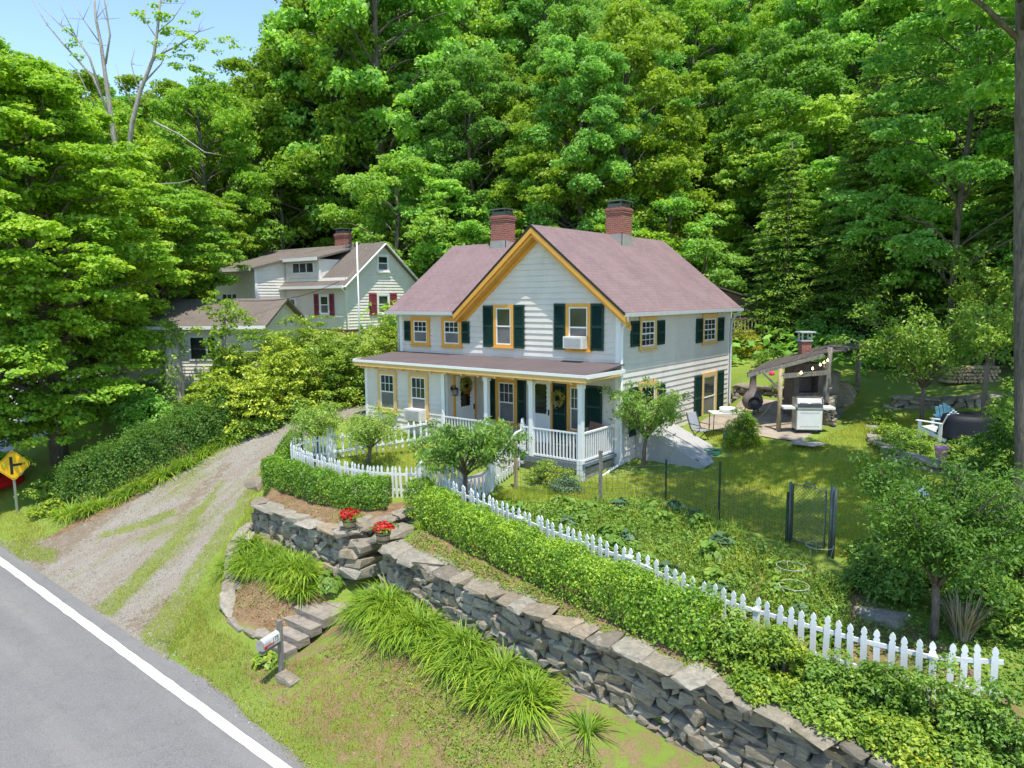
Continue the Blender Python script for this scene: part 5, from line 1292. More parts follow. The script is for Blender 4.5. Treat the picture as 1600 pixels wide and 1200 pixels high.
# ------------------------------------------------------------------ shed with deck behind the house
s0 = dp(1146, 520, 38.5)
t = thing('shed', 'dark brown board shed with sloping roof and white window behind the house', 'shed', (s0.x, s0.y, 0))
b = MB(Matrix.Rotation(YAW, 4, 'Z')); zf = s0.z
b.prism([(-4, zf - 2), (1.1, zf - 2), (1.1, dp(1178, 470, 38.5).z), (-1, dp(1131, 452, 38.5).z + .1), (-4, zf + 2.0)], .2, 4).build('wall', M['brownboard'], t)
b = MB(Matrix.Rotation(YAW, 4, 'Z')); zr = dp(1178, 468, 38.5).z
b.slab((-1.3, -.1, zr + .85), (1.35, -.1, zr - .02), (1.35, 4.2, zr - .02), (-1.3, 4.2, zr + .85), .08).build('roof', M['greyroof'], t)
wn = MB(Matrix.Rotation(YAW, 4, 'Z')); zc = dp(1150, 500, 38.5).z
wn.box(-.15, .42, .15, .2, zc - .5, zc + .55).build('window', M['trim'], t); MB(Matrix.Rotation(YAW, 4, 'Z')).box(-.07, .34, .14, .149, zc - .42, zc + .47).build('pane', M['glass'], t)
dk = thing('deck', 'brown wooden deck with baluster railing beside the shed', 'deck', (s0.x, s0.y, 0))
rot = Matrix.Rotation(YAW, 4, 'Z'); zd = dp(1160, 524, 37.5).z
MB(rot).box(-1.5, 1.4, -1.2, .1, zd - .12, zd).box(-1.4, -1.3, -1.15, -1.05, zd - 2.5, zd - .12).box(1.25, 1.35, -1.15, -1.05, zd - 2.5, zd - .12).build('deck_floor', M['brownboard'], dk)
MB(rot).box(-1.5, 1.4, -1.2, -1.12, zd + .82, zd + .9).box(-1.5, 1.4, -1.19, -1.13, zd + .1, zd + .16).build('deck_railing', M['brownboard'], dk)
for k in range(16): x = -1.42 + k * .18; MB(rot).box(x, x + .05, -1.185, -1.135, zd + .161, zd + .819).build('baluster', M['tan'], dk)
MB(rot).box(1.22, 1.36, -1.23, -1.09, zd, zd + 1.05).hull([(1.29 + dx, -1.16 + dy, zd + z) for dx, dy, z in ((-.12, -.12, 1.05), (.12, -.12, 1.05), (-.12, .12, 1.05), (.12, .12, 1.05), (0, 0, 1.3))]).build('post', M['tan'], dk)
s1 = dp(1545, 520, 37)
t = thing('outbuilding', 'small grey outbuilding with white door half hidden by right hand trees', 'outbuilding', (s1.x, s1.y, 0))
MB(rot).box(-1.2, 4, 0, 3, s1.z - 2, s1.z + 1.0).build('wall', M['greywood'], t); MB(rot).box(.2, 1.1, -.05, -.002, s1.z - 1.0, s1.z + .75).build('door', M['trim'], t)
MB(rot).slab((-1.5, -.5, s1.z + 1.0), (4.2, -.5, s1.z + 1.0), (4.2, 3.2, s1.z + 1.9), (-1.5, 3.2, s1.z + 1.9), .08).build('roof', M['greyroof'], t)
# ------------------------------------------------------------------ neighbour's house
NB = thing('neighbour_house', 'cream sided neighbour house with red shutters, dormer and brown roof', 'house', (-18.65, 4.1, 3.9))
X0, Y0 = 0, 0                                        # local: gable wall is the plane x = 0, front wall y = 0
nf = frame((0, 0, 0), (1, 0, 0), (0, -1, 0)); ng = frame((0, 0, 0), (0, 1, 0), (1, 0, 0))
m = MB(nf); clap(m, cl(-5.3), cl(0), 0, 2.72, .16); m.build('wall', M['cream'], NB)
GW = 5.1
m = MB(ng); clap(m, cl(0), cl(GW), 0, 2.72, .16); clap(m, lambda z: (z - 2.6) / .79, lambda z: GW - (z - 2.6) / .79, 2.72, 4.55, .16); m.build('wall', M['cream'], NB)
m = MB(); m.prism([(-12, 0), (-.02, 0), (-.02, 2.7), (-12, 2.7)], .02, GW); m.m = Matrix(((0, 1, 0, 0), (1, 0, 0, 0), (0, 0, 1, 0), (0, 0, 0, 1)))
m.prism([(.05, 2.6), (GW - .05, 2.6), (GW / 2, 4.5)], -12, -.05); m.build('wall', M['cream'], NB)
MB().box(-12, .0, -.02, GW, -1.5, 0).build('foundation', M['brick'], NB)
m = MB(); zr = 4.66; sl = .79
m.slab((-12, -.35, 2.6 - .3), (.3, -.35, 2.6 - .3), (.3, GW / 2, zr), (-12, GW / 2, zr), .1); m.slab((.3, GW + .35, 2.3), (-12, GW + .35, 2.3), (-12, GW / 2, zr), (.3, GW / 2, zr), .1)
m.build('roof', M['brownroof'], NB)
m = MB(); 
for s in (0, 1):
    y = -.36 if s == 0 else GW + .36; a = Vector((.31, GW / 2, zr + .01)); b = Vector((.31, y, 2.3))
    m.bar(a - Vector((0, 0, .1)), b - Vector((0, 0, .1)), .05, .2, (1, 0, 0))
m.box(-5.3, .25, -.47, -.36, 2.15, 2.3).box(-.03, .03, -.03, .1, 0, 2.3).build('trim', M['trim'], NB)
m = MB(); m.tube([(.1, -.4, 2.2), (.06, -.06, 1.9), (.06, -.06, 0)], .04).build('downspout', M['trim'], NB)
window(NB, ng, 2.1, 3.0, 3.05, 4.0, 'trim', .1, (1, 1), False); window(NB, ng, 2.05, 2.95, .75, 1.85, 'trim', .09, (1, 1), False)
shutter(NB, ng, 1.5, 2.02, .72, 1.88, 'maroon'); shutter(NB, ng, 2.98, 3.5, .72, 1.88, 'maroon')
window(NB, nf, -2.2, -1.35, .75, 1.85, 'trim', .09, (1, 1), False); shutter(NB, nf, -2.65, -2.23, .72, 1.88, 'maroon'); shutter(NB, nf, -1.32, -.95, .72, 1.88, 'maroon')
window(NB, nf, -4.9, -4.3, .75, 1.7, 'trim', .07, (1, 1), False)
chimney(NB, -3.6, GW / 2 + .3, 4.6, 5.35, .8, .6, 3.5)
# taller left block, stepping forward
bf = frame((0, -1.9, 0), (1, 0, 0), (0, -1, 0)); bs = frame((-5.3, 0, 0), (0, 1, 0), (1, 0, 0))
m = MB(bf); clap(m, cl(-9.4), cl(-5.3), -.6, 3.35, .16); m.build('wall', M['cream'], NB)
m = MB(bs); clap(m, cl(-1.9), cl(2.6), -.3, 3.35, .16); clap(m, lambda z: -1.9 + (z - 3.35) / .26, cl(2.6), 3.35, 4.45, .16); m.build('wall', M['cream'], NB)
MB().box(-9.38, -5.32, -1.88, 2.6, -2, 3.3).build('wall', M['cream'], NB)
m = MB(); m.slab((-9.8, -2.3, 3.28), (-5.05, -2.3, 3.28), (-5.05, 2.6, 4.55), (-9.8, 2.6, 4.55), .1); m.build('roof', M['brownroof'], NB)
m = MB().box(-9.8, -5.05, -2.42, -2.305, 3.14, 3.27).box(-5.31, -5.25, -1.95, -1.8, -.5, 3.3); m.build('trim', M['trim'], NB)
m = MB(bf)
for k in range(3): m.box(-8.6 + k * .5, -8.15 + k * .5, -.04, -.01, 1.45, 1.95)
wq = m.build('window', M['trim'], NB); m = MB(bf)
for k in range(3): m.box(-8.56 + k * .5, -8.19 + k * .5, -.046, -.041, 1.5, 1.9)
m.build('pane', M['glass'], wq)
# dormer
m = MB(nf); clap(m, cl(-5.1), cl(-2.2), 2.75, 3.75, .16); m.build('dormer', M['cream'], NB)
MB().box(-5.1, -2.2, .02, 2.3, 2.6, 3.75).box(-5.14, -5.02, -.03, .1, 2.7, 3.78).box(-2.28, -2.16, -.03, .1, 2.7, 3.78).build('dormer', M['cream'], NB)
MB().slab((-5.3, -.25, 3.82), (-2.0, -.25, 3.82), (-2.0, 2.5, 4.5), (-5.3, 2.5, 4.5), .1).build('dormer_roof', M['brownroof'], NB)
MB().box(-5.32, -1.98, -.29, -.255, 3.66, 3.84).build('trim', M['trim'], NB)
m = MB(nf).box(-4.5, -2.6, -.05, -.02, 3.0, 3.6); wq = m.build('window', M['trim'], NB)
for k in range(3): MB(nf).box(-4.44 + k * .62, -3.9 + k * .62, -.058, -.0505, 3.06, 3.54).build('pane', M['glass'], wq)
pl = dp(562, 520, 36); o = MB().tube([(0, 0, -2), (0, 0, dp(562, 378, 36).z - pl.z)], [.05, .035], 8).build('flag_pole', M['trim']); o.location = pl; tag(o, 'slim bare white pole before the cream gable wall', 'pole')
# ------------------------------------------------------------------ garage
ga0 = dp(412, 545, 33); GA = thing('garage', 'low cream garage with brown roof and wide white window behind the trees', 'garage', (ga0.x, ga0.y, 1.4), YAW)
gfr = frame((0, 0, 0), (1, 0, 0), (0, -1, 0)); he = dp(412, 508, 33).z - 1.4; hr_ = dp(380, 468, 36).z - 1.4
m = MB(gfr); clap(m, cl(-7.2), cl(0), -.8, he + .05, .16); m.build('wall', M['cream'], GA)
m = MB(frame((0, 0, 0), (0, 1, 0), (1, 0, 0))); clap(m, cl(0), cl(6), -.8, he, .16); clap(m, lambda z: (z - he) * 3.0 / (hr_ - he), lambda z: 6 - (z - he) * 3.0 / (hr_ - he), he, hr_ - .1, .16); m.build('wall', M['cream'], GA)
MB().box(-7.2, -.02, .02, 6, -1, he).build('wall', M['cream'], GA)
m = MB(); m.slab((-7.6, -.4, he), (.3, -.4, he), (.3, 3, hr_ + .05), (-7.6, 3, hr_ + .05), .1); m.slab((.3, 6.4, he), (-7.6, 6.4, he), (-7.6, 3, hr_ + .05), (.3, 3, hr_ + .05), .1); m.build('roof', M['brownroof'], GA)
MB().box(-7.6, .28, -.5, -.41, he - .16, he - .01).box(-.04, .03, -.03, .06, -.8, he - .1).build('trim', M['trim'], GA)
m = MB(gfr).box(-3.4, -2.1, -.06, 0, he - 1.6, he - .45); wq = m.build('window', M['trim'], GA); MB(gfr).box(-3.3, -2.62, -.068, -.0605, he - 1.5, he - .55).box(-2.52, -2.2, -.068, -.0605, he - 1.5, he - .55).build('pane', M['glass'], wq)
# far green house beyond the side road
q = dp(28, 590, 40); t = thing('green_house', 'pale green house wall with white porch rail glimpsed behind the left trees', 'house', (q.x, q.y, 0), YAW)
m = MB(frame((0, 0, 0), (1, 0, 0), (0, -1, 0))); clap(m, cl(-7), cl(1.5), q.z - 2.0, q.z + 2.2, .18); m.build('wall', M['greenwall'], t); MB().box(-7, 1.5, .02, 5, q.z - 3, q.z + 2.2).build('wall', M['greenwall'], t)
MB().slab((-7.4, -.8, q.z + 2.1), (1.9, -.8, q.z + 2.1), (1.9, 2.6, q.z + 3.6), (-7.4, 2.6, q.z + 3.6), .1).build('roof', M['brownroof'], t)
m = MB().box(-7, 1.6, -1.2, -1.14, q.z - .55, q.z - .47).box(-7, 1.6, -1.2, -1.14, q.z - 1.3, q.z - 1.2)
for k in range(60): m.box(-6.98 + k * .143, -6.92 + k * .143, -1.195, -1.145, q.z - 1.199, q.z - .551)
m.build('porch_railing', M['trim'], t)
# ------------------------------------------------------------------ red car, mostly outside the left edge of the picture
k0 = dp(-58, 768, 27.4); kz = H(k0.x, k0.y)
t = thing('parked_car', 'red car cut off by the left picture edge behind yellow sign', 'car', (k0.x, k0.y, kz), YAW - .25)
CM = Matrix(((0, 1, 0, 0), (1, 0, 0, 0), (0, 0, 1, 0), (0, 0, 0, 1)))
XM = Matrix()
def loft(secs, m):
    n = len(secs[0]); vs = [p for s in secs for p in s]
    fs = [(i * n + k, i * n + (k + 1) % n, (i + 1) * n + (k + 1) % n, (i + 1) * n + k) for i in range(len(secs) - 1) for k in range(n)]
    fs += [tuple(range(n))[::-1], tuple((len(secs) - 1) * n + k for k in range(n))]
    m.add(vs, fs, True)
def sec(x, wd, zb, zt, b=.12): return [(x, -wd, zb), (x, -wd * 1.03, (zb + zt) / 2), (x, -wd + b * .4, zt - b * .3), (x, -wd + b * 1.6, zt), (x, wd - b * 1.6, zt), (x, wd - b * .4, zt - b * .3), (x, wd * 1.03, (zb + zt) / 2), (x, wd, zb)]
m = MB(); loft([sec(-2.25, .7, .45, .85), sec(-2.1, .82, .3, .98), sec(-1.2, .88, .25, 1.02), sec(.9, .88, .25, 1.0), sec(1.7, .86, .27, .92), sec(2.15, .78, .32, .8), sec(2.28, .62, .42, .68)], m); m.build('body', M['redpaint'], t)
m = MB(); loft([sec(-1.75, .66, .98, 1.0, .02), sec(-1.2, .62, .98, 1.4, .1), sec(-.2, .62, .98, 1.46, .1), sec(.25, .62, .98, 1.4, .1), sec(1.05, .68, .95, 1.0, .02)], m); m.build('cabin_glass', M['windshield'], t)
m = MB(); m.slab((-1.15, -.55, 1.42), (.2, -.55, 1.425), (.2, .55, 1.425), (-1.15, .55, 1.42), .03)
m.add([(-1.2, -.56, 1.43), (.18, -.56, 1.45), (.18, .56, 1.45), (-1.2, .56, 1.43), (-.5, -.5, 1.485), (-.5, .5, 1.485)], [(0, 1, 4), (1, 2, 5, 4), (2, 3, 5), (3, 0, 4, 5)], True)
for s in (-1, 1):
    m.bar((1.03, s * .66, .99), (.2, s * .58, 1.42), .06); m.bar((-1.72, s * .64, .99), (-1.18, s * .58, 1.42), .07); m.bar((-.5, s * .66, .99), (-.5, s * .6, 1.42), .06)
m.build('roof', M['redpaint'], t)
for x in (-1.35, 1.4):
    for s in (-1, 1):
        wm_ = Matrix.Translation((x, s * .8, .32)) @ Matrix.Rotation(R(90), 4, 'X')
        wh = MB(wm_).lathe([(.2, -.1), (.3, -.1), (.32, -.06), (.32, .06), (.3, .1), (.2, .1)], 20).build('wheel', M['rubber'], t)
        MB(wm_).lathe([(0, -.09), (.2, -.085), (.2, .085), (0, .09)], 14).build('rim', M['gutter'], wh)
for s in (-1, 1):
    MB().hull(rock_pts((2.17, s * .58, .7), (.1, .13, .07), 18, None, .8), True).build('headlight', M['trim'], t)
    MB().hull(rock_pts((-2.2, s * .6, .78), (.06, .12, .1), 18, None, .8), True).build('tail_light', M['redcloth'], t)
# utility wire
a, b = dp(372, 470, 33), dp(530, 440, 37.9)
m = MB().tube([a.lerp(b, u) - a - Vector((0, 0, .35 * math.sin(math.pi * u))) for u in np.linspace(0, 1, 16)], .016, 5); o = m.build('utility_wire', M['black']); o.location = a; tag(o, 'sagging black utility wire running to the cream neighbour house', 'wire')
# ------------------------------------------------------------------ vegetation builders
rv = np.random.default_rng(77)
def limb(m, p, q, r0, r1, n=5, wob=.08, seg=7):
    p, q = np.array(p, float), np.array(q, float); L = np.linalg.norm(q - p)
    pts = [p + (q - p) * t + (rv.normal(0, wob, 3) * L * .3 if 0 < t < 1 else 0) + np.array([0, 0, .12 * L * math.sin(math.pi * t)]) for t in np.linspace(0, 1, n)]
    m.tube(pts, list(np.linspace(r0, r1, n)), seg); return pts
def lobed(rng, R_, z0, z1, nlobe, per, lr=(1.2, 2.0), cr=(.5, .85), shape=None):
    """clump centres arranged in lobes round a crown axis"""
    C, r, lob = [], [], []
    for i in range(nlobe):
        u = (i + rng.random()) / nlobe; z = z0 + (z1 - z0) * u
        w = (shape(u) if shape else math.sin(math.pi * min(.97, .14 + .8 * u)) ** .7) * R_
        a = i * 2.399 + rng.uniform(-.5, .5); d = w * math.sqrt(rng.uniform(.25, 1.0))
        L = np.array([d * math.cos(a), d * math.sin(a), z]); R2 = rng.uniform(*lr); lob.append(L)
        dd = sph(rng, per); dd[:, 2] = np.where(dd[:, 2] < -.3, -dd[:, 2], dd[:, 2])
        C.append(L + dd * R2 * [1, 1, .75] * rng.uniform(.7, 1.05, (per, 1))); r.append(rng.uniform(*cr, per))
    return np.concatenate(C), np.concatenate(r), lob
def tree_proto(name, seed, R_, h, z0, nlobe, per, nleaf, leaf, tr, mat, lr, cr, flat=.55, bark='bark', shape=None, asp=.62, droop=.25, up=.9, label='', cat='tree', jit_=.62):
    rng = np.random.default_rng(seed)
    t = thing(name, label, cat)
    C, r, lob = lobed(rng, R_, z0, h - lr[1] * .6, nlobe, per, lr, cr, shape)
    leaves_obj('crown', M[mat], t, [clumps(rng, C, r, nleaf, leaf, flat, up, asp, droop, .5, jit_)])
    m = MB(); b = [(0, 0, -.5), (rng.normal(0, .1), rng.normal(0, .1), h * .3), (rng.normal(0, .25), rng.normal(0, .25), h * .6), (rng.normal(0, .3), rng.normal(0, .3), h * .92)]
    m.tube(b, [tr * 1.25, tr, tr * .65, tr * .15], 9)
    for L in lob:
        zz = max(h * .15, L[2] - .35 * math.hypot(L[0], L[1]) - .6); u = zz / (h * .92)
        base = np.array([np.interp(zz, [0, h * .3, h * .6, h * .92], [q[k] for q in b]) for k in range(2)] + [zz])
        limb(m, base, L, tr * .42 * (1 - .6 * u), .025, 5)
    m.build('trunk', M[bark], t)
    return t
WOODLAB = ['mid green broadleaf tree in the dense wood on hillside behind the houses', 'yellow green broadleaf tree in the dense wood on hillside behind the houses', 'dark green broadleaf tree in the dense wood on hillside behind the houses']
WOODGRP = ['mid green woodland trees', 'yellow green woodland trees', 'dark green woodland trees']
protos = []
for i, (mat, k) in enumerate((('wood', 0), ('wood', 0), ('woodyel', 1), ('wooddark', 2), ('maple', 0), ('wooddark', 2))):
    protos.append((tree_proto('broadleaf_tree', 100 + i, (3.6, 4.2, 3.8, 3.6, 4.0, 3.2)[i], (15, 16, 14, 16, 15, 17)[i], (1.3, 1.6, 1.3, 1.2, 1.3, 1.4)[i], (46, 50, 42, 46, 48, 48)[i], 10, 112, .205, .2, mat, (.7, 1.35), (.35, .68), .75, jit_=.8, up=.55, shape=lambda u: .62 + .42 * math.sin(math.pi * min(.98, .1 + .9 * u)) - .45 * max(0, u - .6), label=WOODLAB[k]), k, (15, 16, 14, 16, 15, 17)[i]))
used = [False] * len(protos)
def camxy(X, D): p = Vector((CP.x, CP.y, 0)) + EX * X + EY * D; return p.x, p.y
def put(i, x, y, s, rz, label=None, group=None):
    pr_, k, h = protos[i]; z = H(x, y) - .1
    if not used[i]:
        used[i] = True; o = pr_; o.location = (x, y, z); o.rotation_euler = (0, 0, rz); o.scale = (s,) * 3
    else: o = dup(pr_, (x, y, z), rz, scale=s)
    o['label'] = label or WOODLAB[k]
    if group is None and label is None: o['group'] = WOODGRP[k]
    elif 'group' in o: del o['group']
    return o
def skyline(px): return float(np.interp(px, [-300, 60, 130, 200, 240, 340, 385, 410, 440, 480, 520, 620, 1700], [60, 110, 95, 78, 118, 135, 130, 112, 95, 70, 10, -200, -220]))
def free(x, y, D, px):
    if -30 < x < -17 and 1 < y < 11: return False           # neighbour house
    if D < 40 and px < 420: return D > 41
    if -19 < x < 3 and y < 13: return False
    if 420 <= px < 640 and D < 49: return False
    if 1050 < px < 1210 and D < 45: return False
    if px >= 1210 and D < 43: return False
    return True
cnt = 0
for D, sp in ((41, 5.2), (46, 5.2), (52, 5.6), (58, 6.0), (65, 6.2), (73, 6.8), (82, 7.5), (93, 8.5)):
    X = -.80 * D
    while X < .80 * D:
        xx, dd = X + rv.uniform(-1.3, 1.3), D + rv.uniform(-2, 2)
        px = 800 + F_PX * xx / dd; x, y = camxy(xx, dd); X += sp * rv.uniform(.8, 1.2)
        if not free(x, y, dd, px): continue
        pyel = np.interp(px, [0, 300, 450, 560, 900, 1600], [.5, .5, .35, .06, .08, .03]); pdark = np.interp(px, [0, 450, 600, 1000, 1300, 1600], [.05, .1, .35, .15, .5, .6])
        u = rv.random(); i = 2 if u < pyel else ((3 if rv.random() < .5 else 5) if u < pyel + pdark else int(rv.choice([0, 1, 4])))
        h = protos[i][2]; s = rv.uniform(.85, 1.25)
        ztop = CP.z + (467 - skyline(px) - rv.uniform(-5, 25)) / F_PX * dd; z = H(x, y)
        s = s * (1.45 if 500 < px < 760 and dd > 50 else 1.0); s = min(s, max(.35, (ztop - z) / h))
        put(i, x, y, s, rv.uniform(0, 6.28)); cnt += 1
print('woodland trees', cnt)
# conifers on the right
def hemlock(name, seed, h, R_, label):
    rng = np.random.default_rng(seed); t = thing(name, label, 'conifer'); C = []; T = []; m = MB()
    m.tube([(0, 0, -.4), (0, 0, h * .5), (.1, 0, h)], [.26, .17, .03], 9)
    z = 1.4
    while z < h - .3:
        n = 7; a0 = rng.uniform(0, 6); rz_ = R_ * (1 - ((z - 1.4) / (h - 1.4)) ** 1.15) * rng.uniform(.8, 1.1) + .15
        for k in range(n):
            a = a0 + k * 6.28 / n + rng.normal(0, .2); L = rz_ * rng.uniform(.7, 1.1); d = np.array([math.cos(a), math.sin(a), 0])
            e = d * L + [0, 0, z - .22 * L]; m.bar((0, 0, z), e, .03, .03)
            for s in np.linspace(.2, 1, max(2, int(L / .24))):
                wd = .5 * L * (1.05 - s) * .9 + .16
                for w_ in np.linspace(-wd, wd, max(2, int(wd / .13))):
                    C.append(d * L * s + np.array([-d[1], d[0], 0]) * w_ + [0, 0, z - .18 * L * s ** 1.6 - .1 * abs(w_) + rng.normal(0, .05)]); T.append(d + np.array([-d[1], d[0], 0]) * w_ * 1.2)
        z += rng.uniform(.3, .46)
    C, T = np.array(C), np.array(T); k = 5
    P = np.repeat(C, k, 0) + rng.normal(0, .085, (len(C) * k, 3)) * [1, 1, .5]
    leaves_obj('crown', M['hemlock'], t, [leafgeo(rng, P, np.tile([0, 0, 1.], (len(P), 1)), .25, .3, .35, .3, np.repeat(T, k, 0))])
    m.build('trunk', M['bark'], t); return t
hm = hemlock('hemlock', 31, 14, 3.4, 'dark hemlock with drooping sprays directly behind the shelter')
hm2 = hemlock('hemlock', 32, 11, 3.0, 'lighter layered hemlock left of shelter beside the brown shed')
x, y = camxy(8.0 + 8.8, 39.5); 
def placeh(o, px, D, s, rz): p = dp(px, 600, D); o.location = (p.x, p.y, H(p.x, p.y) - .2); o.rotation_euler = (0, 0, rz); o.scale = (s,) * 3
placeh(hm, 1345, 36.5, 1.05, 0); placeh(hm2, 1222, 38.0, .95, 1)
for px, D, s, lab in ((1430, 39, 1.25, 'tall dark hemlock in the wood right of the shelter'), (1520, 36, 1.15, 'dark hemlock behind small grey outbuilding at right'), (1600, 31, 1.1, 'dark hemlock at the right picture edge behind the tall trunk')):
    p = dp(px, 600, D); dup(hm, (p.x, p.y, H(p.x, p.y) - .2), rv.uniform(0, 6), lab, None, s)
# dogwood behind the chimney and young bright trees
def special(name, seed, px, D, R_, h, z0, nl, per, leaf, nleaf, mat, lr, cr, label, flat=.45, base=None, asp=.6, tr=.14, bark='bark', droop=.25, up=.9, cat='tree', shape=None):
    t = tree_proto(name, seed, R_, h, z0, nl, per, nleaf, leaf, tr, mat, lr, cr, flat, bark, shape, asp, droop, up, label, cat)
    p = base or dp(px, 600, D); t.location = (p[0], p[1], H(p[0], p[1]) - .1); return t
special('dogwood', 201, 845, 43, 3.9, 9.6, 2.2, 17, 9, .24, 60, 'woodyel', (.8, 1.3), (.45, .8), 'pale yellow green dogwood in tiers above left chimney', .3)
special('broadleaf_tree', 202, 965, 41, 3.0, 6.6, 1.2, 13, 10, .22, 70, 'maple', (.8, 1.3), (.4, .7), 'bright green small tree behind the right chimney')
special('broadleaf_tree', 203, 625, 44, 3.6, 9.0, 1.5, 15, 12, .22, 85, 'wood', (.9, 1.5), (.45, .8), 'grey green rounded tree between the neighbour house and left chimney')
special('broadleaf_tree', 206, 700, 45, 3.0, 8.0, 1.2, 13, 12, .22, 85, 'wooddark', (.9, 1.4), (.45, .8), 'dark tree just left of the left chimney')
special('broadleaf_tree', 204, 1100, 42, 2.8, 5.0, .6, 12, 10, .2, 80, 'wood', (.7, 1.1), (.4, .7), 'leafy bright shrub tree behind the back corner of farmhouse roof')
special('broadleaf_tree', 205, 1040, 43, 3.2, 7.5, 1, 12, 10, .2, 80, 'wooddark', (.8, 1.2), (.4, .7), 'dark leafy tree behind the farmhouse right of the right chimney')
special('broadleaf_tree', 207, 330, 45, 3.5, 8.6, 1.5, 16, 12, .22, 85, 'woodyel', (.9, 1.4), (.45, .8), 'yellow green tree above neighbour house roof at left')
special('broadleaf_tree', 208, 450, 49, 3.5, 9.0, 1.5, 16, 12, .22, 85, 'wood', (.9, 1.4), (.45, .8), 'leafy green tree behind the dormer of the neighbour house')
# near maples on the left
def maple(seed, base, h, R_, z0, nl, label, leaf=.16, nleaf=105, per=15, tr=.28, mat='maple', shape=None):
    t = tree_proto('maple_tree', seed, R_, h, z0, nl, per, nleaf, leaf, tr, mat, (.75, 1.35), (.38, .68), .36, 'bark', shape, .8, .2, 1.2, label)
    t.location = (base[0], base[1], H(base[0], base[1]) - .1); return t
fullsh = lambda u: .75 + .3 * math.sin(math.pi * u)
b = dp(92, 715, 28.5); maple(301, b, 15.5, 4.1, 1.4, 74, 'big bright green maple standing behind the road sign')
b = dp(148, 640, 32.5); maple(302, b, 12.5, 3.9, 3.0, 46, 'maple with bare grey trunk between garage and the big roadside maple')
b = dp(-30, 720, 27); maple(303, b, 18, 3.9, 1.2, 64, 'tall maple cut by the left picture edge')
b = dp(262, 600, 36.5); maple(304, b, 9.8, 3.5, 4.3, 36, 'maple spreading over the garage roof beside ivy covered stub', tr=.2)
# dead tree with bare limbs against the sky
p = dp(195, 600, 36); z0_ = H(p.x, p.y); t = thing('dead_tree', 'half dead tree with bare pale limbs against the blue sky', 'tree', (p.x, p.y, z0_)); O = Vector((p.x, p.y, z0_))
m = MB(); LW = lambda px, py, D=36: np.array(dp(px, py, D) - O)
def br(pts, r0, r1): m.tube([LW(*q) for q in pts], list(np.linspace(r0 * .68, r1 * .8, len(pts))), 7)
m.tube([(0, 0, -.3), LW(196, 420), LW(192, 300)], [.42, .34, .28], 9)
br([(192, 300), (176, 200), (165, 120), (158, 70), (150, 30), (146, -20)], .2, .05); br([(160, 150), (140, 90), (120, 60), (95, 40), (60, 5)], .09, .02); br([(165, 100), (172, 55), (165, 10), (160, -15)], .08, .03)
br([(195, 300), (207, 190), (220, 140), (240, 90), (247, 40), (252, -20)], .2, .05); br([(226, 128), (252, 100), (262, 70)], .07, .02); br([(240, 90), (280, 70), (310, 50), (335, 42)], .07, .015); br([(176, 190), (145, 120), (100, 70), (75, 40), (50, 0)], .1, .02); br([(210, 185), (216, 140), (205, 100), (212, 70)], .05, .015)
br([(120, 60), (100, 20), (90, 0)], .04, .012); br([(158, 70), (130, 30), (112, 0)], .05, .012); br([(247, 50), (270, 30), (290, 0)], .05, .015); br([(245, 60), (225, 30), (228, 10)], .04, .012); br([(150, 30), (170, 5)], .03, .012); br([(212, 170), (190, 130), (180, 100)], .05, .012)
br([(150, 170), (120, 110), (105, 95)], .05, .015); br([(240, 190), (280, 210), (320, 238), (345, 242)], .08, .02); br([(192, 300), (240, 288), (280, 286), (300, 280)], .07, .02)
for _ in range(46):
    q = [(158, 70), (120, 60), (95, 40), (165, 30), (247, 50), (280, 70), (310, 50), (240, 95), (150, 30), (252, 5), (205, 100), (130, 30), (75, 40)][_ % 13]
    e = (q[0] + rv.normal(0, 18), q[1] - abs(rv.normal(0, 20)) + 4); br([q, ((q[0] + e[0]) / 2 + rv.normal(0, 2), (q[1] + e[1]) / 2), e], .022, .008)
m.build('trunk', M['palebark'], t)
C = np.array([LW(*q) + rv.normal(0, .25, 3) for q in [(250, 20), (262, 35), (275, 45), (240, 30), (285, 60), (300, 75), (270, 90), (280, 100), (300, 105), (310, 80), (255, 60), (290, 20), (250, 0), (265, 95), (320, 70), (345, 80), (365, 75), (300, 110), (325, 105), (230, 15), (105, 55), (110, 80)] for _ in range(2)])
leaves_obj('crown', M['maple'], t, [clumps(rv, C, .33, 38, .15, .4, 1.0, .8)])
# tall tree at the right edge: its canopy shades the lawn
p = dp(1593, 800, 17.5); t = thing('tall_tree', 'tall straight grey trunk at right picture edge with canopy overhead', 'tree', (p.x, p.y, H(p.x, p.y)))
m = MB(); O = Vector((p.x, p.y, H(p.x, p.y))); tp_ = dp(1601, 0, 17.5) - O
m.tube([(0, 0, -.4), (0, 0, .15), (.02, 0, 1), tuple(tp_ * .5), tuple(tp_), tuple(tp_ * 1.6)], [.36, .26, .205, .185, .18, .1], 12)
C, r, lob = lobed(rv, 4.6, 12.5, 18, 24, 13, (1.0, 1.6), (.5, .8), lambda u: 1.0 - .35 * u)
C += [-.9, -4.6, 0]; lob = [L + [-.9, -4.6, 0] for L in lob]
for L in lob: limb(m, (tp_.x * L[2] / tp_.z * .9, tp_.y * L[2] / tp_.z * .9, max(8, L[2] - 1.8)), L, .07, .02)
m.build('trunk', M['bark'], t); leaves_obj('crown', M['wooddark'], t, [clumps(rv, C, r, 34, .26, .5)])
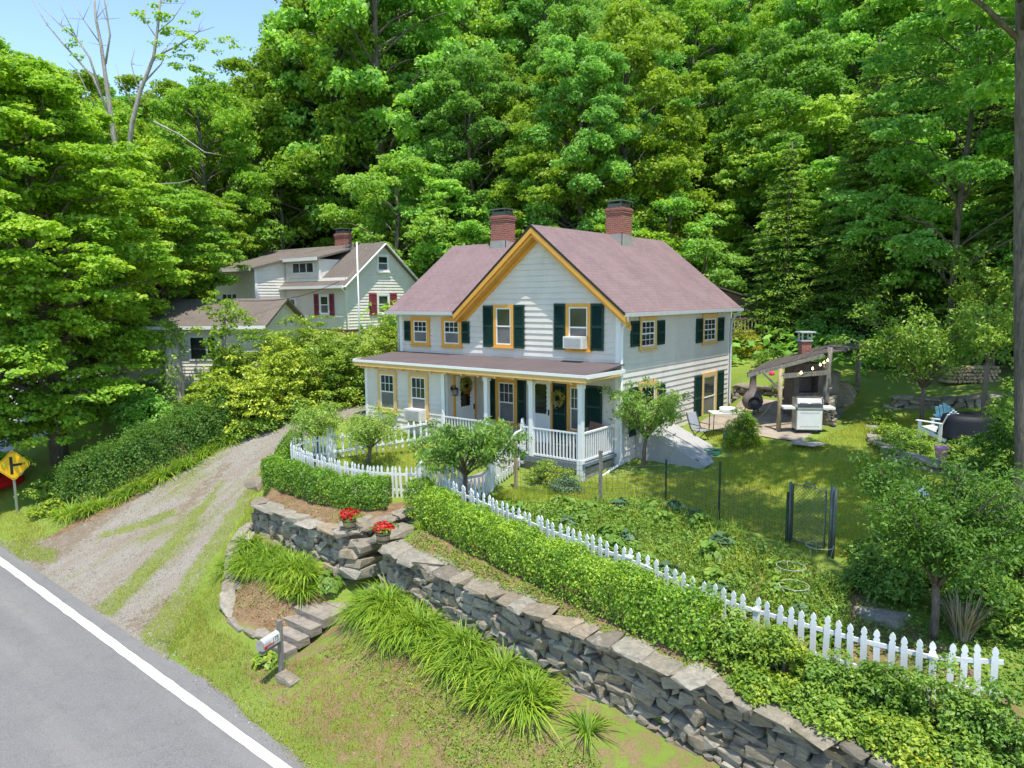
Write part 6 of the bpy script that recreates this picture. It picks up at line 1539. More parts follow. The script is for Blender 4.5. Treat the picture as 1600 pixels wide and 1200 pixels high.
# overhanging boughs at upper right, belonging to a maple just outside the frame
p = dp(1720, 600, 24); t = special('broadleaf_tree', 330, 0, 0, 6.4, 21, 8.5, 40, 15, .2, 95, 'wooddark', (1.0, 1.7), (.45, .8), 'dark leafy tree whose boughs hang into the upper right corner', .4, base=(p.x, p.y), shape=lambda u: 1.0 - .3 * u, tr=.35)
p = dp(1480, 600, 30.5); t = special('broadleaf_tree', 331, 0, 0, 4.3, 20, 4.0, 46, 12, .19, 85, 'wooddark', (.8, 1.3), (.38, .7), 'dark high crowned tree above the apple tree and garden chairs', .4, base=(p.x, p.y), shape=lambda u: 1.0 - .3 * u, tr=.13)
for i, (px, D, R_, h, z0, mt, lab) in enumerate(((1235, 44, 3.4, 15, 3, 'wood', 'sunlit broadleaf tree left of the hemlocks above brown shed'), (1310, 39.5, 3.0, 9, 1.0, 'wooddark', 'low dark tree filling the gap behind shelter roof'), (1400, 37, 3.0, 10, 1.2, 'wooddark', 'dark leafy tree right behind the stone terrace'), (1470, 41, 3.4, 13, 2, 'wooddark', 'dark leafy tree behind the small grey outbuilding'), (1560, 39, 3.4, 14, 2, 'wood', 'broadleaf tree with bright top behind the tall trunk'), (1640, 34, 3.2, 12, 1.5, 'wooddark', 'dark broadleaf tree just outside right edge'), (1335, 47, 3.8, 18, 4, 'wood', 'high sunlit broadleaf tree over the hemlock tops'), (1275, 42, 3.4, 12, 1.5, 'wood', 'green broadleaf tree between the brown shed and dark hemlock'), (1410, 45, 3.6, 17, 3, 'wooddark', 'high dark broadleaf tree above the apple tree'), (1520, 46, 3.8, 18, 3, 'wood', 'high broadleaf tree far back at upper right'), (1190, 46, 3.4, 11, 1.5, 'wood', 'green broadleaf tree right above brown shed roof'))):
    special('broadleaf_tree', 340 + i, px, D, R_, h, z0, 22, 13, .24, 90, mt, (.9, 1.6), (.45, .85), lab)
# ------------------------------------------------------------------ fruit trees
def fruit(name, loc, h, R_, label, seed, trunk_h, leaf=.10, asp=.34, mat='peach', n=11, nleaf=120, cr=(.22, .36), forks=3, lean=(0, 0), droop=.6, squash=.5, limbdir=None):
    rng = np.random.default_rng(seed); t = thing(name, label, 'fruit tree', loc); m = MB()
    fk = np.array([lean[0], lean[1], trunk_h]); m.tube([(0, 0, -.2), fk * .5 + rng.normal(0, .02, 3), fk], [.085, .065, .058], 8); C = []
    for k in range(n):
        a = k * 2.399 + rng.uniform(-.3, .3); rr_ = R_ * math.sqrt(rng.uniform(.15, 1)); e = np.array([lean[0] * 2 + rr_ * math.cos(a), lean[1] * 2 + rr_ * math.sin(a), trunk_h + (h - trunk_h) * rng.uniform(.35, .92)])
        ps = limb(m, fk + rng.normal(0, .02, 3), e, .034, .008, 6, .1, 6)
        for q in ps[2:]: C += [q + rng.normal(0, .12, 3), q + rng.normal(0, .2, 3)]
    m.build('trunk', M['fruitbark'], t); C = np.array(C)
    leaves_obj('crown', M[mat], t, [clumps(rng, C, rng.uniform(*cr, len(C)), nleaf // 4, leaf, .8, .7, asp, droop, .2, .7)]); return t
def on(p): return (p[0], p[1], H(p[0], p[1]))
fruit('fruit_tree', on((-8.03, -5.9)), 1.95, .95, 'small round fruit tree with two stems inside the fence at left', 1, .75, .075, .55, 'peach', 15, 190)
fruit('fruit_tree', on((-6.3, -5.3)), 1.85, .9, 'small fruit tree with leaning trunk inside picket fence before left windows', 2, .6, .075, .55, 'peach', 13, 180, lean=(.12, .05))
fruit('peach_tree', on((-1.62, -5.75)), 2.5, 1.8, 'peach tree with drooping leaves in front of the porch', 3, .85, .15, .26, 'peach', 19, 250, (.22, .38), droop=1.2)
fruit('peach_tree', on((.75, .25)), 2.75, 1.25, 'peach tree standing against right side wall of the house', 4, .95, .15, .26, 'peach', 14, 190, (.2, .34), lean=(.1, -.05), droop=1.2)
fruit('apple_tree', on((7.55, 7.5)), 4.4, 2.6, 'spreading apple tree behind the raised bed and garden chairs', 5, 1.2, .13, .5, 'hedgedark', 26, 190, (.3, .5))
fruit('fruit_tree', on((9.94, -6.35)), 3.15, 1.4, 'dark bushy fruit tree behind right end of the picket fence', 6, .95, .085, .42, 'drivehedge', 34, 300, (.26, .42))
fruit('fruit_tree', on((9.0, 13.5)), 5.6, 2.4, 'leafy small tree behind firewood pile in shade', 7, 1.6, .17, .5, 'hedgedark', 20, 150, (.35, .55))
_p = dp(1537, 655, 22.3); fruit('sapling', on(_p), 4.4, 1.0, 'slim sapling growing right of the covered black table', 8, 2.3, .12, .5, 'hedgedark', 12, 120, (.2, .36))
# ------------------------------------------------------------------ bushes, hedges
def bush(name, loc, rx, ry, h, label, seed, mat='hedgedark', leaf=.1, n=60, per=60, cr=(.2, .34), cat='shrub', group=None, flat=.6, asp=.6, stems=5, rz=0., up=.9):
    rng = np.random.default_rng(seed); t = thing(name, label, cat, loc, rz, group)
    d = sph(rng, n); d[:, 2] = np.abs(d[:, 2]) * 1.05 - .12
    lump = 1 + .16 * np.sin(3 * np.arctan2(d[:, 1], d[:, 0]) + seed) + rng.normal(0, .07, n)
    C = d * np.array([rx, ry, h * .85]) * (rng.uniform(.6, .95, (n, 1)) * lump[:, None]); C[:, 2] = np.maximum(C[:, 2], .1)
    leaves_obj('foliage', M[mat], t, [clumps(rng, C, rng.uniform(*cr, n), per, leaf, flat, up, asp)])
    m = MB()
    for k in range(stems): a = rng.uniform(0, 6.28); limb(m, (.1 * rx * math.cos(a), .1 * ry * math.sin(a), -.1), (rx * .45 * math.cos(a), ry * .45 * math.sin(a), h * .5), .03, .01, 4, .06, 5)
    m.build('stems', M['fruitbark'], t); return t
def hedge(name, label, pts, wd, ht, dens, leaf, mat, seed, cat='hedge', asp=.55, rag=.12, gap=0.0, stems=True):
    """pts (x, y[, width factor]) along the middle"""
    rng = np.random.default_rng(seed); P = np.array([(p[0], p[1], H(p[0], p[1]), p[2] if len(p) > 2 else 1, p[3] if len(p) > 3 else 1) for p in pts]); O = P[0, :3].copy()
    L, Q = path_pts(P, .05); tot = L[-1]; n = int(tot * (wd + 2 * ht) * dens); s = rng.uniform(-.12, tot + .12, n)
    v = np.stack([np.interp(s, L, Q[:, k]) for k in range(5)], 1); d2 = np.stack([np.interp(s + .15, L, Q[:, k]) - np.interp(s - .15, L, Q[:, k]) for k in range(2)], 1); d2 /= np.linalg.norm(d2, axis=1, keepdims=True) + 1e-9
    nn = np.stack([-d2[:, 1], d2[:, 0]], 1)
    u = rng.uniform(0, 1, n) * (wd + 2 * ht)                     # walk up one side, over the top, down the other
    side = np.where(u < ht, -1, np.where(u > ht + wd, 1, 0)); zz_ = np.where(side == -1, u, np.where(side == 1, wd + 2 * ht - u, ht)); ww = np.where(side == 0, u - ht - wd / 2, side * wd / 2)
    rnd = np.clip((zz_ - ht * .75) / (ht * .25), 0, 1); ww = ww * (1 - .22 * rnd ** 2 * (side != 0)); zz_ = zz_ - .10 * ht * (np.abs(ww) / (wd / 2)) ** 2 * (side == 0)
    lump = .10 * np.sin(s * 4.1 + seed) + .07 * np.sin(s * 9.7 + zz_ * 5) + .05 * np.sin(s * 17 + ww * 9)
    depth = rng.uniform(0, 1, n) ** 1.6 * .3
    zz_ = zz_ * (1 + lump * .6) * v[:, 4] - depth * (side == 0) * .6 + np.abs(rng.normal(0, rag * .5, n)) * (side == 0); ww = ww * (1 + lump) * v[:, 3] * (1 - depth) + rng.normal(0, rag * .25, n)
    zz_ = np.maximum(zz_, .04); keep = (zz_ > .3 * ht) | (rng.random(n) > gap)
    P3 = np.stack([v[:, 0] + nn[:, 0] * ww, v[:, 1] + nn[:, 1] * ww, v[:, 2] + zz_], 1) - O
    N = np.stack([nn[:, 0] * side, nn[:, 1] * side, np.where(side == 0, 1.0, .45)], 1)
    t = thing(name, label, cat, O)
    leaves_obj('foliage', M[mat], t, [leafgeo(rng, P3[keep], N[keep], leaf, asp, .1, .6)])
    if stems:
        m = MB()
        for s0 in np.arange(.1, tot, .14):
            q = np.array([np.interp(s0, L, Q[:, k]) for k in range(3)]) - O + [rng.normal(0, wd * .2), rng.normal(0, wd * .2), 0]
            m.tube([q, q + [rng.normal(0, .06), rng.normal(0, .06), ht * .5], q + [rng.normal(0, .12), rng.normal(0, .12), ht * .85]], [.012, .009, .005], 5)
        m.build('stems', M['fruitbark'], t)
    return t
hedge('hedge', 'clipped hedge curving round the outside of the white picket fence', [(-9.15, -6.0), (-8.95, -6.9), (-8.2, -7.55), (-6.9, -7.75), (-5.4, -7.8), (-4.0, -7.55), (-3.3, -7.1)], .6, .82, 2300, .062, 'hedge', 1, gap=.5)
hedge('hedge', 'long clipped hedge along the top of the stone wall before picket fence', [(-2.3, -6.95), (-1.2, -7.35), (.5, -7.75), (2.2, -8.1), (3.6, -8.4), (4.9, -8.62), (5.5, -8.68)], .66, .92, 2300, .062, 'hedge', 2, gap=.55)
hedge('hedge', 'overgrown hedge clump where the long picket fence leaves the hedge', [(5.4, -8.65), (6.2, -8.75), (6.9, -8.8)], .7, .82, 1700, .075, 'hedge', 3, rag=.3)
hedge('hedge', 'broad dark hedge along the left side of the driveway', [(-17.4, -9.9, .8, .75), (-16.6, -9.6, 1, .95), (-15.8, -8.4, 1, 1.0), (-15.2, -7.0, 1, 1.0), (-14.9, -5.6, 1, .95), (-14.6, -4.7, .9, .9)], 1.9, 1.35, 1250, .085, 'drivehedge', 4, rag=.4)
bush('shrub', on((-16.9, -11.1)), .55, .5, .6, 'low leafy plant at the foot of road sign', 12, 'weed', .11, 30, 45)
bush('shrub', on((-18.3, -10.4)), 1.0, .8, 1.0, 'dark roadside shrub behind the sign post', 13, 'hedgedark', .1, 50, 55)
bush('shrub', on((-17.7, -9.0)), 1.1, .9, 1.1, 'shrub growing into broad driveway hedge under the maple', 14, 'hedgedark', .11, 70, 60)
bush('shrub', on((-18.5, -6.6)), 1.6, 1.3, 2.1, 'dark shaded shrub between maple trunk and ivy covered stub', 15, 'wooddark', .14, 90, 60, (.25, .42))
bush('shrub', on((-20.6, -5.9)), 1.6, 1.3, 1.8, 'shaded shrub below the garage wall behind the maple', 16, 'hedgedark', .14, 80, 60, (.25, .42))
# rhododendrons beside the drive
for i, (px, py, D, rx, h, lab) in enumerate(((340, 640, 28.8, 1.5, 2.8, 'leftmost rounded rhododendron beside the ivy covered stub'), (398, 650, 28.6, 1.9, 3.4, 'large yellow green rhododendron at left bend of the driveway'), (455, 645, 29.8, 2.0, 4.0, 'tall rhododendron in the middle of driveway shrubbery below neighbour house'), (515, 640, 30.6, 2.0, 4.1, 'tall rhododendron right of the middle under the red shuttered windows'), (568, 630, 31.6, 1.8, 4.0, 'rhododendron beside the white pole left of the porch roof'), (612, 610, 33.5, 1.7, 4.1, 'rhododendron half hidden behind the left corner of farmhouse'), (425, 600, 31.5, 2.0, 4.2, 'rear rhododendron in front of the cream garage end'), (360, 610, 31, 1.4, 3.0, 'rear rhododendron below the vine covered post'), (485, 600, 33, 2.1, 4.4, 'rear rhododendron directly below neighbour house wall'))):
    p = dp(px, py, D); bush('rhododendron', on(p), rx, rx * .9, h, lab, 40 + i, 'rhodo', .15, 210, 44, (.22, .38), flat=.5, asp=.42, up=1.1)
for i, (px, py, D, rx, h) in enumerate(((385, 668, 27.6, .7, .9), (420, 668, 27.8, .7, .8), (465, 660, 28.4, .8, .9), (330, 672, 27.8, .8, 1.0))):
    p = dp(px, py, D); bush('shrub', on(p), rx, rx, h, ('low shrub at driveway edge under the leftmost rhododendrons', 'low shrub at driveway edge under large yellow green rhododendron', 'low shrub at driveway edge under the tall middle rhododendron', 'low shrub at far end of the broad dark hedge')[i], 60 + i, 'hedgedark', .11, 45, 45)
# vine on a post, ivy on a broken trunk
p = dp(345, 610, 29.8); O = Vector(on(p)); t = thing('vine_covered_post', 'leaning post smothered in pale green vine before garage', 'vine', O)
tp2 = dp(350, 482, 29.8) - O; MB().tube([(0, 0, -.2), tp2 * .5 + Vector((.1, 0, 0)), tp2], [.09, .08, .06], 8).build('post', M['greywood'], t)
C = np.array([np.array(tp2) * u + rv.normal(0, .28 + .12 * math.sin(u * 9), 3) for u in np.linspace(.2, 1.05, 46)] + [np.array(dp(px, py, 29.6) - O) for px, py in ((385, 500), (392, 520), (380, 490), (365, 485), (330, 540), (326, 560), (395, 530))])
leaves_obj('foliage', M['woodyel'], t, [clumps(rv, C, .34, 60, .13, .6, .8, .7)])
p = dp(274, 640, 30); O = Vector(on(p)); t = thing('ivy_covered_stub', 'broken pale tree stub with dark ivy climbing its left side', 'tree stub', O)
tp2 = dp(268, 515, 30) - O; MB().tube([(0, 0, -.3), (.02, 0, .6), tuple(tp2 * .5), tuple(tp2)], [.5, .4, .36, .25], 11).build('trunk', M['palebark'], t)
C = []
for u in np.linspace(.03, 1.08, 60):
    c = np.array(tp2) * u; a = rv.uniform(2.2, 5.2) if u < .62 else rv.uniform(0, 6.28)
    vdir = np.array(EX) * math.cos(a) + np.array(EY) * math.sin(a); C.append(c + vdir * (.38 - .06 * u))
leaves_obj('foliage', M['hedgedark'], t, [clumps(rv, np.array(C), .24, 50, .11, .8, .5, .8)])
# yard shrubs
bush('shrub', on((-.9, -2.75)), 1.05, .5, .85, 'leafy green bush in front of the porch railing', 70, 'weed', .06, 80, 60, (.13, .22)); bush('shrub', on((-.05, -3.05)), .55, .4, .6, 'grey green leafy plant at the foot of the porch corner post', 71, 'bluegreen', .06, 40, 55, (.12, .2))
bush('shrub', on((2.95, 3.1)), .6, .6, 1.5, 'feathery tall plant beyond cellar bulkhead', 72, 'weed', .075, 120, 90, (.14, .24), asp=.3)
bush('shrub', on((-1.4, 15.0)), 1.0, 1.0, 1.7, 'golden yellow shrub above patio wall by the house corner', 73, 'yellowshrub', .1, 70, 50, (.18, .3)); bush('shrub', on((-.7, 17.2)), 1.5, 1.3, 3.0, 'bright leafy shrub in front of the deck railing', 74, 'weed', .16, 90, 55, (.25, .42))
bush('shrub', on((.6, 13.2)), .9, .8, 1.0, 'low green shrub below the golden shrub', 75, 'hedgedark', .1, 50, 50); bush('shrub', on((2.0, 9.8)), .45, .4, .5, 'small leafy plant on the patio wall behind chiminea', 76, 'weed', .1, 25, 40)
bush('shrub', on((1.6, 16.5)), 1.5, 1.2, 2.2, 'dark shrub behind the shelter chimney', 77, 'wooddark', .15, 80, 55, (.25, .4)); bush('shrub', on((6.0, 14.5)), 1.8, 1.4, 1.7, 'dark shrub in the shade right of the oven', 78, 'wooddark', .15, 80, 55, (.25, .4))
bush('shrub', on((6.4, 7.0)), .4, .4, .7, 'little round bright shrub at left end of the terrace wall', 79, 'weed', .07, 40, 50, (.12, .2))
for i, (x, y, rx, h, mt, lab) in enumerate(((7.6, 4.1, .8, .75, 'gardenplant', 'leafy perennial filling the left part of raised bed'), (8.0, 3.2, .6, .6, 'hedgedark', 'bushy perennial in the middle of raised bed'), (9.6, 3.2, .9, .8, 'hedgedark', 'bushy plant in raised bed right of the pink bucket'), (7.0, 5.3, .5, .5, 'weed', 'small leafy plant at the back of the raised bed'))):
    bush('perennial', on((x, y)), rx, rx * .8, h, lab, 90 + i, mt, .1, 50, 50, (.15, .28), 'plant', asp=.4)
# right hand shrubbery
for i, (px, py, D, rx, h, mt, lab) in enumerate(((1400, 850, 14.9, .8, .85, 'hedgedark', 'bright leaved shrub right of the garden gate'), (1475, 830, 15.2, .9, 1.0, 'weed', 'long leaved bright shrub beneath the white board'), (1562, 720, 18.4, .75, 2.8, 'hedgedark', 'tall narrow shrub left of the tall trunk'), (1605, 620, 21.5, 1.1, 3.6, 'hedgedark', 'tall leafy shrub beside the covered black table'), (1500, 870, 14.0, .9, 1.2, 'gardenplant', 'dark shrub behind fruit tree at right'), (1580, 880, 13.8, 1.1, 2.0, 'gardenplant', 'shrub at the right edge below the tall trunk'), (1545, 960, 12.6, .8, 1.1, 'hedgedark', 'shrub beside dry straw clump at right edge'), (1385, 900, 13.8, .7, .9, 'gardenplant', 'low dark shrub left of the dark fruit tree'))):
    p = dp(px, py, D); bush('shrub', on(p), rx, rx, h, lab, 110 + i, mt, .115, 110, 60, (.18, .32), asp=.42)
for i, (x, y, rx, h, mt, lab) in enumerate(((7.3, -8.75, .55, .75, 'hedgedark', 'tangled shrub before the first open stretch of pickets'), (8.1, -8.9, .55, .7, 'weed', 'tangled shrub before the middle of open picket stretch'), (8.9, -8.95, .5, .55, 'hedgedark', 'low tangled shrub above stone wall at right'), (9.7, -8.85, .6, .65, 'weed', 'leafy shrub in front of the right picket end'), (10.5, -8.8, .75, .85, 'hedgedark', 'big leafy shrub at lower right corner before the pickets'), (11.3, -8.7, .8, .9, 'gardenplant', 'shrub at the lower right picture edge'), (10.0, -9.5, .6, .4, 'weed', 'low leafy growth spilling over the wall at lower right'), (9.0, -9.4, .55, .32, 'hedgedark', 'low growth on the bank above the wall capstones'), (8.0, -9.35, .5, .28, 'weed', 'ground hugging leafy patch behind wall capstones'), (11.0, -9.6, .7, .5, 'hedgedark', 'dark leafy growth in bottom right corner'))):
    bush('shrub', on((x, y)), rx * 1.1, rx * .8, h * 1.65, lab, 130 + i, mt, .075, 90, 62, (.13, .22), asp=.5)
p = gp(1503, 1005, -.6); O = on(p); t = thing('dry_grass_clump', 'clump of dry straw coloured grass behind the right pickets', 'ornamental grass', O)
def blades(rng, n, L, w, spread, rad, arch=.75):
    """arching strap blades from a common crown: (verts, quads)"""
    a = rng.uniform(0, 2 * np.pi, n); r0 = rad * np.sqrt(rng.random(n)); ln = L * rng.uniform(.6, 1.15, n); sp_ = spread * rng.uniform(.35, 1.2, n); T = np.linspace(0, 1, 6)
    az = a + rng.normal(0, .35, n); V = np.empty((n, 6, 2, 3))
    for k, t_ in enumerate(T):
        rad_ = ln * sp_ * (t_ ** 1.35); z = ln * (1.02 * t_ - arch * sp_ * t_ ** 2.3)
        wd = w * (1 - t_ ** 2.2) * (.7 + .6 * min(1, t_ * 4)) + .0015
        cx_ = r0 * np.cos(a) + rad_ * np.cos(az); cy_ = r0 * np.sin(a) + rad_ * np.sin(az)
        for s, sg in ((0, -1), (1, 1)):
            V[:, k, s, 0] = cx_ - np.sin(az) * wd * sg; V[:, k, s, 1] = cy_ + np.cos(az) * wd * sg; V[:, k, s, 2] = z
    base = (np.arange(n) * 12)[:, None] + np.arange(5)[None] * 2
    F_ = np.stack([base, base + 1, base + 3, base + 2], -1).reshape(-1, 4)
    return V.reshape(-1, 3), F_
leaves_obj('blades', M['straw'], t, [blades(rv, 220, .85, .008, .5, .15, .5)])
# ------------------------------------------------------------------ daylilies
lil = [npmesh('blades', *blades(np.random.default_rng(500 + i), (105, 90, 75)[i], (.78, .68, .55)[i], .0095, 1.0, .13, .95)) for i in range(3)]
for me_ in lil: me_.materials.append(M['lily'])
LC = [0]
def lily(x, y, s, label, group, i=None):
    o = bpy.data.objects.new('daylily', lil[i if i is not None else int(rv.integers(3))]); COL.objects.link(o)
    o.location = (x, y, H(x, y) - .02); o.rotation_euler = (rv.normal(0, .05), rv.normal(0, .05), rv.uniform(0, 6.28)); o.scale = (s * rv.uniform(.95, 1.2), s * rv.uniform(.95, 1.2), s)
    tag(o, label, 'daylily', group)
for k, u in enumerate(np.linspace(0, 1, 46)):
    x, y = np.interp(u, [0, .3, .6, 1], [-15.7, -14.7, -14.0, -13.75]), np.interp(u, [0, .3, .6, 1], [-10.9, -9.6, -7.7, -4.7])
    lily(x + rv.normal(0, .14), y + rv.normal(0, .14), rv.uniform(.75, 1.0), 'daylily clump in the row along driveway hedge', 'daylilies along the driveway hedge')
for k in range(58):
    u = rv.random(); v_ = rv.random(); q = Vector((-6.7, -9.35, 0)).lerp(Vector((-3.35, -9.45, 0)), u) + Vector((.12, -.75, 0)) * v_ * (1.15 - .2 * u)
    lily(q.x, q.y, rv.uniform(.75, 1.0), 'daylily clump in bed below the left stone wall', 'daylilies below the left wall')
bp_ = [(-1.5, -9.4), (0, -9.5), (1.2, -9.55), (3, -9.7), (4.0, -9.9), (4.1, -10.45), (3.2, -10.55), (1.5, -10.4), (0, -10.2), (-1.35, -10.05)]; xs_, ys_ = zip(*bp_); n_ = 0
while n_ < 84:
    x, y = rv.uniform(min(xs_), max(xs_)), rv.uniform(min(ys_), max(ys_))
    if sdf(np.array([x]), np.array([y]), bp_)[0] > .0: lily(x, y, rv.uniform(.82, 1.08), 'daylily clump in the bed at foot of long wall', 'daylilies at the foot of the long wall'); n_ += 1
p = gp(918, 1165, -2.35); lily(p.x, p.y, .75, 'largest single daylily clump near the bottom of the picture', None, 0)
p = gp(888, 1095, -2.3); lily(p.x, p.y, .5, 'single daylily clump just above the bottom one', None, 1)
p = gp(845, 1122, -2.35); lily(p.x, p.y, .32, 'small sparse daylily clump left of the two single ones', None, 2)
p = gp(655, 835, -.6); lily(p.x + .05, p.y + .05, .62, 'grass like clump beside the right flower tub', None, 1)
p = gp(535, 800, -.5); lily(p.x, p.y, .5, 'green strap leaved clump at front of curved hedge', None, 1)
p = gp(572, 800, -.5); lily(p.x, p.y, .5, 'green strap leaved clump right before left flower tub', None, 0)
p = gp(1000, 740, -.05); lily(p.x, p.y, .6, 'strap leaved clump by the downspout foot at right house corner', None, 2)
# hosta and friends
def hosta(px, py, z, s, label, mat='weed'):
    p = gp(px, py, z); t = thing('hosta', label, 'hosta', on(p)); d = sph(rv, 90); d[:, 2] = np.abs(d[:, 2]); P = d * [.34 * s, .34 * s, .3 * s]
    leaves_obj('leaves', M[mat], t, [leafgeo(rv, P, d + [0, 0, .7], .17 * s, .68, .6, .25, d)])
hosta(515, 912, -1.75, 1.15, 'bright yellow green hosta beside the entrance landing'); hosta(415, 1030, -2.7, .9, 'broad leaved plant at the foot of mailbox post'); hosta(608, 893, -1.5, .8, 'leafy plant under the right flower tub at wall foot')
# vegetable garden plants
gpoly = [(-1.3, -6.1), (.6, -4.4), (2.6, -3.0), (4.8, -3.7), (6.6, -4.8), (8.3, -5.4), (8.9, -7.6), (5, -7.5), (1.5, -6.9)]
kinds = []
for i, (mt, nm, lf, asp) in enumerate((('gardenplant', 'vegetable_plant', .16, .7), ('weed', 'vegetable_plant', .11, .55), ('bluegreen', 'cabbage', .2, .75), ('gardenplant', 'vegetable_plant', .13, .25))):
    kinds.append((nm, ['dark leafy plant in the vegetable garden', 'bright leafy plant in the vegetable garden', 'grey green cabbage plant in vegetable garden', 'narrow leaved plant in the vegetable garden'][i], ['dark vegetable plants', 'bright vegetable plants', 'cabbage plants', 'narrow leaved vegetable plants'][i], []))
    for j in range(2):
        d = sph(rv, 95); d[:, 2] = np.abs(d[:, 2]); P = d * [.24, .24, .27] * rv.uniform(.6, 1.1, (95, 1)); me_ = npmesh('leaves', *leafgeo(rv, P, d + [0, 0, .9], lf, asp, .3, .4, d)); me_.materials.append(M[mt]); kinds[-1][3].append(me_)
n_ = 0
while n_ < 150:
    x, y = rv.uniform(-1.4, 9), rv.uniform(-7.8, -2.9)
    if sdf(np.array([x]), np.array([y]), gpoly)[0] < 0: continue
    k = int(rv.choice(4, p=[.32, .36, .12, .2])); nm, lab, grp, ms = kinds[k]; o = bpy.data.objects.new(nm, ms[int(rv.integers(2))]); COL.objects.link(o)
    s = rv.uniform(.6, 1.4); o.location = (x, y, H(x, y) - .02); o.rotation_euler = (0, 0, rv.uniform(0, 6.28)); o.scale = (s, s, s * rv.uniform(.7, 1.4)); tag(o, lab, 'plant', grp); n_ += 1
# ------------------------------------------------------------------ grass and ground cover (nobody could count it)
def scatter(poly, dens, rng):
    p = np.array(poly); n = int((p[:, 0].max() - p[:, 0].min()) * (p[:, 1].max() - p[:, 1].min()) * dens)
    x, y = rng.uniform(p[:, 0].min(), p[:, 0].max(), n), rng.uniform(p[:, 1].min(), p[:, 1].max(), n); k = sdf(x, y, poly) > 0; return x[k], y[k]
def patchy(x, y, f, seed): return .5 + .25 * (np.sin(x * f + seed) * np.cos(y * f * 1.3 + 2 * seed) + np.sin((x + y) * f * .6 + 3 * seed)) + .2 * np.sin(x * f * 2.7 - y * f * 2.1 + seed)
def grass(name, label_mat, polys, h, w_, seed, thin=None, lift=0.0):
    rng = np.random.default_rng(seed); X, Y, Hh = [], [], []
    for poly, dens, hs in polys:
        x, y = scatter(poly, dens, rng)
        if thin: k = rng.random(len(x)) < np.clip(patchy(x, y, thin[0], seed) * thin[1] + thin[2], 0, 1); x, y = x[k], y[k]
        X.append(x); Y.append(y); Hh.append(np.full(len(x), hs))
    x, y, hs = map(np.concatenate, (X, Y, Hh)); n = len(x); z = Hn(x, y) + lift; a = rng.uniform(0, 6.28, n); ln = h * hs * rng.uniform(.5, 1.3, n); wd = w_ * rng.uniform(.7, 1.3, n); b = rng.uniform(0, 6.28, n); le = ln * rng.uniform(.1, .9, n)
    V = np.empty((n, 4, 3)); dx, dy = np.cos(a) * wd, np.sin(a) * wd; tx, ty = x + np.cos(b) * le, y + np.sin(b) * le
    V[:, 0] = np.c_[x - dx, y - dy, z - .01]; V[:, 1] = np.c_[x + dx, y + dy, z - .01]; V[:, 2] = np.c_[tx + dx * .25, ty + dy * .25, z + ln]; V[:, 3] = np.c_[tx - dx * .25, ty - dy * .25, z + ln]
    o = link(name, npmesh(name, V.reshape(-1, 3), np.arange(4 * n).reshape(n, 4)), label_mat); return tag(o, kind='stuff')
PB = lambda pts, z=-2.6: [tuple(gp(a, b, z)[:2]) for a, b in pts]
lawn_front = [(-7.6, -11.6), (-6.2, -11.2), (-4.6, -11.8), (-2.6, -11.6), (-1.6, -11.0), (1, -11.2), (3, -11.7), (5, -12.5), (8, -13), (8, -15.2), (1, -13.2), (-4, -12.72), (-7, -12.5)]
bank_g = [(-1.6, -10.9), (-.5, -10.2), (3, -10.4), (7, -10.8), (10, -11), (9, -13), (5, -12.4), (3, -11.8), (1, -11.2)]
verge = [(-4.3, -12.6), (-6.5, -10.9), (-7.6, -9.6), (-9.2, -7.7), (-8.3, -7.9), (-7.2, -9.4), (-6.1, -10.6), (-4.5, -11.6), (-3, -11.6), (-2.5, -12.4)]
vergeL = [(-22, -12.7), (-14.2, -12.6), (-15.4, -11.6), (-17.5, -11.5), (-22, -11.6)]
gr1 = grass('lawn_grass', M['grassdry'], [(verge, 900, 1.0), (vergeL, 900, 1), (lawn_front, 1500, 1.0), (bank_g, 800, 1.2), ([(-7, -9.3), (-3, -9.9), (-3, -11.2), (-4.6, -11.5), (-6, -10.6)], 350, 1.1)], .055, .0045, 1, (1.3, 1.1, .25))
gr2 = grass('lawn_grass', M['grass'], [([(.4, -1), (2.6, .5), (2.9, 2.5), (.8, 4.2), (4.9, 3.4), (5.6, 7), (7.2, 8.5), (8, 8.5), (9.5, 6), (9, 5), (6.6, 5), (7.3, 2.8), (9.5, 1.4), (9.5, -4), (7, -4.4), (4.8, -3.3), (2.9, -2.3)], 1300, 1), ([(-1.6, -4.2), (.4, -1.2), (2.9, -2.4), (1.3, -3.5), (.4, -4.4), (-1, -5.6)], 900, 1.2), ([(-9.8, -2.2), (-6.2, -2.1), (-5.9, -3), (-3.4, -4), (-3.1, -6), (-5, -6.9), (-7, -6.8), (-8.2, -6.3), (-7.4, -5.5)], 700, 1.2)], .075, .0055, 2, (.9, .9, .5))
gr4 = grass('grass_tufts', M['grass'], [(verge, 90, 1), (vergeL, 110, 1), (lawn_front, 70, .9), (bank_g, 110, 1.0), ([(.4, -1), (2.9, 2.5), (4.9, 3.4), (7.2, 2.8), (8.5, 0), (7, -4.2), (4.8, -3.3), (2.9, -2.3)], 60, .8), ([(-1.6, -4.2), (.4, -1.2), (2.9, -2.4), (1.3, -3.5), (.4, -4.4), (-1, -5.6)], 120, 1.3)], .15, .007, 12)
gr5 = grass('garden_weeds', M['grass'], [(gpoly, 190, 1.0)], .38, .009, 13, (1.5, 1.3, -.05))
dstrip = [(-5.6, -12.4), (-6.9, -10.9), (-8.3, -9.0), (-8.9, -8.2), (-8.0, -8.6), (-7.3, -9.5), (-6.3, -10.9), (-5.0, -12.2)]
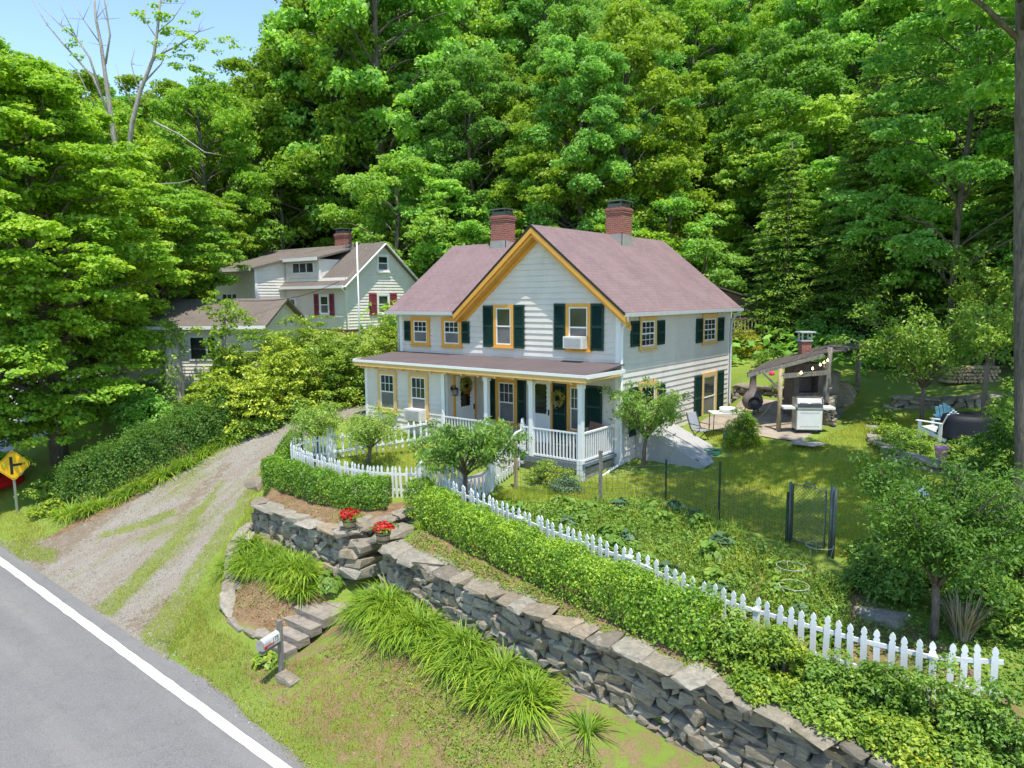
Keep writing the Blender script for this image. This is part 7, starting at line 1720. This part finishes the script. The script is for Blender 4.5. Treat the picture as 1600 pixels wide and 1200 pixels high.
gr3 = grass('driveway_grass', M['grass'], [(DSTR[0], 900, 1.0), (DSTR[1], 700, .9), (DSTR[3], 500, .9), ([(-8.5, -12.0), (-9.6, -10.0), (-10.4, -8.2), (-9.9, -8.2), (-8.9, -9.9), (-7.6, -12.0)], 800, .9), (DSTR[2], 900, 1), ([(-12.3, -10.6), (-11.2, -9.4), (-11.6, -9.2), (-12.8, -10.3)], 700, .8), ([(-14.3, -4.6), (-13.1, -4.2), (-12.6, -1), (-12.3, 2), (-13.6, 0)], 1100, 1.1), ([(-13.2, -9.2), (-12.9, -7.6), (-12.7, -6.2), (-13.4, -6.4), (-13.7, -8.6)], 700, .9), ([(-9.3, -7.9), (-10.3, -6.6), (-10, -6.2), (-9, -7.2)], 900, .9)], .055, .005, 3, (2.1, 1.5, -.1), .03)
def cover(name, mat, polys, leaf, seed, thin=(1.7, 1.2, .1), hmax=.1, asp=.7):
    rng = np.random.default_rng(seed); Ps = []
    for poly, dens, hs in polys:
        x, y = scatter(poly, dens, rng); k = rng.random(len(x)) < np.clip(patchy(x, y, thin[0], seed) * thin[1] + thin[2], 0, 1); x, y = x[k], y[k]
        Ps.append(np.c_[x, y, Hn(x, y) + rng.uniform(.01, hmax, len(x)) * hs])
    P = np.concatenate(Ps); return tag(leaves_obj(name, M[mat], None, [leafgeo(rng, P, np.tile([0, 0, 1.], (len(P), 1)), leaf, asp, .1, .5)]), kind='stuff')
stripw = [(-1.4, -8.5), (-1.4, -7.8), (2, -8.5), (5.2, -9.0), (8, -9.2), (12, -9.2), (12, -9.6), (8, -9.5), (1, -8.95)]
cover('ground_cover', 'weed', [(stripw, 900, 1.2), ([(-1.6, -10.9), (-.5, -10.1), (3, -10.5), (6, -10.8), (9, -11), (9, -13), (5, -12.2), (3, -11.7)], 330, .7), ([(-6.9, -9.4), (-3.2, -9.6), (-3.0, -11.0), (-5, -11.2)], 200, .7), ([(-7, -8.6), (-3, -8.6), (-3, -8.2), (-7, -8.2)], 90, .8)], .05, 7)
cover('ground_cover', 'gardenplant', [(gpoly, 1000, 2.6), ([(8.3, -5), (12, -6), (13, 1), (10.5, 2), (9.3, -3)], 500, 2.5), ([(8.8, -7.6), (12, -7.4), (12, -5.6), (8.6, -5.4)], 350, 1)], .07, 8, (1.3, 1.2, .3))
cover('forest_undergrowth', 'wooddark', [([tuple(camxy(a, b_)) for a, b_ in ((-38, 40), (-20, 47), (-8, 39), (4, 39), (9, 36), (14, 30), (30, 26), (44, 60), (-50, 70))], 16, 1)], .4, 9, (.3, .6, .5), 1.3, .7)
cover('forest_undergrowth', 'wood', [([tuple(camxy(a, b_)) for a, b_ in ((-16, 46), (-8, 38), (3, 38), (10, 38), (22, 40), (10, 55))], 14, 1)], .35, 10, (.5, .9, .2), 1.6, .7)
# understorey shrubs at the wood's edge
us = bush('understorey_shrub', (0, 0, 0), 1.7, 1.6, 2.6, 'leafy shrub at the foot of the wood behind the houses', 150, 'wood', .19, 90, 60, (.3, .5), group='shrubs along the edge of the wood')
first = True
for k in range(46):
    px = rv.uniform(-60, 1650); D = rv.uniform(39, 47); x, y = camxy((px - 800) / F_PX * D, D)
    if not free(x, y, D + 2, px) or (px > 1120 and px < 1210): continue
    s = rv.uniform(.7, 1.3)
    if first: us.location = on((x, y)); us.scale = (s,) * 3; first = False
    else: dup(us, on((x, y)), rv.uniform(0, 6), scale=s)
# dead leaf litter, pebbles and thin weeds on the bank
cover('leaf_litter', 'straw', [(bank_g, 420, .3), (lawn_front, 130, .3), ([(-7, -9.2), (-3, -9.6), (-2.6, -11), (-4.6, -11.4), (-6.6, -10)], 330, .3), (stripw, 200, .3), ([(-7.2, -8.8), (-2.9, -8.9), (-2.6, -7), (-3.4, -6.8), (-4.3, -7.8), (-7, -8.1)], 260, .3)], .035, 17, (2.1, .9, .2), .03, .45)
cover('leaf_litter', 'soilbit', [(bank_g, 520, .3), (lawn_front, 160, .3), ([(-7, -9.2), (-3, -9.6), (-2.6, -11), (-4.6, -11.4), (-6.6, -10)], 330, .3), ([(-15.4, -12.6), (-14, -11.2), (-13, -9.6), (-15, -10.5), (-18, -12)], 250, .3)], .04, 18, (1.7, .9, .2), .03, .6)
dpoly = [(-16, -12.9), (-14.7, -11.2), (-13.6, -7.6), (-13.4, -5.0), (-12.5, -2), (-12.6, 2), (-10.6, 2), (-10.5, -5), (-10, -6.4), (-7.4, -10.1), (-5, -12.8)]
def chips(polys, size, seed, lift):
    rng = np.random.default_rng(seed); Ps = []
    for poly, dens in polys:
        x, y = scatter(poly, dens, rng); z = np.where(y < edge_y(x), zroad(x), Hn(x, y) + lift); Ps.append(np.c_[x, y, z + .006])
    P = np.concatenate(Ps); n = len(P); N = unit(rng.normal(0, .45, (n, 3)) + [0, 0, 1]); V, F_ = leafgeo(rng, P, N, size, .75, 0, .3)
    return tag(link('loose_gravel', npmesh('loose_gravel', V, F_), M['gravelchip']), kind='stuff')
chips([(dpoly, 130), ([(-22, -13.0), (-22, -12.75), (-5, -12.55), (2, -13.0), (6, -13.1), (6, -13.3), (0, -13.15), (-6, -12.85)], 130)], .034, 41, .035)
